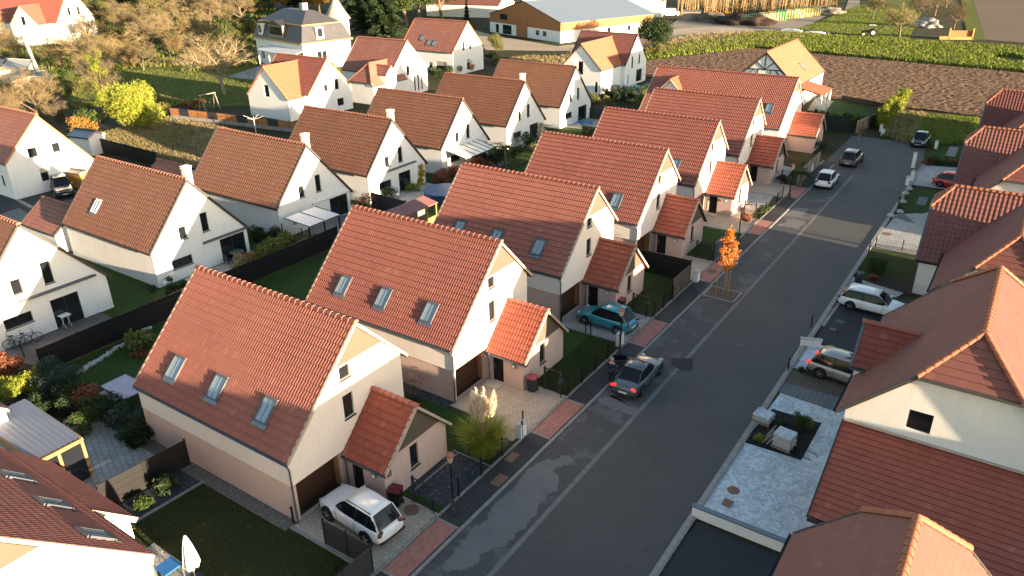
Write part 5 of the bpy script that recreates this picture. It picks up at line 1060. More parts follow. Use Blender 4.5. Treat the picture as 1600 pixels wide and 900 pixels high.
# ---------------- person ----------------
def person(label, loc, rz):
    t = thing('person', label, 'person', loc, rz)
    V_ = [(0, 0, .95), (0, 0, 1.12), (.02, 0, 1.30), (.02, 0, 1.46), (.03, 0, 1.53), (.04, 0, 1.60),
          (0, .10, .92), (.04, .11, .50), (0, .12, .08), (.13, .13, .03), (0, -.10, .92), (.10, -.11, .50), (.02, -.12, .08), (.15, -.13, .03),
          (.01, .19, 1.42), (.03, .25, 1.14), (.20, .22, .98), (.28, .20, .98), (.01, -.19, 1.42), (.06, -.24, 1.15), (.30, -.14, 1.10), (.38, -.12, 1.10)]
    E_ = [(0, 1), (1, 2), (2, 3), (3, 4), (4, 5), (0, 6), (6, 7), (7, 8), (8, 9), (0, 10), (10, 11), (11, 12), (12, 13), (3, 14), (14, 15), (15, 16), (16, 17), (3, 18), (18, 19), (19, 20), (20, 21)]
    r = [.15, .14, .17, .12, .055, .06, .10, .07, .05, .045, .10, .07, .05, .045, .075, .05, .038, .03, .075, .05, .038, .03]
    def skin(name, V_, E_, r, m, root=0, parent=t, lv=2):
        me = bpy.data.meshes.new(name); me.from_pydata(V_, E_, []); o = bpy.data.objects.new(name, me); sc.collection.objects.link(o); md = o.modifiers.new('s', 'SKIN')
        for i, q in enumerate(me.skin_vertices[0].data): q.radius = (r[i], r[i]*.9); q.use_root = i == root
        s = o.modifiers.new('b', 'SUBSURF'); s.levels = s.render_levels = lv; d = bpy.context.evaluated_depsgraph_get(); m2 = bpy.data.meshes.new_from_object(o.evaluated_get(d)); bpy.data.objects.remove(o)
        o = bpy.data.objects.new(name, m2); m2.materials.clear(); m2.materials.append(m); m2.shade_smooth(); sc.collection.objects.link(o); o.parent = parent; return o
    sk = mat('skin', (.48, .27, .19), .6, bmp=0); navy = mat('jacket_navy', (.02, .025, .07), .9, bmp=0); jean = mat('jeans', (.025, .03, .05), .9, bmp=0)
    # one continuous body with head, face and fingers
    bm = bmesh.new(); 
    b = skin('body', V_, E_, r, sk)
    mb = MB(); mb.blob((.045, 0, 1.66), (.098, .08, .118), 3, .05); mb.blob((.142, 0, 1.65), (.02, .016, .026), 1, 0); mb.blob((.045, .08, 1.65), (.02, .012, .03), 1, 0); mb.blob((.045, -.08, 1.65), (.02, .012, .03), 1, 0)
    me = b.data; hb_ = bmesh.new(); hb_.from_mesh(me); base = len(hb_.verts); vs = [hb_.verts.new(v) for v in mb.v]; hb_.verts.ensure_lookup_table(); [hb_.faces.new([vs[i] for i in f]) for f in mb.f]
    for (hx, hy, hz) in ((.28, .20, .98), (.38, -.12, 1.10)):
        for k, ln in enumerate((.05, .062, .066, .058, .045)):
            q = MB(); o_ = -.03+.015*k; d0 = Vector((1, .6 if k == 0 else 0, -.1 if k else -.3)).normalized(); a = Vector((hx, hy+o_, hz)); b1 = a+d0*ln; b2 = b1+(d0+Vector((0, 0, -.7))).normalized()*ln*.7; q.tube(a, b1, .009, .008, 6); q.tube(b1, b2, .008, .006, 6)
            w_ = [hb_.verts.new(v) for v in q.v]; [hb_.faces.new([w_[i] for i in f]) for f in q.f]
    hb_.to_mesh(me); hb_.free(); me.shade_smooth()
    J = [0, 1, 2, 3]; skin('jacket', [V_[i] for i in (0, 1, 2, 3, 14, 15, 16, 18, 19, 20)], [(0, 1), (1, 2), (2, 3), (3, 4), (4, 5), (5, 6), (3, 7), (7, 8), (8, 9)], [.17, .165, .19, .135, .095, .068, .05, .095, .068, .05], navy)
    skin('trousers', [V_[i] for i in (0, 6, 7, 8, 10, 11, 12)], [(0, 1), (1, 2), (2, 3), (0, 4), (4, 5), (5, 6)], [.165, .12, .088, .07, .12, .088, .07], jean)
    for s_, x in ((.12, .07), (-.12, .09)): mb = MB(); mb.box((x, s_, .045), (.28, .11, .09), bev=.035); mb.build('shoe', M['black_metal'], t)
    mb = MB(); mb.blob((.025, 0, 1.70), (.112, .098, .105), 3, .12, 4); 
    mb.v = [Vector((min(v.x, .115-.25*max(0, 1.72-v.z)*2.2), v.y, v.z)) for v in mb.v]; mb.build('hair', mat('hair_grey', (.35, .32, .28), .9), t, smooth=True)
    for s_ in (-.032, .032): mb = MB(); mb.blob((.135, s_, 1.668), (.008, .012, .007), 1, 0); mb.build('eye', M['black_metal'], t)
    mb = MB(); mb.box((.137, 0, 1.60), (.012, .045, .008)); mb.build('mouth', mat('lips', (.3, .1, .08), .6, bmp=0), t)
person('person in navy jacket and dark trousers standing beside the saloon', (-17.32, 35.5, .06), rad(80))
# ---------------- far buildings ----------------
def simple_house(label, x, y, rz, L, y0, y1, zr, z0, z1, wall, roof, front=(), side0=(), wings=(), amp=.012, ridge_m=None, name='far_house', verge=None, front_wall=True, hip0=None, hip1=None):
    t = thing(name, label, 'house', (x, y, 0), rad(rz)); gable_part(t, TM(), L, y0, y1, zr, z0, z1, wall, roof, front=front, side0=side0, samples=1 if amp == 0 else 2, amp=amp, wave=.35, course=.4, ridge_m=ridge_m or M['ridge_brown'], verge_m=verge, hip0=hip0, hip1=hip1)
    for w in wings: gable_part(t, TM(w['x'], w['y'], 0, w.get('rz', -90)), w['L'], -w['h'], w['h'], w['zr'], w['ze'], w['ze'], wall, w.get('roof', roof), front=w.get('front', ()), samples=1, amp=0, wave=.35, course=.4, back_wall=False, ovb=0, ridge_m=ridge_m or M['ridge_brown'], verge_m=verge, hip0=w.get('hip'), wname='wing_wall')
    return t
W_, PW = M['render_white'], M['plain_white']
k = simple_house('big white sunlit house with orange verge at the left edge', -86.6, 37.8, 0, 12, -4.3, 4.9, 8.15, 3.9, 2.1, W_, M['tile_aged'], front=[(-1.75, 3.95, -.85, 5.4, 'wb'), (.75, 3.95, 1.55, 5.4, 'wb'), (-1.15, 1.2, -.35, 2.6, 'wb')], side0=[(1.5, 1.2, 2.1, 2.4, 'w')], verge=M['verge_orange'])
simple_house('white L-shaped house with bright orange wing roof facing the sun', -88.5, 80.7, 0, 11, -4.4, 4.6, 8.1, 3.5, 3.4, W_, M['tile_red'], front=[(-1.1, 3.5, -.4, 4.9, 'wb'), (1.1, 3.4, 1.9, 5.0, 'w'), (1.3, .9, 2.6, 2.0, 'w')], verge=M['verge_orange'], ridge_m=M['ridge_orange'],
             wings=[dict(x=-5.7, y=-7.1, L=7.0, h=4.6, zr=7.5, ze=3.2, roof=M['tile_orange'], front=[(-.6, 3.2, .5, 4.9, 'w')])])
simple_house('white house with dark aged roof, hipped wing and small triangular dormer', -87.6, 97.7, 0, 11, -4.6, 4.8, 8.8, 4.0, 4.0, W_, M['tile_aged'], front=[(-.5, 3.3, .3, 5.5, 'wb'), (1.2, .5, 1.55, 3.0, 'w'), (2.1, .5, 2.45, 3.0, 'w'), (3.0, .5, 3.35, 3.0, 'w')],
             wings=[dict(x=-2.2, y=-9.2, L=8, h=2.9, zr=6.0, ze=3.0, hip=(3.4, 2.4)), dict(x=1.2, y=-5.6, L=3.4, h=1.3, zr=5.6, ze=4.4, rz=0)])
h3 = simple_house('white house with weathered roof and roof windows beside dark conifers', -92.5, 120.7, 0, 13, -5.1, 4.9, 9.4, 4.3, 4.3, W_, M['tile_aged'], front=[(-1.8, 4.3, -1.2, 5.9, 'w'), (.3, 4.3, .9, 5.9, 'w'), (-.6, .6, .4, 2.6, 'wb')], side0=[(1.5, .3, 4.2, 2.5, 'wb'), (5, .8, 6, 2.2, 'wb')], verge=M['verge_orange'])
for x, v in ((-8.8, -3.1), (-6.6, -3.8), (-5.2, -3.8)): skylight(h3, (x, v, 9.4+v), (1, 0, 0), (0, 1, 1), .7, 1.1, .1)
for x in (-88.5+0,): pass
h4 = simple_house('white double gabled house with small pool, orange sunlit cross roof', -59.2, 125.2, 0, 11, -4.3, 4.4, 8.4, 3.8, 3.9, W_, M['tile_purple'], front=[(-1.7, 2.9, -1.1, 4.9, 'w'), (1.1, 3.3, 1.7, 5.0, 'w'), (0.4, .3, 2.6, 2.4, 'patio'), (-3.0, .3, -2.6, 2.1, 'w')], verge=M['verge_dark'],
                  wings=[dict(x=-4.6, y=-11.5, L=11.4, h=4.0, zr=7.85, ze=3.9, roof=M['tile_orange'], front=[(-.5, 3.0, .5, 5.1, 'w'), (2.8, .3, 3.3, 2.0, 'w')])])
# half timbered house
ht = thing('half_timbered_house', 'half timbered white gable under a wide smooth orange roof at the field', 'house', (-34, 116, 0))
gable_part(ht, TM(0, 0, 0, -90), 16, -4.9, 4.9, 8.3, 3.7, 3.7, PW, M['tile_orange'], samples=1, amp=0, wave=.5, course=.45, verge_m=M['verge_dark'], ridge_m=M['ridge_orange'])
mb = MB()
for a, b in (((-3.6, 4.55), (3.6, 4.55)), ((-2.5, 5.8), (2.5, 5.8)), ((0, 5.8), (0, 8.0)), ((0, 5.8), (-1.3, 6.9)), ((0, 5.8), (1.3, 6.9)), ((-1, 4.55), (-1, 5.8)), ((.9, 4.55), (.9, 5.8)), ((-2.6, 4.55), (-1.6, 5.8)), ((2.6, 4.55), (1.6, 5.8)), ((-4.4, 3.9), (-.1, 8.0)), ((4.4, 3.9), (.1, 8.0)), ((-4.5, 3.2), (4.5, 3.2))): mb.bar((a[0], -.03, a[1]), (b[0], -.03, b[1]), .05, .16)
mb.build('timber_frame', M['verge_dark'], ht)
skylight(ht, (3.2, 8.5, 8.3-3.2*.94), (0, 1, 0), (-1, 0, .94), .7, 1.1, .12)
mb = MB(); tiles(mb, (8.6, .6, 2.75), (0, 1, 0), (-3.9, 0, .9), 6, 4.0, .4, .35, .02, .03, samples=2); mb.build('porch_roof', M['tile_orange'], ht)
for y in (.9, 3.4, 6.2): mb = MB(); mb.b2(8.2, 8.5, y-.15, y+.15, 0, 2.7); mb.build('porch_column', PW, ht)
# villa with turret
v0, v1 = G(405, 97), G(478, 112); d = (v1-v0); ang_v = math.degrees(math.atan2(d.y, d.x)); Lv = d.length
vt = thing('villa', 'old villa with slate mansard roof, white walls and glazed balcony', 'villa', v0, rad(ang_v))
HW = []; dd = 11.0
mb = MB(); holes = [(1.6, .9, 3.0, 3.6), (8.0, .4, 16.5, 3.8)]
panel(mb, (0, 0, 0), (1, 0, 0), (0, 0, 1), (0, -1, 0), [(0, 0), (Lv, 0), (Lv, 5.4), (0, 5.4)], holes, .3); panel(mb, (Lv, 0, 0), (0, 1, 0), (0, 0, 1), (1, 0, 0), [(0, 0), (dd, 0), (dd, 5.4), (0, 5.4)], [(3, .6, 5.4, 3.6)], .3)
mb.quad((0, 0, 0), (0, 0, 5.4), (0, dd, 5.4), (0, dd, 0)); mb.quad((0, dd, 0), (0, dd, 5.4), (Lv, dd, 5.4), (Lv, dd, 0)); mb.build('wall', PW, vt)
for h in holes: window(vt, (0, 0, 0), (1, 0, 0), (0, 0, 1), (0, -1, 0), h, fm=M['frame_white'], mull=1 if h[0] < 5 else 4, fw=.12)
window(vt, (Lv, 0, 0), (0, 1, 0), (0, 0, 1), (1, 0, 0), (3, .6, 5.4, 3.6), fm=M['frame_white'], mull=1, fw=.12)
mb = MB(); o = .4; i1 = .9; zz = 5.3; z2 = 8.6; z3 = 10.9; A = [(-o, -o, zz), (Lv+o, -o, zz), (Lv+o, dd+o, zz), (-o, dd+o, zz)]; B = [(i1, i1, z2), (Lv-i1, i1, z2), (Lv-i1, dd-i1, z2), (i1, dd-i1, z2)]; Cc = [(5, 4.6, z3), (Lv-5, 4.6, z3), (Lv-5, dd-4.6, z3), (5, dd-4.6, z3)]
mb.add(A+B+Cc, [(0, 1, 5, 4), (1, 2, 6, 5), (2, 3, 7, 6), (3, 0, 4, 7), (4, 5, 9, 8), (5, 6, 10, 9), (6, 7, 11, 10), (7, 4, 8, 11), (8, 9, 10, 11)])
mb.uv = [[(0, 0), (40, 0), (40, 8), (0, 8)]]*8+[[(0, 0), (5, 0), (5, 2), (0, 2)]]; mb.build('mansard_roof', M['slate'], vt)
mb = MB()
for i in range(4): mb.bar(Vector(B[i]), Vector(B[(i+1) % 4]), .25, .2); mb.bar(Vector(A[i]), Vector(A[(i+1) % 4]), .3, .3)
mb.build('cornice', M['wood_gold'], vt)
for x, w2, nm, mm in ((3.0, 1.5, 'dormer', PW), (9.5, 5.6, 'loggia', M['wood_grey'])):
    mb = MB(); mb.b2(x-w2/2, x+w2/2, -.25, 1.6, 5.9, 8.3); dm = mb.build(nm, mm, vt); mb = MB(); mb.b2(x-w2/2+.25, x+w2/2-.25, -.3, -.24, 6.4, 7.9); mb.build('pane', M['glass_dark'], dm)
    mb = MB(); mb.prism([(x-w2/2-.2, -.5, 8.3), (x+w2/2+.2, -.5, 8.3), (x, -.5, 8.3+min(.9, w2*.4))], (0, 2.6, 0)); mb.build('dormer_roof', M['slate'], dm)
mb = MB(); mb.b2(Lv-1.5, Lv+.3, 3.2, 4.9, 5.9, 8.2); dm = mb.build('dormer', PW, vt); mb = MB(); mb.b2(Lv+.3, Lv+.36, 3.5, 4.6, 6.3, 7.9); mb.build('pane', M['glass_dark'], dm)
mb = MB(); mb.b2(Lv-8, Lv-6.8, 5, 6.2, 10, 12.2); mb.build('chimney', M['concrete'], vt); mb = MB(); mb.prism([(6, -3.2, 3.5), (Lv+1, -3.2, 3.5), (Lv+1, 0, 4.2), (6, 0, 4.2)], (0, 0, -.1)); mb.build('balcony_roof', M['canopy_white'], vt)
for x in (6.2, 10.5, 14.5, Lv+.8): mb = MB(); mb.b2(x-.12, x+.12, -3.1, -2.9, 0, 3.4); mb.build('post', PW, vt)
mb = MB(); mb.b2(6, Lv+1, -3.2, 0, .1, .5); mb.build('terrace', M['brick_red'], vt)
p = G(533, 88); tt = thing('turret', 'round white turret with pointed grey cone roof beside the villa', 'turret', (p.x, p.y, 0))
mb = MB(); mb.lathe((0, 0, 0), [(2.6, 0), (2.5, 4), (2.5, 8.2)], 10); mb.build('wall', PW, tt); mb = MB(); mb.lathe((0, 0, 0), [(3.0, 8.0), (2.1, 9.3), (1.0, 11.2), (.06, 13)], 20); mb.build('cone_roof', mat('slate_pale', (.30, .27, .24), .7, var=.2), tt, smooth=True)
for z in (2.2, 5.4):
    mb = MB()
    for a in (-62,): an = rad(a); c = Vector((2.44*math.cos(an), 2.44*math.sin(an), z)); mb.box(c+Vector((0, 0, .9)), (.18, 1.4, 2.0), rz=an)
    f = mb.build('window', M['frame_dark'], tt); mb = MB(); mb.box(c*1.0+Vector((.04, -.08, .9)), (.2, 1.0, 1.6), rz=an); mb.build('pane', M['glass_sky'], f)
# barn
f0, f1 = G(768, 50), G(873, 67); d = f1-f0; af = math.degrees(math.atan2(d.y, d.x)); Lf = d.length
bn = thing('barn', 'large timber clad barn with pale metal roof and white ground floor', 'barn', f1, rad(af+90-0)); D_ = 31
dirx = Vector((math.cos(rad(af)), math.sin(rad(af)), 0))
# local: front gable faces -Y'... build with ridge running away from the camera
T = TM(0, Lf/2, 0, 180); 
gable_part(bn, T, D_, -Lf/2-.8, Lf/2+.8, 8.8, 4.7, 4.7, M['wood_barn'], M['metal_sheet'], samples=1, amp=0, wave=1.2, course=4, lip=.01, verge_m=M['verge_dark'], ridge_m=M['canopy_white'], lower=PW, zsplit=2.7, front=[(-Lf*.43, .1, -Lf*.38, 2.3, 'w'), (-Lf*.32, .1, -Lf*.18, 2.4, 'w', 3), (-Lf*.10, .0, -.02*Lf, 2.6, 'door'), (Lf*.18, 1.0, Lf*.23, 2.2, 'w'), (Lf*.28, 1.0, Lf*.33, 2.2, 'w'), (-Lf*.36, 3.6, -Lf*.24, 5.0, 'w', 2)], side0=[(8, 1.2, 9.2, 2.4, 'w'), (15, 1.2, 16.2, 2.4, 'w'), (22, 1.2, 23, 2.4, 'w')], side1=[(8, 1.2, 9.2, 2.4, 'w'), (15, 1.2, 16.2, 2.4, 'w'), (22, 1.2, 23, 2.4, 'w')])
mb = MB(); mb.b2(-.12, -.04, Lf*.44, Lf*.60, 0, 4.2); mb.build('sliding_door', M['wood_barn'], bn)
p = G(1000, 30); simple_house('second barn with red roof attached behind the metal roof', p.x-3, p.y+6, -70, 14, -7, 7, 7.5, 4.5, 4.5, M['render_ivory'], M['tile_red'], name='barn_annex', amp=0)
p = G(745, 28); simple_house('distant low house with red roof behind the dark cypress', p.x+6, p.y+8, 10, 26, -6, 6, 7.2, 3.8, 3.8, M['render_ivory'], M['tile_purple'], amp=0)
p = G(52, 66); simple_house('tall house with steep red roof in the top left corner', p.x+9, p.y+8, 22, 22, -7, 7, 13.5, 5.2, 5.2, PW, M['tile_red'], front=[(-2.2, 6.5, -1.2, 8.5, 'w'), (1.2, 6.5, 2.2, 8.5, 'w')], amp=0, wings=[dict(x=-7, y=-10, L=9, h=4.2, zr=9.5, ze=5, front=[(-.6, 5, .6, 7, 'w')])])
p = G(16, 66); simple_house('pale gabled barn at the top left edge beside the red roof', p.x-3, p.y+2, -62, 14, -5, 5, 11.5, 5, 5, M['render_ivory'], M['tile_red'], front=[(-1.9, 6, -1.1, 7.6, 'w'), (.8, 6, 1.6, 7.6, 'w')], amp=0)
# garden sheds at left
def shed(label, px, L, w, h, wall, roof, rz=0, zr=.6):
    p = G(*px); t = thing('garden_shed', label, 'shed', (p.x, p.y, 0), rad(rz)); gable_part(t, TM(L/2, 0), L, -w/2, w/2, h+zr, h, h, wall, roof, samples=1, amp=0, course=.5, wave=.6, ridge_m=M['verge_dark'], lip=.01)
shed('white garden shed with blue metal roof behind the sunlit white house', (142, 238), 3.6, 2.6, 2.3, PW, M['metal_sheet'], 10)
shed('small white fibre shed with pale roof, far left edge', (15, 128), 12, 8, 3.0, M['concrete'], M['concrete'], -30)
shed('low grey shed with flat dark roof near the leaning pole', (52, 140), 9, 6, 2.4, M['wood_grey'], M['wood_grey'], -20)
shed('yellow-brown wooden log store beside the black car', (126, 290), 2.6, 1.6, 1.7, M['wood_gold'], M['wood_grey'], 10, .1)
shed('small beige hut near the rusty heap by the far road', (1080, 31), 5, 3.5, 2.6, M['wood_grey'], M['wood_grey'], 20, .1)
# green containers
for i in range(9):
    p = G(1166+i*13.4, 38-i*1.9); t = thing('skip_container', ['dark green container nearest the road, leftmost of the row', 'dark green container, second from left in the row', 'yellowish slatted container, third from left', 'yellowish slatted container, fourth from left', 'bright green container in the middle of the row', 'yellowish slatted container, sixth from left', 'yellow-green slatted container, seventh from left', 'pale yellow slatted container, eighth from left', 'pale container at the right end of the row'][i], 'container', (p.x, p.y, 0), rad(15), group='containers beside the golden poplars')
    mb = MB(); mb.box((0, 0, 1.2), (3.0, 5.5, 2.4)); mb.build('box', [mat('cont_green', (.02, .07, .04), .6), M['wood_grey'], mat('cont_yellow', (.35, .33, .08), .7), mat('cont_bright', (.05, .25, .04), .6)][[0, 0, 2, 2, 3, 2, 2, 2, 2][i]], t); mb = MB()
    for k in range(5): mb.b2(-1.4+.7*k-.06, -1.4+.7*k+.06, -2.84, -2.75, .1, 2.4)
    mb.build('ribs', M['plain_white'] if i not in (0, 1) else MATS['cont_green'], t)
# heaps and stones
def heap(name, label, cat, px, r, m, seed=0): p = G(*px); mb = MB(); mb.blob((0, 0, r[2]*.2), r, 4, .45, 2.2, seed); o = mb.build(name, m, smooth=80); o.location = (p.x, p.y, 0); tag(o, label, cat); return o
heap('earth_heap', 'dark earth heap beside the dirt road', 'heap', (1160, 38), (8, 4, 2.2), M['mulch']); heap('rubble_heap', 'pale rubble heap at the end of container row', 'heap', (1290, 20), (5, 4, 1.4), M['gravel_light'], 3)
heap('rubble_heap', 'white and orange rubble heap in the orchard', 'heap', (1447, 42), (3.2, 2.4, 1.8), M['stones_white'], 5); heap('scrap_heap', 'rusty scrap heap beyond the small beige hut', 'heap', (1112, 34), (5, 3, 2), M['gravel_brown'], 6)
for i in range(2):
    p = G(1237+i*35, 49+i*4); mb = MB(); mb.b2(-2.6, 2.6, -.8, .8, 0, .4); mb.blob((0, 0, .4), (2.6, .9, .3), 2, .4, 3, i); o = mb.build('plastic_bale', M['canopy_white']); o.location = (p.x, p.y, .0); tag(o, ['pale blue plastic sheeting pile by the green field, left one', 'pale blue plastic sheeting pile by the green field, right one'][i], 'sheeting pile')
p = G(1500, 62); t = thing('wood_store', 'sunlit timber crib at the end of the orchard', 'wood store', (p.x, p.y, 0), rad(20))
for x in (-2.5, 2.5): mb = MB(); mb.b2(x-.15, x+.15, -.2, .2, 0, 2.6); mb.build('post', M['wood_gold'], t)
mb = MB(); mb.b2(-4.5, 2.6, -.2, .2, 0, .7); mb.build('boards', M['wood_gold'], t); mb = MB(); mb.b2(-2.4, 2.4, .3, 1.2, 0, 2.0); mb.build('stacked_wood', M['wood_barn'], t)
# hot tub and small garden things
p = G(650, 312); 
t = thing('stone_globe', 'small white solar globe by the felt roofed shed', 'globe lamp', (*G(623, 318).xy, 0)); mb = MB(); mb.lathe((0, 0, 0), [(.03, 0), (.03, .8)], 8); mb.build('stem', M['frame_grey'], t); mb = MB(); mb.blob((0, 0, .95), (.17, .17, .17), 2, 0); mb.build('globe', PW, t)
p = G(745, 262); t = thing('terracotta_pot', 'big orange terracotta ball pot beside the striped canopy', 'pot', (p.x, p.y, 0)); mb = MB(); mb.lathe((0, 0, 0), [(.4, 0), (.7, .35), (.75, .8), (.5, 1.25), (.35, 1.3)], 18); mb.build('pot', mat('terracotta', (.5, .2, .08), .8), t, smooth=True); mb = MB(); mb.blob((0, 0, 1.4), (.35, .35, .2), 2, .3); mb.build('soil', M['mulch'], t)
for i, (px, lab) in enumerate([((650, 812), 'grey air unit'),][:0]): pass
t = thing('heat_pump', 'pair of grey heat pump units at the double gabled house', 'heat pump', (*G(957, 142).xy, 0)); 
for x in (-.7, .7): mb = MB(); mb.box((x, 0, .55), (1.1, .5, 1.0), bev=.05); u = mb.build('unit', M['anthracite'], t); mb = MB(); mb.tube((x, -.26, .55), (x, -.3, .55), .35, n=16); mb.build('fan_grille', M['frame_grey'], u)
# ---------------- vegetation ----------------
import numpy as np
rng = np.random.default_rng(5)
leafmat('leaf_green', (.035, .065, .015), (.06, .09, .02), (.045, .07, .018)); leafmat('leaf_dark', (.018, .035, .012), (.03, .05, .018), (.022, .04, .015), s=.6)
leafmat('leaf_lime', (.16, .20, .02), (.26, .27, .03), (.10, .14, .015)); leafmat('leaf_orange', (.50, .17, .02), (.62, .26, .03), (.42, .10, .015), trans=.35)
leafmat('leaf_autumn', (.26, .13, .03), (.36, .2, .05), (.14, .1, .03)); leafmat('leaf_olive', (.11, .11, .035), (.17, .16, .05), (.08, .09, .03)); leafmat('leaf_rust', (.22, .07, .04), (.3, .12, .06), (.13, .06, .03))
leafmat('leaf_bluegreen', (.03, .055, .045), (.05, .075, .055), (.035, .05, .03)); leafmat('leaf_yellow', (.42, .30, .04), (.5, .38, .07), (.3, .22, .03)); leafmat('plume', (.72, .62, .48), (.8, .72, .6), (.62, .5, .38), trans=.3)
leafmat('blade_green', (.09, .13, .025), (.15, .17, .04), (.2, .17, .06)); leafmat('blade_dry', (.26, .2, .1), (.36, .28, .15), (.16, .14, .06)); leafmat('blade_crop', (.10, .16, .02), (.20, .24, .03), (.14, .13, .04)); leafmat('blade_lawn', (.03, .07, .01), (.05, .09, .015), (.06, .08, .02))
leafmat('leaf_bamboo', (.24, .27, .03), (.34, .34, .05), (.15, .19, .02))
def qmesh(name, P, U, V, m, parent=None, loc=None):
    """many small leaf quads: centre P, half-vectors U and V (pointed diamonds)"""
    n = len(P); vs = np.empty((n, 4, 3)); vs[:, 0] = P-U; vs[:, 1] = P+V-U*.1; vs[:, 2] = P+U; vs[:, 3] = P-V-U*.1
    me = bpy.data.meshes.new(name); me.vertices.add(n*4); me.loops.add(n*4); me.polygons.add(n)
    me.vertices.foreach_set('co', vs.reshape(-1).astype(np.float32)); me.loops.foreach_set('vertex_index', np.arange(n*4, dtype=np.int32)); me.polygons.foreach_set('loop_start', np.arange(0, n*4, 4, dtype=np.int32)); me.polygons.foreach_set('loop_total', np.full(n, 4, dtype=np.int32))
    me.update(calc_edges=True); me.materials.append(m); o = bpy.data.objects.new(name, me); sc.collection.objects.link(o)
    if parent: o.parent = parent
    if loc is not None: o.location = loc
    return o
def rvec(n): v = rng.normal(size=(n, 3)); return v/np.linalg.norm(v, axis=1)[:, None]
def clumps(cs, n, size, m, name='crown', parent=None, shell=.55, flat=.45):
    cs = np.array(cs); vol = cs[:, 3]**2; idx = rng.choice(len(cs), n, p=vol/vol.sum()); c = cs[idx]
    r = shell+(1-shell)*rng.random(n)**.6; r = np.where(rng.random(n) < .2, rng.random(n), r); d = rvec(n); P = c[:, :3]+d*(c[:, 3]*r)[:, None]*np.array([1, 1, .85]); P += rng.normal(size=(n, 3))*size*.6
    P[:, 2] = np.maximum(P[:, 2], .03)
    nn = d*.6+rvec(n)*.8; a = np.cross(nn, rvec(n)); a /= np.linalg.norm(a, axis=1)[:, None]; b = np.cross(nn, a); b /= np.linalg.norm(b, axis=1)[:, None]
    s = size*(.6+.8*rng.random(n)); return qmesh(name, P, a*s[:, None], b*(s*flat)[:, None], m, parent)
def inpoly(p, poly):
    c = False; j = len(poly)-1
    for i in range(len(poly)):
        if (poly[i].y > p[1]) != (poly[j].y > p[1]) and p[0] < (poly[j].x-poly[i].x)*(p[1]-poly[i].y)/(poly[j].y-poly[i].y)+poly[i].x: c = not c
        j = i
    return c
def cover(name, px, n, h, w, m, world=None, nz=.0, thr=-9, z=0):
    poly = [Vector((p[0], p[1])) for p in world] if world else [Vector(G(*p).xy) for p in px]; x0, x1 = min(p.x for p in poly), max(p.x for p in poly); y0, y1 = min(p.y for p in poly), max(p.y for p in poly); P = []; rr = random.Random(len(name)+n)
    while len(P) < n:
        q = (rr.uniform(x0, x1), rr.uniform(y0, y1))
        if inpoly(q, poly) and (thr < -5 or noise.noise(Vector((q[0]*nz, q[1]*nz, 0))) > thr): P.append(q)
    P = np.array(P); hh = h*(.5+rng.random(n)); a = rng.random(n)*6.283; le = .35*hh
    U = np.stack([np.cos(a)*le, np.sin(a)*le, hh/2], 1); V_ = np.stack([-np.sin(a)*w, np.cos(a)*w, np.zeros(n)], 1); C_ = np.stack([P[:, 0], P[:, 1], z+hh*.45], 1)
    o = qmesh(name, C_, U, V_, m); o['kind'] = 'stuff'; return o
def branches(h, r, rr, spread=.5, depth=4, n0=6, first=.35, up=.2, ratio=.7, kmin=2, kmax=3, leader=True, lo=.45):
    mb = MB(); tips = []; mids = []
    def go(p, d, L, rad_, k):
        seg = 4 if k == 0 else 2; a = p; pts = [p]
        for i in range(seg):
            d = (d+Vector((rr.uniform(-1, 1), rr.uniform(-1, 1), rr.uniform(-.4, .6)))*(.07 if k == 0 else .14)).normalized(); b = a+d*L/seg
            mb.tube(a, b, rad_*(1-.4*i/seg), rad_*(1-.4*(i+1)/seg), 7 if k == 0 else (5 if k < 2 else 3), cap=False); mids.append((b, d, L, rad_, k)); a = b; pts.append(b)
        if k >= depth: tips.append(a); return
        nb = n0 if k == 0 else rr.randint(kmin, kmax); o = d.orthogonal().normalized(); o2 = d.cross(o); ph = rr.uniform(0, 6.28)
        for j in range(nb):
            az = ph+2.4*j+rr.uniform(-.3, .3); sd = o*math.cos(az)+o2*math.sin(az); u = (lo+(1-lo)*j/max(1, nb-1)) if k == 0 else rr.uniform(.35, 1); q = p.lerp(a, u)
            if leader and j == nb-1: nd = (d+sd*.25).normalized(); q = a
            else: nd = (d*(1-spread*.75)+sd*spread*rr.uniform(.9, 1.3)+Vector((0, 0, up))).normalized()
            go(q, nd, L*ratio*rr.uniform(.8, 1.15)*(1 if k else 1.05-.35*(u-lo)), rad_*.55, k+1)
    go(Vector((0, 0, 0)), Vector((0, 0, 1)), h*first, r, 0)
    return mb, tips, mids
TREES = {}
def twigs(mb, tips, mids, n, L, rr, w=.012):
    src = [(t, None) for t in tips]+[(m_[0], m_[1]) for m_ in mids if m_[4] >= 2]
    for _ in range(n):
        p, d = rr.choice(src); v = Vector((rr.uniform(-1, 1), rr.uniform(-1, 1), rr.uniform(-.3, 1))).normalized(); q = p+v*L*rr.uniform(.4, 1); s = v.orthogonal().normalized()*w; mb.add([p-s, p+s, q], [(0, 1, 2)])
        q2 = p.lerp(q, .5)+Vector((rr.uniform(-1, 1), rr.uniform(-1, 1), rr.uniform(-.2, .8)))*L*.4; m_ = p.lerp(q, .45); mb.add([m_-s*.7, m_+s*.7, q2], [(0, 1, 2)])
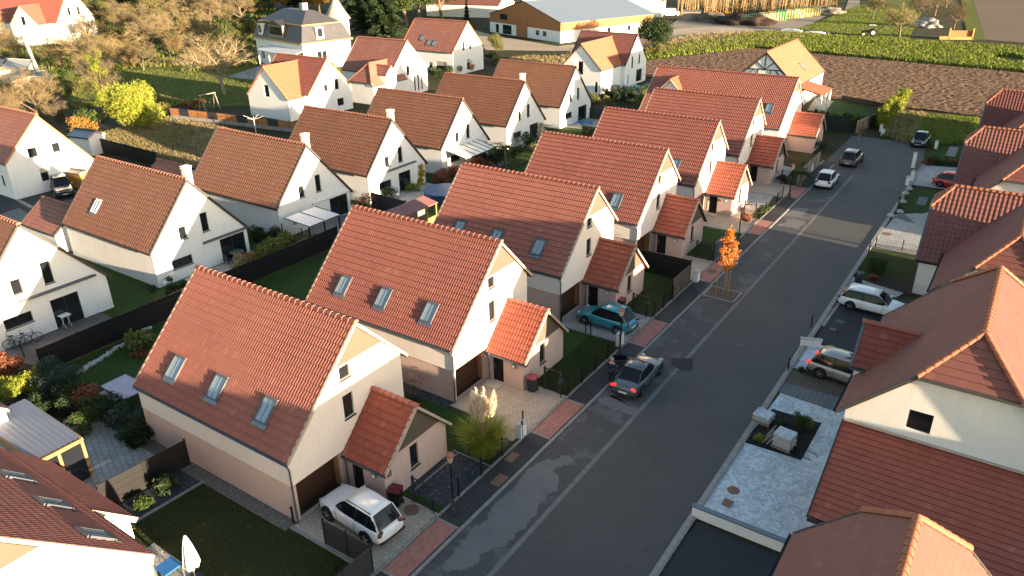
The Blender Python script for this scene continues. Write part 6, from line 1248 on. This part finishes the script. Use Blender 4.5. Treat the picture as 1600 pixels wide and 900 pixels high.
def tree_proto(kind, seed=0):
    """unit trees about 10 m tall; returned as a hidden-free thing that is moved to its first place"""
    rr = random.Random(seed); t = thing('tree', 'x', 'tree')
    if kind.startswith('scrub'):
        mb = MB(); src = []
        for i in range(26):
            a = rr.uniform(0, 6.28); r0 = rr.uniform(0, 2.4); p = Vector((math.cos(a)*r0*.03, math.sin(a)*r0*.03, -.1)); d = Vector((math.cos(a)*r0*.32, math.sin(a)*r0*.32, 1)).normalized(); L = rr.uniform(3.5, 8.5)*(1-r0*.12)
            for k in range(6): q = p+(d+Vector((rr.uniform(-.35, .35), rr.uniform(-.35, .35), 0))).normalized()*L/6; mb.tube(p, q, .07*(1-k/7), .07*(1-(k+1)/7), 3, cap=False); src.append((q, d, 1, 1, 3)); p = q
        mb.build('trunk', M['bark'], t); mb = MB(); twigs(mb, [x[0] for x in src], [], 4200, 1.5, rr, .017); mb.build('twigs', M['twigs_gold' if 'gold' in kind else 'twigs_brown'], t)
        clumps([(x[0].x, x[0].y, x[0].z, .8) for x in src], 1500, .09, M['leaf_autumn' if 'gold' in kind else 'leaf_olive'], 'foliage', t, .1)
    elif kind.startswith('bare'):
        mb, tips, mids = branches(10, .24, rr, .66, 4, 7, .42, .16, kmin=3, kmax=4, ratio=.62, lo=.38); col = 'bark_pale' if 'pale' in kind else 'bark'
        mb.build('trunk', M[col], t); mb = MB(); twigs(mb, tips, mids, 4200, 1.15, rr, .012); mb.build('twigs', M['twigs_gold' if 'gold' in kind or 'pale' in kind else 'twigs_brown'], t)
        if 'leaf' in kind: clumps([(p.x, p.y, p.z, .8) for p in tips], 3500, .09, M['leaf_olive'], 'foliage', t, .1)
    elif kind == 'conifer':
        mb = MB(); mb.tube((0, 0, 0), (0, 0, 10), .25, .04, 7); mb.build('trunk', M['bark'], t); P = []; U = []
        n = 15000; z = rng.random(n)**1.25*9.2+.6; R_ = (10.1-z)*.27*(.75+.25*np.sin(z*5.5)); a = rng.random(n)*6.283; lobes = .75+.3*np.sin(a*5+z*2.1); r = R_*lobes*np.sqrt(.25+.75*rng.random(n)); P = np.stack([r*np.cos(a), r*np.sin(a), z-r*.25], 1)
        d = np.stack([np.cos(a), np.sin(a), np.full(n, -.35)], 1)+rvec(n)*.5; d /= np.linalg.norm(d, axis=1)[:, None]; s_ = np.cross(d, rvec(n)); s_ /= np.linalg.norm(s_, axis=1)[:, None]; qmesh('foliage', P, d*.22, s_*.07, M['leaf_dark'], t)
    else:
        mb, tips, mids = branches(10, .24, rr, .62, 3, 8, .5, .15, kmin=3, kmax=4, ratio=.5, lo=.3); mb.build('trunk', M['bark'], t)
        cs = [(p.x, p.y, p.z, rr.uniform(.6, 1.1)) for p in tips]+[(m_[0].x, m_[0].y, m_[0].z, .7) for m_ in mids if m_[4] >= 2]
        clumps(cs, 13000, .15, M[kind], 'foliage', t, .3)
    return t
def place_tree(kind, px, h, label, group=None, wide=1.0, seed=0, name=None, cat='tree', rz=None, xy=None):
    p = xy if xy is not None else G(*px); key = (kind, seed)
    if key not in TREES: TREES[key] = tree_proto(kind, seed); t = TREES[key]
    else: t = copytree(TREES[key]); 
    t.name = name or ('conifer' if kind == 'conifer' else 'tree'); t.location = (p[0], p[1], 0); s = h/10; t.scale = (s*wide, s*wide, s); t.rotation_euler = (0, 0, R.uniform(0, 6.28) if rz is None else rz)
    t['label'] = label; t['category'] = cat
    if group: t['group'] = group
    elif 'group' in t: del t['group']
    return t
place_tree('bare_pale', (351, 148), 12.8, 'large bare spreading tree with pale trunk on the garden lawn', wide=1.05, seed=1)
place_tree('bare_leaf', (165, 165), 10, 'half bare tree wrapped in yellow-green ivy above the vegetable plot', wide=.75, seed=2)
p = G(165, 165); t = thing('ivy_column', 'yellow-green ivy climbing the half bare tree', 'climbing plant', (p.x, p.y, 0)); mb = MB(); mb.tube((.05, 0, 0), (.3, .1, 6), .16, .1, 7); mb.build('stem', M['bark'], t)
clumps([(R.uniform(-.9, .9), R.uniform(-.9, .9), 1.5+i*.55, .75) for i in range(13)], 5000, .14, M['leaf_lime'], 'foliage', t)
# tangled scrub and trees, upper left
scrub = [((150, 120), 11, 'bare_gold', 3), ((205, 105), 10, 'scrub_gold', 3), ((60, 190), 9, 'bare_gold', 3), ((20, 175), 9, 'scrub_gold', 1), ((100, 110), 9, 'bare_gold', 3), ((260, 75), 10, 'bare_gold', 1), ((300, 60), 11, 'scrub_gold', 3), ((235, 80), 9, 'bare_gold', 3), ((330, 50), 13, 'bare_gold', 1), ((380, 42), 13, 'bare_gold', 3), ((275, 85), 9, 'scrub_gold', 2), ((310, 110), 6, 'bare_gold', 3), ((30, 100), 8, 'bare_leaf', 2), ((5, 75), 12, 'scrub_gold', 1), ((225, 110), 7, 'bare_gold', 3), ((180, 90), 8, 'scrub_gold', 2), ((12, 200), 7, 'bare_gold', 3), ((95, 190), 5, 'scrub', 3)]
sl = ['spreading golden scrub tree below the tall red roof', 'golden twiggy bush right of the tall red roof', 'brown twiggy tree in front of leaning pole', 'twiggy tree behind the sunlit white house roof', 'small ivy-green bare tree left of pole', 'bare tree standing in the dry brush', 'bare golden tree over the dark brush', 'thin greenish tree in the dark brush', 'tall golden bare tree left of the villa', 'tall golden bare tree beside the villa roof', 'greenish thin tree by the far dark brush', 'low bare shrub near the large pale tree', 'thin tree next to the white fibre shed', 'tall bare tree cut by the top left corner', 'low golden shrub between lawn and brush', 'thin greenish bush below the tall red roof', 'brown twiggy bush at far left edge', 'small twiggy shrub by the vegetable plot']
for (px, h, kd, sd_), l in zip(scrub, sl): place_tree(kd, px, h, l, 'bare trees and scrub in the old gardens', 1.15, seed=sd_)
for i, px in enumerate([(175, 30), (215, 22), (250, 35), (285, 18), (430, 15), (460, 10)]):
    place_tree('conifer' if i % 2 else 'leaf_dark', px, 16, ['dark tree behind the golden scrub, leftmost', 'second dark tree behind the golden scrub', 'third dark tree behind the golden scrub', 'fourth dark tree behind the golden scrub, near the road', 'dark tree behind the villa roof, left', 'dark conifer behind the villa chimney'][i], 'dark trees behind the old gardens', 1.3, seed=4)
for i, (px, h) in enumerate([((575, 50), 19), ((605, 58), 20), ((635, 42), 18), ((560, 25), 20), ((690, 30), 17), ((655, 28), 19), ((590, 20), 22), ((620, 15), 22)]):
    place_tree('conifer' if i in (0, 1, 3, 6, 7) else 'leaf_green', px, h, ['dark conifer just right of the turret', 'tall dark conifer behind the roof with two roof windows', 'green tree behind the small white chimney', 'dark conifer behind the turret', 'lit green tree left of the distant red roof', 'green tree above weathered house roof', 'tallest conifer right of turret, cut by the frame', 'tall conifer cut by the frame above weathered roof'][i], 'tall trees behind the villa', 1.25, seed=4)
for i, px in enumerate([(445, 22), (500, 25), (478, 15)]): place_tree('leaf_autumn', px, 15, ['orange-brown autumn tree behind the villa roof, left', 'bright orange autumn tree between villa and turret', 'autumn tree behind the villa chimney'][i], 'autumn trees behind the villa', 1.2, seed=5)
place_tree('conifer', (730, 42), 9, 'slim dark cypress before the distant red roof', wide=.6, seed=4, name='cypress')
for i, px in enumerate([(745, 22), (700, 18), (560, 12), (800, 8), (410, 22), (130, 35)]): place_tree('leaf_olive', px, 12, ['olive tree beside distant red roof', 'olive tree left of distant red roof', 'olive tree at top edge behind the turret', 'olive tree above the barn roof', 'olive tree left of the villa', 'olive tree right of the tall red roof'][i], 'olive coloured far trees', 1.2, seed=6)
for i, (px, h) in enumerate([((1405, 58), 8.5), ((1363, 30), 8), ((1430, 30), 8), ((1460, 25), 9), ((1490, 45), 8), ((1380, 12), 8), ((1410, 10), 9), ((1445, 5), 9), ((1478, 12), 9)]):
    place_tree('bare_leaf' if i % 2 else 'bare_gold', px, h, ['round orchard tree behind the tractor', 'fruit tree on the green field by the bend', 'orchard tree behind the rubble heap, left', 'orchard tree behind the rubble heap, right', 'orchard tree by the sunlit timber crib', 'orchard tree far back on the left', 'orchard tree far back in the middle', 'orchard tree farthest back', 'orchard tree far back beside grass track'][i], 'orchard trees beyond the field', 1.2, seed=2 if i % 2 else 3)
for i, (px, h) in enumerate([((200, 60), 12), ((240, 50), 13), ((345, 30), 15), ((400, 18), 15), ((170, 55), 11), ((300, 35), 14), ((265, 50), 12), ((365, 20), 16), ((140, 70), 9), ((325, 75), 9), ((385, 70), 8), ((230, 62), 10)]):
    place_tree(['bare_gold', 'leaf_olive', 'bare_leaf'][i % 3], px, h, ['tall bare tree over the brush, near the red roof', 'olive crowned tree over the brush', 'bare greenish tree left of the villa', 'tall bare tree at the villa corner', 'olive tree just behind the golden bushes', 'thin greenish tall tree in the wood', 'tall golden tree in the middle of the wood', 'olive tree high behind the villa', 'low greenish tree by the red roof garden', 'bare golden tree by the garden path', 'olive tree before the villa corner', 'greenish bare tree in the thick brush'][i], 'trees of the wood at upper left', 1.2, seed=[3, 6, 2][i % 3])
cover('brush_undergrowth', [(120, 20), (430, 0), (430, 70), (330, 95), (120, 90)], 6000, 1.2, .2, M['leaf_olive']); cover('brush_greens', [(120, 20), (430, 0), (430, 70), (330, 95), (120, 90)], 12000, 1.2, .22, M['leaf_green'])
# poplar wood at the top
po = MB(); rr = random.Random(3)
pts = []
for i in range(420):
    x = 1058+rr.random()*250; y = 26-rr.random()*26-(x-1058)*.03; pts.append(G(x, max(-6, y)))
for p in pts:
    h = rr.uniform(8, 11); po.tube((p.x, p.y, 0), (p.x+rr.uniform(-.4, .4), p.y, h), .10, .03, 4, cap=False)
    for k in range(10): z = rr.uniform(1.5, h); a = rr.uniform(0, 6.28); L = rr.uniform(.6, 1.4); q = Vector((p.x, p.y, z)); e = q+Vector((math.cos(a)*L*.4, math.sin(a)*L*.4, L)); s = Vector((.035, 0, 0)); po.add([q-s, q+s, e], [(0, 1, 2)])
tag(po.build('poplar_wood', mat('poplar', (.42, .31, .17), .9, var=.3, scale=.3, bmp=0)), kind='stuff')
clumps([(p.x, p.y, .4, 1.2) for p in pts[::6]], 9000, .3, M['leaf_autumn'], 'undergrowth').__setitem__('kind', 'stuff')
# bushes
def bush(label, px, r, h, m, n=2600, size=.09, cat='shrub', name='shrub', group=None, xy=None, k=9, stem=False, z0=None, shell=.5, flat=.45):
    p = xy or G(*px); t = thing(name, label, cat, (p[0], p[1], 0), group=group); rr = random.Random(int(p[0]*31+p[1]*7))
    if stem:
        mb = MB()
        for i in range(6): a = rr.uniform(0, 6.28); mb.tube((0, 0, 0), (math.cos(a)*r*.5, math.sin(a)*r*.5, h*.7), .03, .012, 4, cap=False)
        mb.build('stems', M['bark'], t)
    rc = min(r, h/2)*.62; cs = [(0, 0, h*.5, rc*1.15)]+[(rr.uniform(-1, 1)*(r-rc*.6), rr.uniform(-1, 1)*(r-rc*.6), rr.uniform(rc*.7, max(rc*.75, h-rc)), rc*rr.uniform(.6, 1)) for _ in range(k)]
    clumps(cs, n, size, M[m], 'foliage', t, shell, flat); return t
bush('large bright yellow-green bamboo clump by the vegetable plot', (218, 200), 3.8, 7.2, 'leaf_bamboo', 15000, .28, k=22, flat=.16, name='bamboo', cat='bamboo')
bush('round dark evergreen tree beside the dirt road', (1022, 72), 4.2, 7.2, 'leaf_dark', 14000, .2, k=26, name='evergreen_tree', cat='tree'); bush('greenish bush below the round evergreen by the road', (1018, 88), 2.4, 3, 'leaf_olive', 4000, .16)
bush('orange-red rounded bush in the vegetable garden', (128, 205), 1.8, 2.6, 'leaf_autumn', 2500, .14); bush('cream banana-like plant beside the orange-red bush', (142, 200), 1.6, 3.2, 'leaf_green', 1200, .22)
# hedge of mixed shrubs bottom left
hl = [((5, 590), 1.2, 1.9, 'leaf_rust', 'rust-red bush at the left edge beside the mesh fence'), ((25, 625), 1.5, 1.9, 'leaf_lime', 'bright yellow-green bush at left edge'), ((52, 610), 1.1, 1.6, 'leaf_bamboo', 'yellow-green lit bush, second in hedge row'), ((78, 600), 1.3, 2.0, 'leaf_bluegreen', 'blue-green shrub at the end of the black wall'), ((100, 615), 1.3, 2.0, 'leaf_bluegreen', 'blue-green shrub, middle of the mixed hedge'), ((115, 640), 1.3, 1.8, 'leaf_dark', 'dark shrub behind the veranda roof'), ((140, 640), 1.3, 1.9, 'leaf_rust', 'reddish-tipped shrub in the mixed hedge'), ((150, 665), 1.2, 1.7, 'leaf_green', 'green shrub by the paved terrace corner'),
      ((175, 665), 1.3, 1.9, 'leaf_dark', 'dark green shrub beside the lilac sheet table'), ((200, 680), 1.2, 1.8, 'leaf_bluegreen', 'blue-green shrub near the back corner of nearest house'), ((222, 690), 1.1, 1.7, 'leaf_dark', 'last dark shrub touching the nearest house'), ((70, 640), 1.2, 1.3, 'leaf_dark', 'low dark shrub under the yellow-green bushes')]
for px, r, h, m, l in hl: bush(l, px, r, h, m, 4200, .075, group='mixed hedge shrubs at bottom left')
bush('small palm-like shrub by the boulder edge of the lawn behind', (222, 545), .9, 1.4, 'blade_green', 1400, .16, stem=False); bush('reddish dry tuft under the palm-like shrub', (218, 558), .6, .5, 'leaf_rust', 500, .08, stem=False)
for i, px in enumerate([(262, 768), (226, 790)]): bush(['taller spiky shrub in the blue gravel bed', 'small round spiky plant in the blue gravel bed'][i], px, .5-.12*i, 1.3-.8*i, 'leaf_green' if i else 'leaf_dark', 900, .11, stem=False)
bush('dark clipped hedge below the first garden house', (270, 460), 1.6, 1.2, 'leaf_dark', 2600, .07); bush('dark conifer shrub by the flat pergola, left', (408, 378), .8, 1.8, 'leaf_dark', 2200, .07); bush('dark conifer shrub by the flat pergola, right', (432, 380), 1.1, 1.9, 'leaf_dark', 2600, .07)
for i, (px, m, h) in enumerate([((380, 420), 'blade_dry', 1.3), ((398, 412), 'leaf_autumn', 1.2), ((415, 405), 'blade_green', 1.6), ((432, 398), 'blade_green', 1.7), ((448, 390), 'blade_green', 1.6), ((465, 385), 'blade_dry', .9), ((482, 378), 'blade_dry', .8)]):
    bush(['dry ornamental grass at terrace end behind the black wall', 'orange-brown grass clump behind the black wall', 'green ornamental grass behind the black wall', 'tall yellow-green grass behind the black wall', 'yellow-green grass nearest the mesh fence', 'pale seedheads behind the black wall', 'last pale seedheads by the pergola'][i], px, .95, h, m, 2200, .13, stem=False, group='ornamental grasses behind the black wall')
bush('bush with red-brown leaves between two gardens', (575, 330), 1.2, 2.4, 'leaf_rust', 1500, .07); bush('small yellow tree by the white garden house corner', (660, 288), .7, 2.6, 'leaf_yellow', 1500, .1); bush('dark ivy covered bush on the wooden screen', (672, 262), 1.2, 2.6, 'leaf_dark', 3000, .1)
for i, px in enumerate([(690, 285), (712, 278), (728, 290), (752, 268), (770, 258)]): bush(['red-brown twiggy shrub beside the pool cover', 'flowering pale shrub behind the pool', 'dark shrub at pool edge', 'reddish shrub by the terracotta pot', 'dark green shrub beneath the palm'][i], px, 1.3, 1.8, ['leaf_rust', 'leaf_rust', 'leaf_dark', 'leaf_rust', 'leaf_dark'][i], 1800, .09)
bush('green shrub with yellow leaves by the felt roofed shed', (645, 298), .9, 1.2, 'leaf_lime', 800, .09); bush('climbing green plant on the dark screen', (608, 310), .9, 1.6, 'leaf_green', 1200, .08)
def palm(label, px, h, r, n=13):
    p = G(*px); t = thing('palm', label, 'palm tree', (p.x, p.y, 0)); mb = MB(); mb.tube((0, 0, 0), (0, 0, h), .16, .13, 8); mb.build('trunk', M['bark'], t); P, U, V_ = [], [], []
    for i in range(n*2):
        a = 2*math.pi*i/n+R.uniform(-.2, .2); el = R.uniform(-.1, .9); c = Vector((0, 0, h))
        for k in range(9):
            u = k/8; q = Vector((math.cos(a), math.sin(a), 0))*r*u*math.cos(el*.6)+Vector((0, 0, r*(u*math.sin(el)-.55*u*u))); sd = Vector((-math.sin(a), math.cos(a), 0))
            for s_ in (-1, 1): P.append(tuple(c+q+sd*s_*.14)); dv = (sd*s_+Vector((math.cos(a), math.sin(a), 0))*.6+Vector((0, 0, -.4)))*.2; U.append(tuple(dv)); V_.append((math.cos(a)*.03, math.sin(a)*.03, .02))
    qmesh('fronds', np.array(P), np.array(U), np.array(V_), M['leaf_green'], t)
palm('dark green palm in the sunken garden right of the glass canopy', (790, 262), 2.4, 2.6, 15); palm('small palm with yellowing fronds by the pavement near the hatchback', (1250, 292), 1.5, 1.2)
for i, (px, r, h, m) in enumerate([((800, 250), 1.6, 2, 'leaf_dark'), ((825, 232), 1.6, 2.2, 'leaf_dark'), ((838, 250), 1.0, 2.2, 'leaf_olive'), ((845, 215), .7, 2.2, 'plume'), ((920, 213), 1.2, 1.6, 'leaf_olive'), ((870, 232), 1.4, 1.4, 'leaf_dark')]): bush(['dark shrub left of the palm garden path', 'dark shrub behind the palm', 'olive shrub beside the street row roof', 'cream plume grass beside garden house wall', 'olive shrub at the blue pool cover', 'dark low shrub before cream plumes'][i], px, r, h, m, 1800, .1, stem=False)
for i, px in enumerate([(905, 165), (930, 168), (958, 160), (985, 155), (1005, 165), (1020, 150), (880, 178)]): bush(['dark hedge shrub left below the double gabled house', 'dark hedge shrub second from left there', 'dark hedge shrub below the small pool', 'dark green shrub below the small pool, right', 'olive shrub near last cream roof', 'yellowish shrub at the field corner', 'dark shrub beside chimney of the garden house'][i], px, 2.2, 2.4, ['leaf_dark', 'leaf_olive', 'leaf_dark', 'leaf_dark', 'leaf_olive', 'leaf_lime', 'leaf_dark'][i], 3000, .12, group='hedge shrubs below the small pool')
for i, px in enumerate([(522, 118), (512, 132), (705, 118), (690, 128), (675, 122), (775, 82), (768, 95), (778, 100), (600, 150), (588, 152), (462, 180), (775, 72)]): bush(['bush between villa and the aged roof', 'lower bush beside the orange-roofed house', 'bushy shrub right of the hipped wing', 'green bush beside the hipped wing', 'small green bush before the weathered house', 'tall slim bush at the farmyard edge', 'green bush below the slim bush', 'round bush beside the white corner', 'low bush at the hipped wing corner', 'twiggy bush at wing corner', 'small green bush by the orange-roofed house', 'yellow-green bush at the edge of the farmyard'][i], px, 1.7, [3, 2, 2.6, 2.6, 2.4, 4, 2.4, 2, 1.4, 1.8, 1.6, 3.6][i], ['leaf_olive', 'leaf_green', 'leaf_green', 'leaf_dark', 'leaf_green', 'leaf_olive', 'leaf_dark', 'leaf_olive', 'leaf_dark', 'leaf_autumn', 'leaf_lime', 'leaf_olive'][i], 1800, .13)
bush('orange autumn shrub in front of weathered white house', (732, 112), 1.6, 3.0, 'leaf_orange', 1500, .13); bush('brown shrub pile on garden lawn beside swing', (318, 165), 3, 1.2, 'leaf_rust', 1800, .14, stem=False)
for i, px in enumerate([(470, 170), (110, 150), (135, 140), (60, 150), (85, 128)]): bush(['dark shrub next to the panel fence end', 'green shrub in the old gardens', 'yellow shrub in the old gardens', 'brown hedge under the leaning pole', 'evergreen bush left of the leaning pole'][i], px, 2.4, 2.6, ['leaf_dark', 'leaf_olive', 'leaf_lime', 'leaf_autumn', 'leaf_green'][i], 2200, .16)
# columnar hedge at the cul-de-sac
h0, h1, h2, h3_ = G(1292, 196), G(1372, 201), G(1374, 203), G(1412, 165)
for i in range(13): p = h0.lerp(h1, i/12); bush('bright green hedge conifer in the row at the street end', None, .6, 1.9+.25*math.sin(i*2.3), 'leaf_green' if i % 3 else 'leaf_lime', 1300, .1, xy=(p.x, p.y+.5), name='hedge_conifer', cat='conifer', group='hedge conifers in a row at the street end', k=6, stem=False)
for i in range(17): p = h2.lerp(h3_, i/16); bush('bright sunlit hedge conifer in the tall row beside the field', None, .75, 3.1+.4*math.sin(i*1.9), 'leaf_lime', 1500, .12, xy=(p.x, p.y), name='hedge_conifer', cat='conifer', group='tall hedge conifers beside the field', k=7, stem=False)
for i in range(6): p = G(1262+i*9, 192+i*2.4); bush('dark little hedge conifer behind the end house annex', None, .5, 2.2, 'leaf_green', 900, .1, xy=(p.x, p.y+.6), name='hedge_conifer', cat='conifer', group='dark little hedge conifers behind the end annex', k=5)
bush('round topiary shrub on the small lawn right of street', (1366, 425), .85, 1.6, 'leaf_green', 4200, .06, k=14); bush('reddish low plants in the dark bed by the lawn', (1362, 437), .4, .5, 'leaf_rust', 500, .05, stem=False)
bush('tall clipped green shrub behind the paver stack', (1246, 672), .42, 1.35, 'leaf_green', 3000, .04, k=10); bush('grey-green low shrub at the left of clipped shrub', (1222, 668), .45, .6, 'leaf_bluegreen', 1500, .04); bush('lighter green shrub right of the clipped shrub', (1262, 670), .4, .8, 'leaf_olive', 1500, .04); bush('bright yellow-green tuft at edge of the dark bed', (1187, 688), .3, .4, 'leaf_lime', 900, .05, stem=False)
for i, px in enumerate([(1252, 582), (1264, 586), (1281, 590), (1294, 592), (1308, 598)]): bush(['leafy plant in the gravel planter, leftmost', 'leafy plant in gravel planter, second', 'small plant in gravel planter, middle', 'small plant in gravel planter, fourth', 'red-tipped plant in the gravel planter'][i], px, .28, .4, ['leaf_green', 'leaf_green', 'leaf_olive', 'leaf_olive', 'leaf_rust'][i], 350, .05, stem=False)
for i, px in enumerate([(1450, 256), (1462, 257), (1478, 257), (1492, 258)]): bush(['dark purple shrub by the far kerb, leftmost', 'dark purple shrub, second by the far kerb', 'small round bush in the far bed', 'reddish low shrub by the red car'][i], px, .9, .9, ['leaf_rust', 'leaf_dark', 'leaf_green', 'leaf_rust'][i], 900, .07, stem=False)
bush('bare twiggy shrub at the corner behind the nearest house', (640, 618), .8, 1.9, 'leaf_rust', 350, .05); bush('white-tipped low shrub beside the bare shrub', (648, 630), .5, .5, 'leaf_bluegreen', 700, .05, stem=False)
for i, px in enumerate([(1165, 345), (1188, 335), (1222, 285), (1262, 262), (1282, 236), (1262, 230)]): bush(['small dry shrub by the fifth front garden', 'small green shrub in the fifth front garden', 'low plants at the pale path', 'olive shrub behind the tall screen', 'grey-green shrub at the end house', 'dark shrub at the end house annex'][i], px, .8, .9 if i < 4 else 1.9, ['leaf_rust', 'leaf_green', 'leaf_green', 'leaf_olive', 'leaf_bluegreen', 'leaf_dark'][i], 900, .08, stem=False)
# pampas grass
def blades(P0, dirs, L, w, m, name, parent=None, droop=.7):
    """arching blades of two tapered segments"""
    vs = []; fs = []
    for p, d, l in zip(P0, dirs, L):
        s = d.cross(Vector((0, 0, 1))); s = (s.normalized() if s.length > 1e-3 else Vector((1, 0, 0)))*w; a = p; b = p+Vector((d.x*.25, d.y*.25, 1)).normalized()*l*.55; c = b+Vector((d.x*droop, d.y*droop, 1-droop)).normalized()*l*.45; n = len(vs)
        vs += [a-s, a+s, b+s*.8, b-s*.8, c]; fs += [(n, n+1, n+2, n+3), (n+3, n+2, n+4)]
    mb = MB(); mb.v = vs; mb.f = fs; return mb.build(name, m, parent)
def pampas(label, px, sc_=1.0, plumes=22):
    p = G(*px); t = thing('pampas_grass', label, 'pampas grass', (p.x, p.y, 0)); rr = random.Random(4); P0, D, L = [], [], []
    for _ in range(1500): a = rr.uniform(0, 6.28); r = rr.uniform(0, .8)**.8; k = rr.uniform(.2, 1.7); P0.append(Vector((math.cos(a)*r, math.sin(a)*r, 0))); D.append(Vector((math.cos(a), math.sin(a), 0))*k); L.append(rr.uniform(.9, 2.0)*sc_)
    blades(P0, D, L, .024, M['leaf_bamboo'], 'blades', t, .62); P, U, V_ = [], [], []; st = MB()
    for i in range(plumes):
        a = rr.uniform(0, 6.28); ln = rr.uniform(.05, .42); h = rr.uniform(2.0, 2.75)*sc_; top = Vector((math.cos(a)*ln*h*.55, math.sin(a)*ln*h*.55, h)); st.tube((0, 0, 0), top, .012, .008, 4, cap=False); d = (top.normalized()+Vector((0, 0, .5))).normalized()
        for _ in range(230):
            u = rr.random(); rad_ = .17*math.sin(math.pi*min(1, u*.85+.12))+.01; b = rr.uniform(0, 6.28); q = top+d*(u*.85-.25)+Vector((math.cos(b), math.sin(b), 0))*rad_*rr.random()**.5; P.append(tuple(q)); e = (d+Vector((math.cos(b), math.sin(b), 0))*.35)*.10; U.append(tuple(e)); V_.append((-math.sin(b)*.014, math.cos(b)*.014, 0))
    st.build('plume_stalks', M['blade_dry'], t); qmesh('plumes', np.array(P), np.array(U), np.array(V_), M['plume'], t)
pampas('tall pampas grass with cream plumes in the front garden of second house', (756, 704), 1.12, 34)
# young orange street tree
t = thing('street_tree', 'young orange-leaved street tree tied to stakes', 'tree', (-15.95, 51.0, .05)); rr = random.Random(8); mb, tips, mids = branches(4.8, .055, rr, .4, 3, 7, .75, .5, kmin=3, kmax=3, ratio=.34, lo=.4); mb.build('trunk', M['bark_pale'], t)
for x, y in ((-.45, -.35), (.45, -.35), (0, .45)): mb = MB(); mb.tube((x, y, 0), (x, y, 2.1), .035, n=6); mb.build('stake', M['wood_gold'], t)
clumps([(R.uniform(-.62, .62)*math.sin(math.pi*min(1, u*.9+.12)), R.uniform(-.62, .62)*math.sin(math.pi*min(1, u*.9+.12)), 2.2+u*3.0, .32) for u in [i/34 for i in range(35)]], 1600, .08, M['leaf_orange'], 'foliage', t, .1)
place_tree('bare_pale', (1340, 226), 4.0, 'thin leafless young tree at the turning place', wide=.35, seed=1, name='young_tree')
# grass tufts as ground cover
cover('crop_plants', [(1015, 80), (1200, 52), (1650, 80), (1680, 122), (1180, 76), (1008, 93)], 42000, .75, .16, M['blade_crop'], nz=.08, thr=-.45)
cover('dry_weeds', [(1015, 78), (1080, 56), (1200, 50), (1300, 56), (1200, 70), (1015, 90)], 9000, .7, .1, M['blade_dry'])
cover('rough_grass_tufts', [(1395, 178), (1530, 187), (1520, 222), (1455, 230), (1375, 214)], 16000, .42, .045, M['blade_crop']); cover('dry_grass_tufts', [(1395, 178), (1450, 180), (1420, 225), (1375, 214)], 4000, .5, .05, M['blade_dry'])
cover('lot_weeds', [(150, 210), (265, 185), (330, 195), (420, 220), (380, 300), (240, 262)], 26000, .32, .035, M['blade_dry']); cover('lot_grass', [(150, 210), (265, 185), (330, 195), (420, 220), (380, 300), (240, 262)], 9000, .28, .04, M['blade_green'], nz=.15, thr=.05)
cover('garden_weeds', [(0, 80), (200, 60), (420, 60), (400, 100), (230, 105), (90, 100), (0, 150)], 18000, .6, .10, M['blade_dry'], nz=.05, thr=-.1); cover('garden_greens', [(0, 80), (200, 60), (420, 60), (400, 105), (230, 118), (90, 105), (60, 200), (0, 200)], 12000, .8, .14, M['blade_green'], nz=.07, thr=.0)
cover('road_verge_grass', [(800, 92), (930, 78), (1010, 66), (1100, 56), (1100, 66), (1010, 84), (900, 100), (780, 104)], 9000, .55, .08, M['blade_dry'], nz=.12, thr=-.2)
cover('lawn_blades', None, 26000, .07, .007, M['blade_lawn'], world=[(-31.3, 12.6), (-30, 16), (-24, 16.1), (-20.2, 16.2), (-19.2, 11), (-27, 8)]); cover('lawn_blades_street', None, 16000, .08, .008, M['blade_lawn'], world=[(-21.3, 32.9), (-18.9, 32.9), (-18.9, 40.1), (-21.3, 40.1)])
cover('vegetable_rows', [(110, 160), (250, 150), (300, 168), (180, 205), (120, 190)], 5000, .5, .12, M['blade_green'], nz=.2, thr=0)
cover('meadow_blades', [(1340, 8), (1290, 30), (1240, 46), (1420, 62), (1440, 20)], 15000, .16, .09, M['blade_crop']); cover('garden_lawn_blades', [(60, 110), (230, 110), (400, 105), (400, 160), (260, 165), (120, 155)], 15000, .16, .06, M['blade_green'])
cover('fallen_leaves', None, 1500, .03, .035, M['leaf_autumn'], world=[(-18.7, 12), (-14.7, 12), (-14.7, 70), (-18.7, 70)], z=.07); cover('fallen_leaves_tree', None, 420, .03, .04, M['leaf_orange'], world=[(-17.4, 48.6), (-14.2, 49), (-14.4, 53.5), (-17.4, 53)], z=.06)
cover('fallen_leaves_lawn', None, 500, .03, .035, M['leaf_autumn'], world=[(-31.3, 12.6), (-30, 16), (-24, 16.1), (-20.2, 16.2), (-19.2, 11), (-27, 8)], z=.05); cover('kerb_weeds', None, 900, .08, .02, M['blade_green'], world=[(-8.7, 20), (-8.55, 20), (-8.55, 90), (-8.7, 90)], z=.05)
cover('edge_weeds', None, 900, .09, .02, M['blade_green'], world=[(-18.9, 12), (-18.72, 12), (-18.72, 90), (-18.9, 90)], z=.08)
# stones edging at the long garden wall
rr = random.Random(2)
mb = MB()
for i in range(34): a = G(116+ i*3.55, 588-i*2.25); mb.blob((a.x+rr.uniform(-.1, .1), a.y+rr.uniform(-.1, .1), .08), (rr.uniform(.12, .24), rr.uniform(.12, .22), rr.uniform(.1, .2)), 1, .3, 1.5, i)
tag(mb.build('stone_edging', M['white_stone']), kind='stuff')
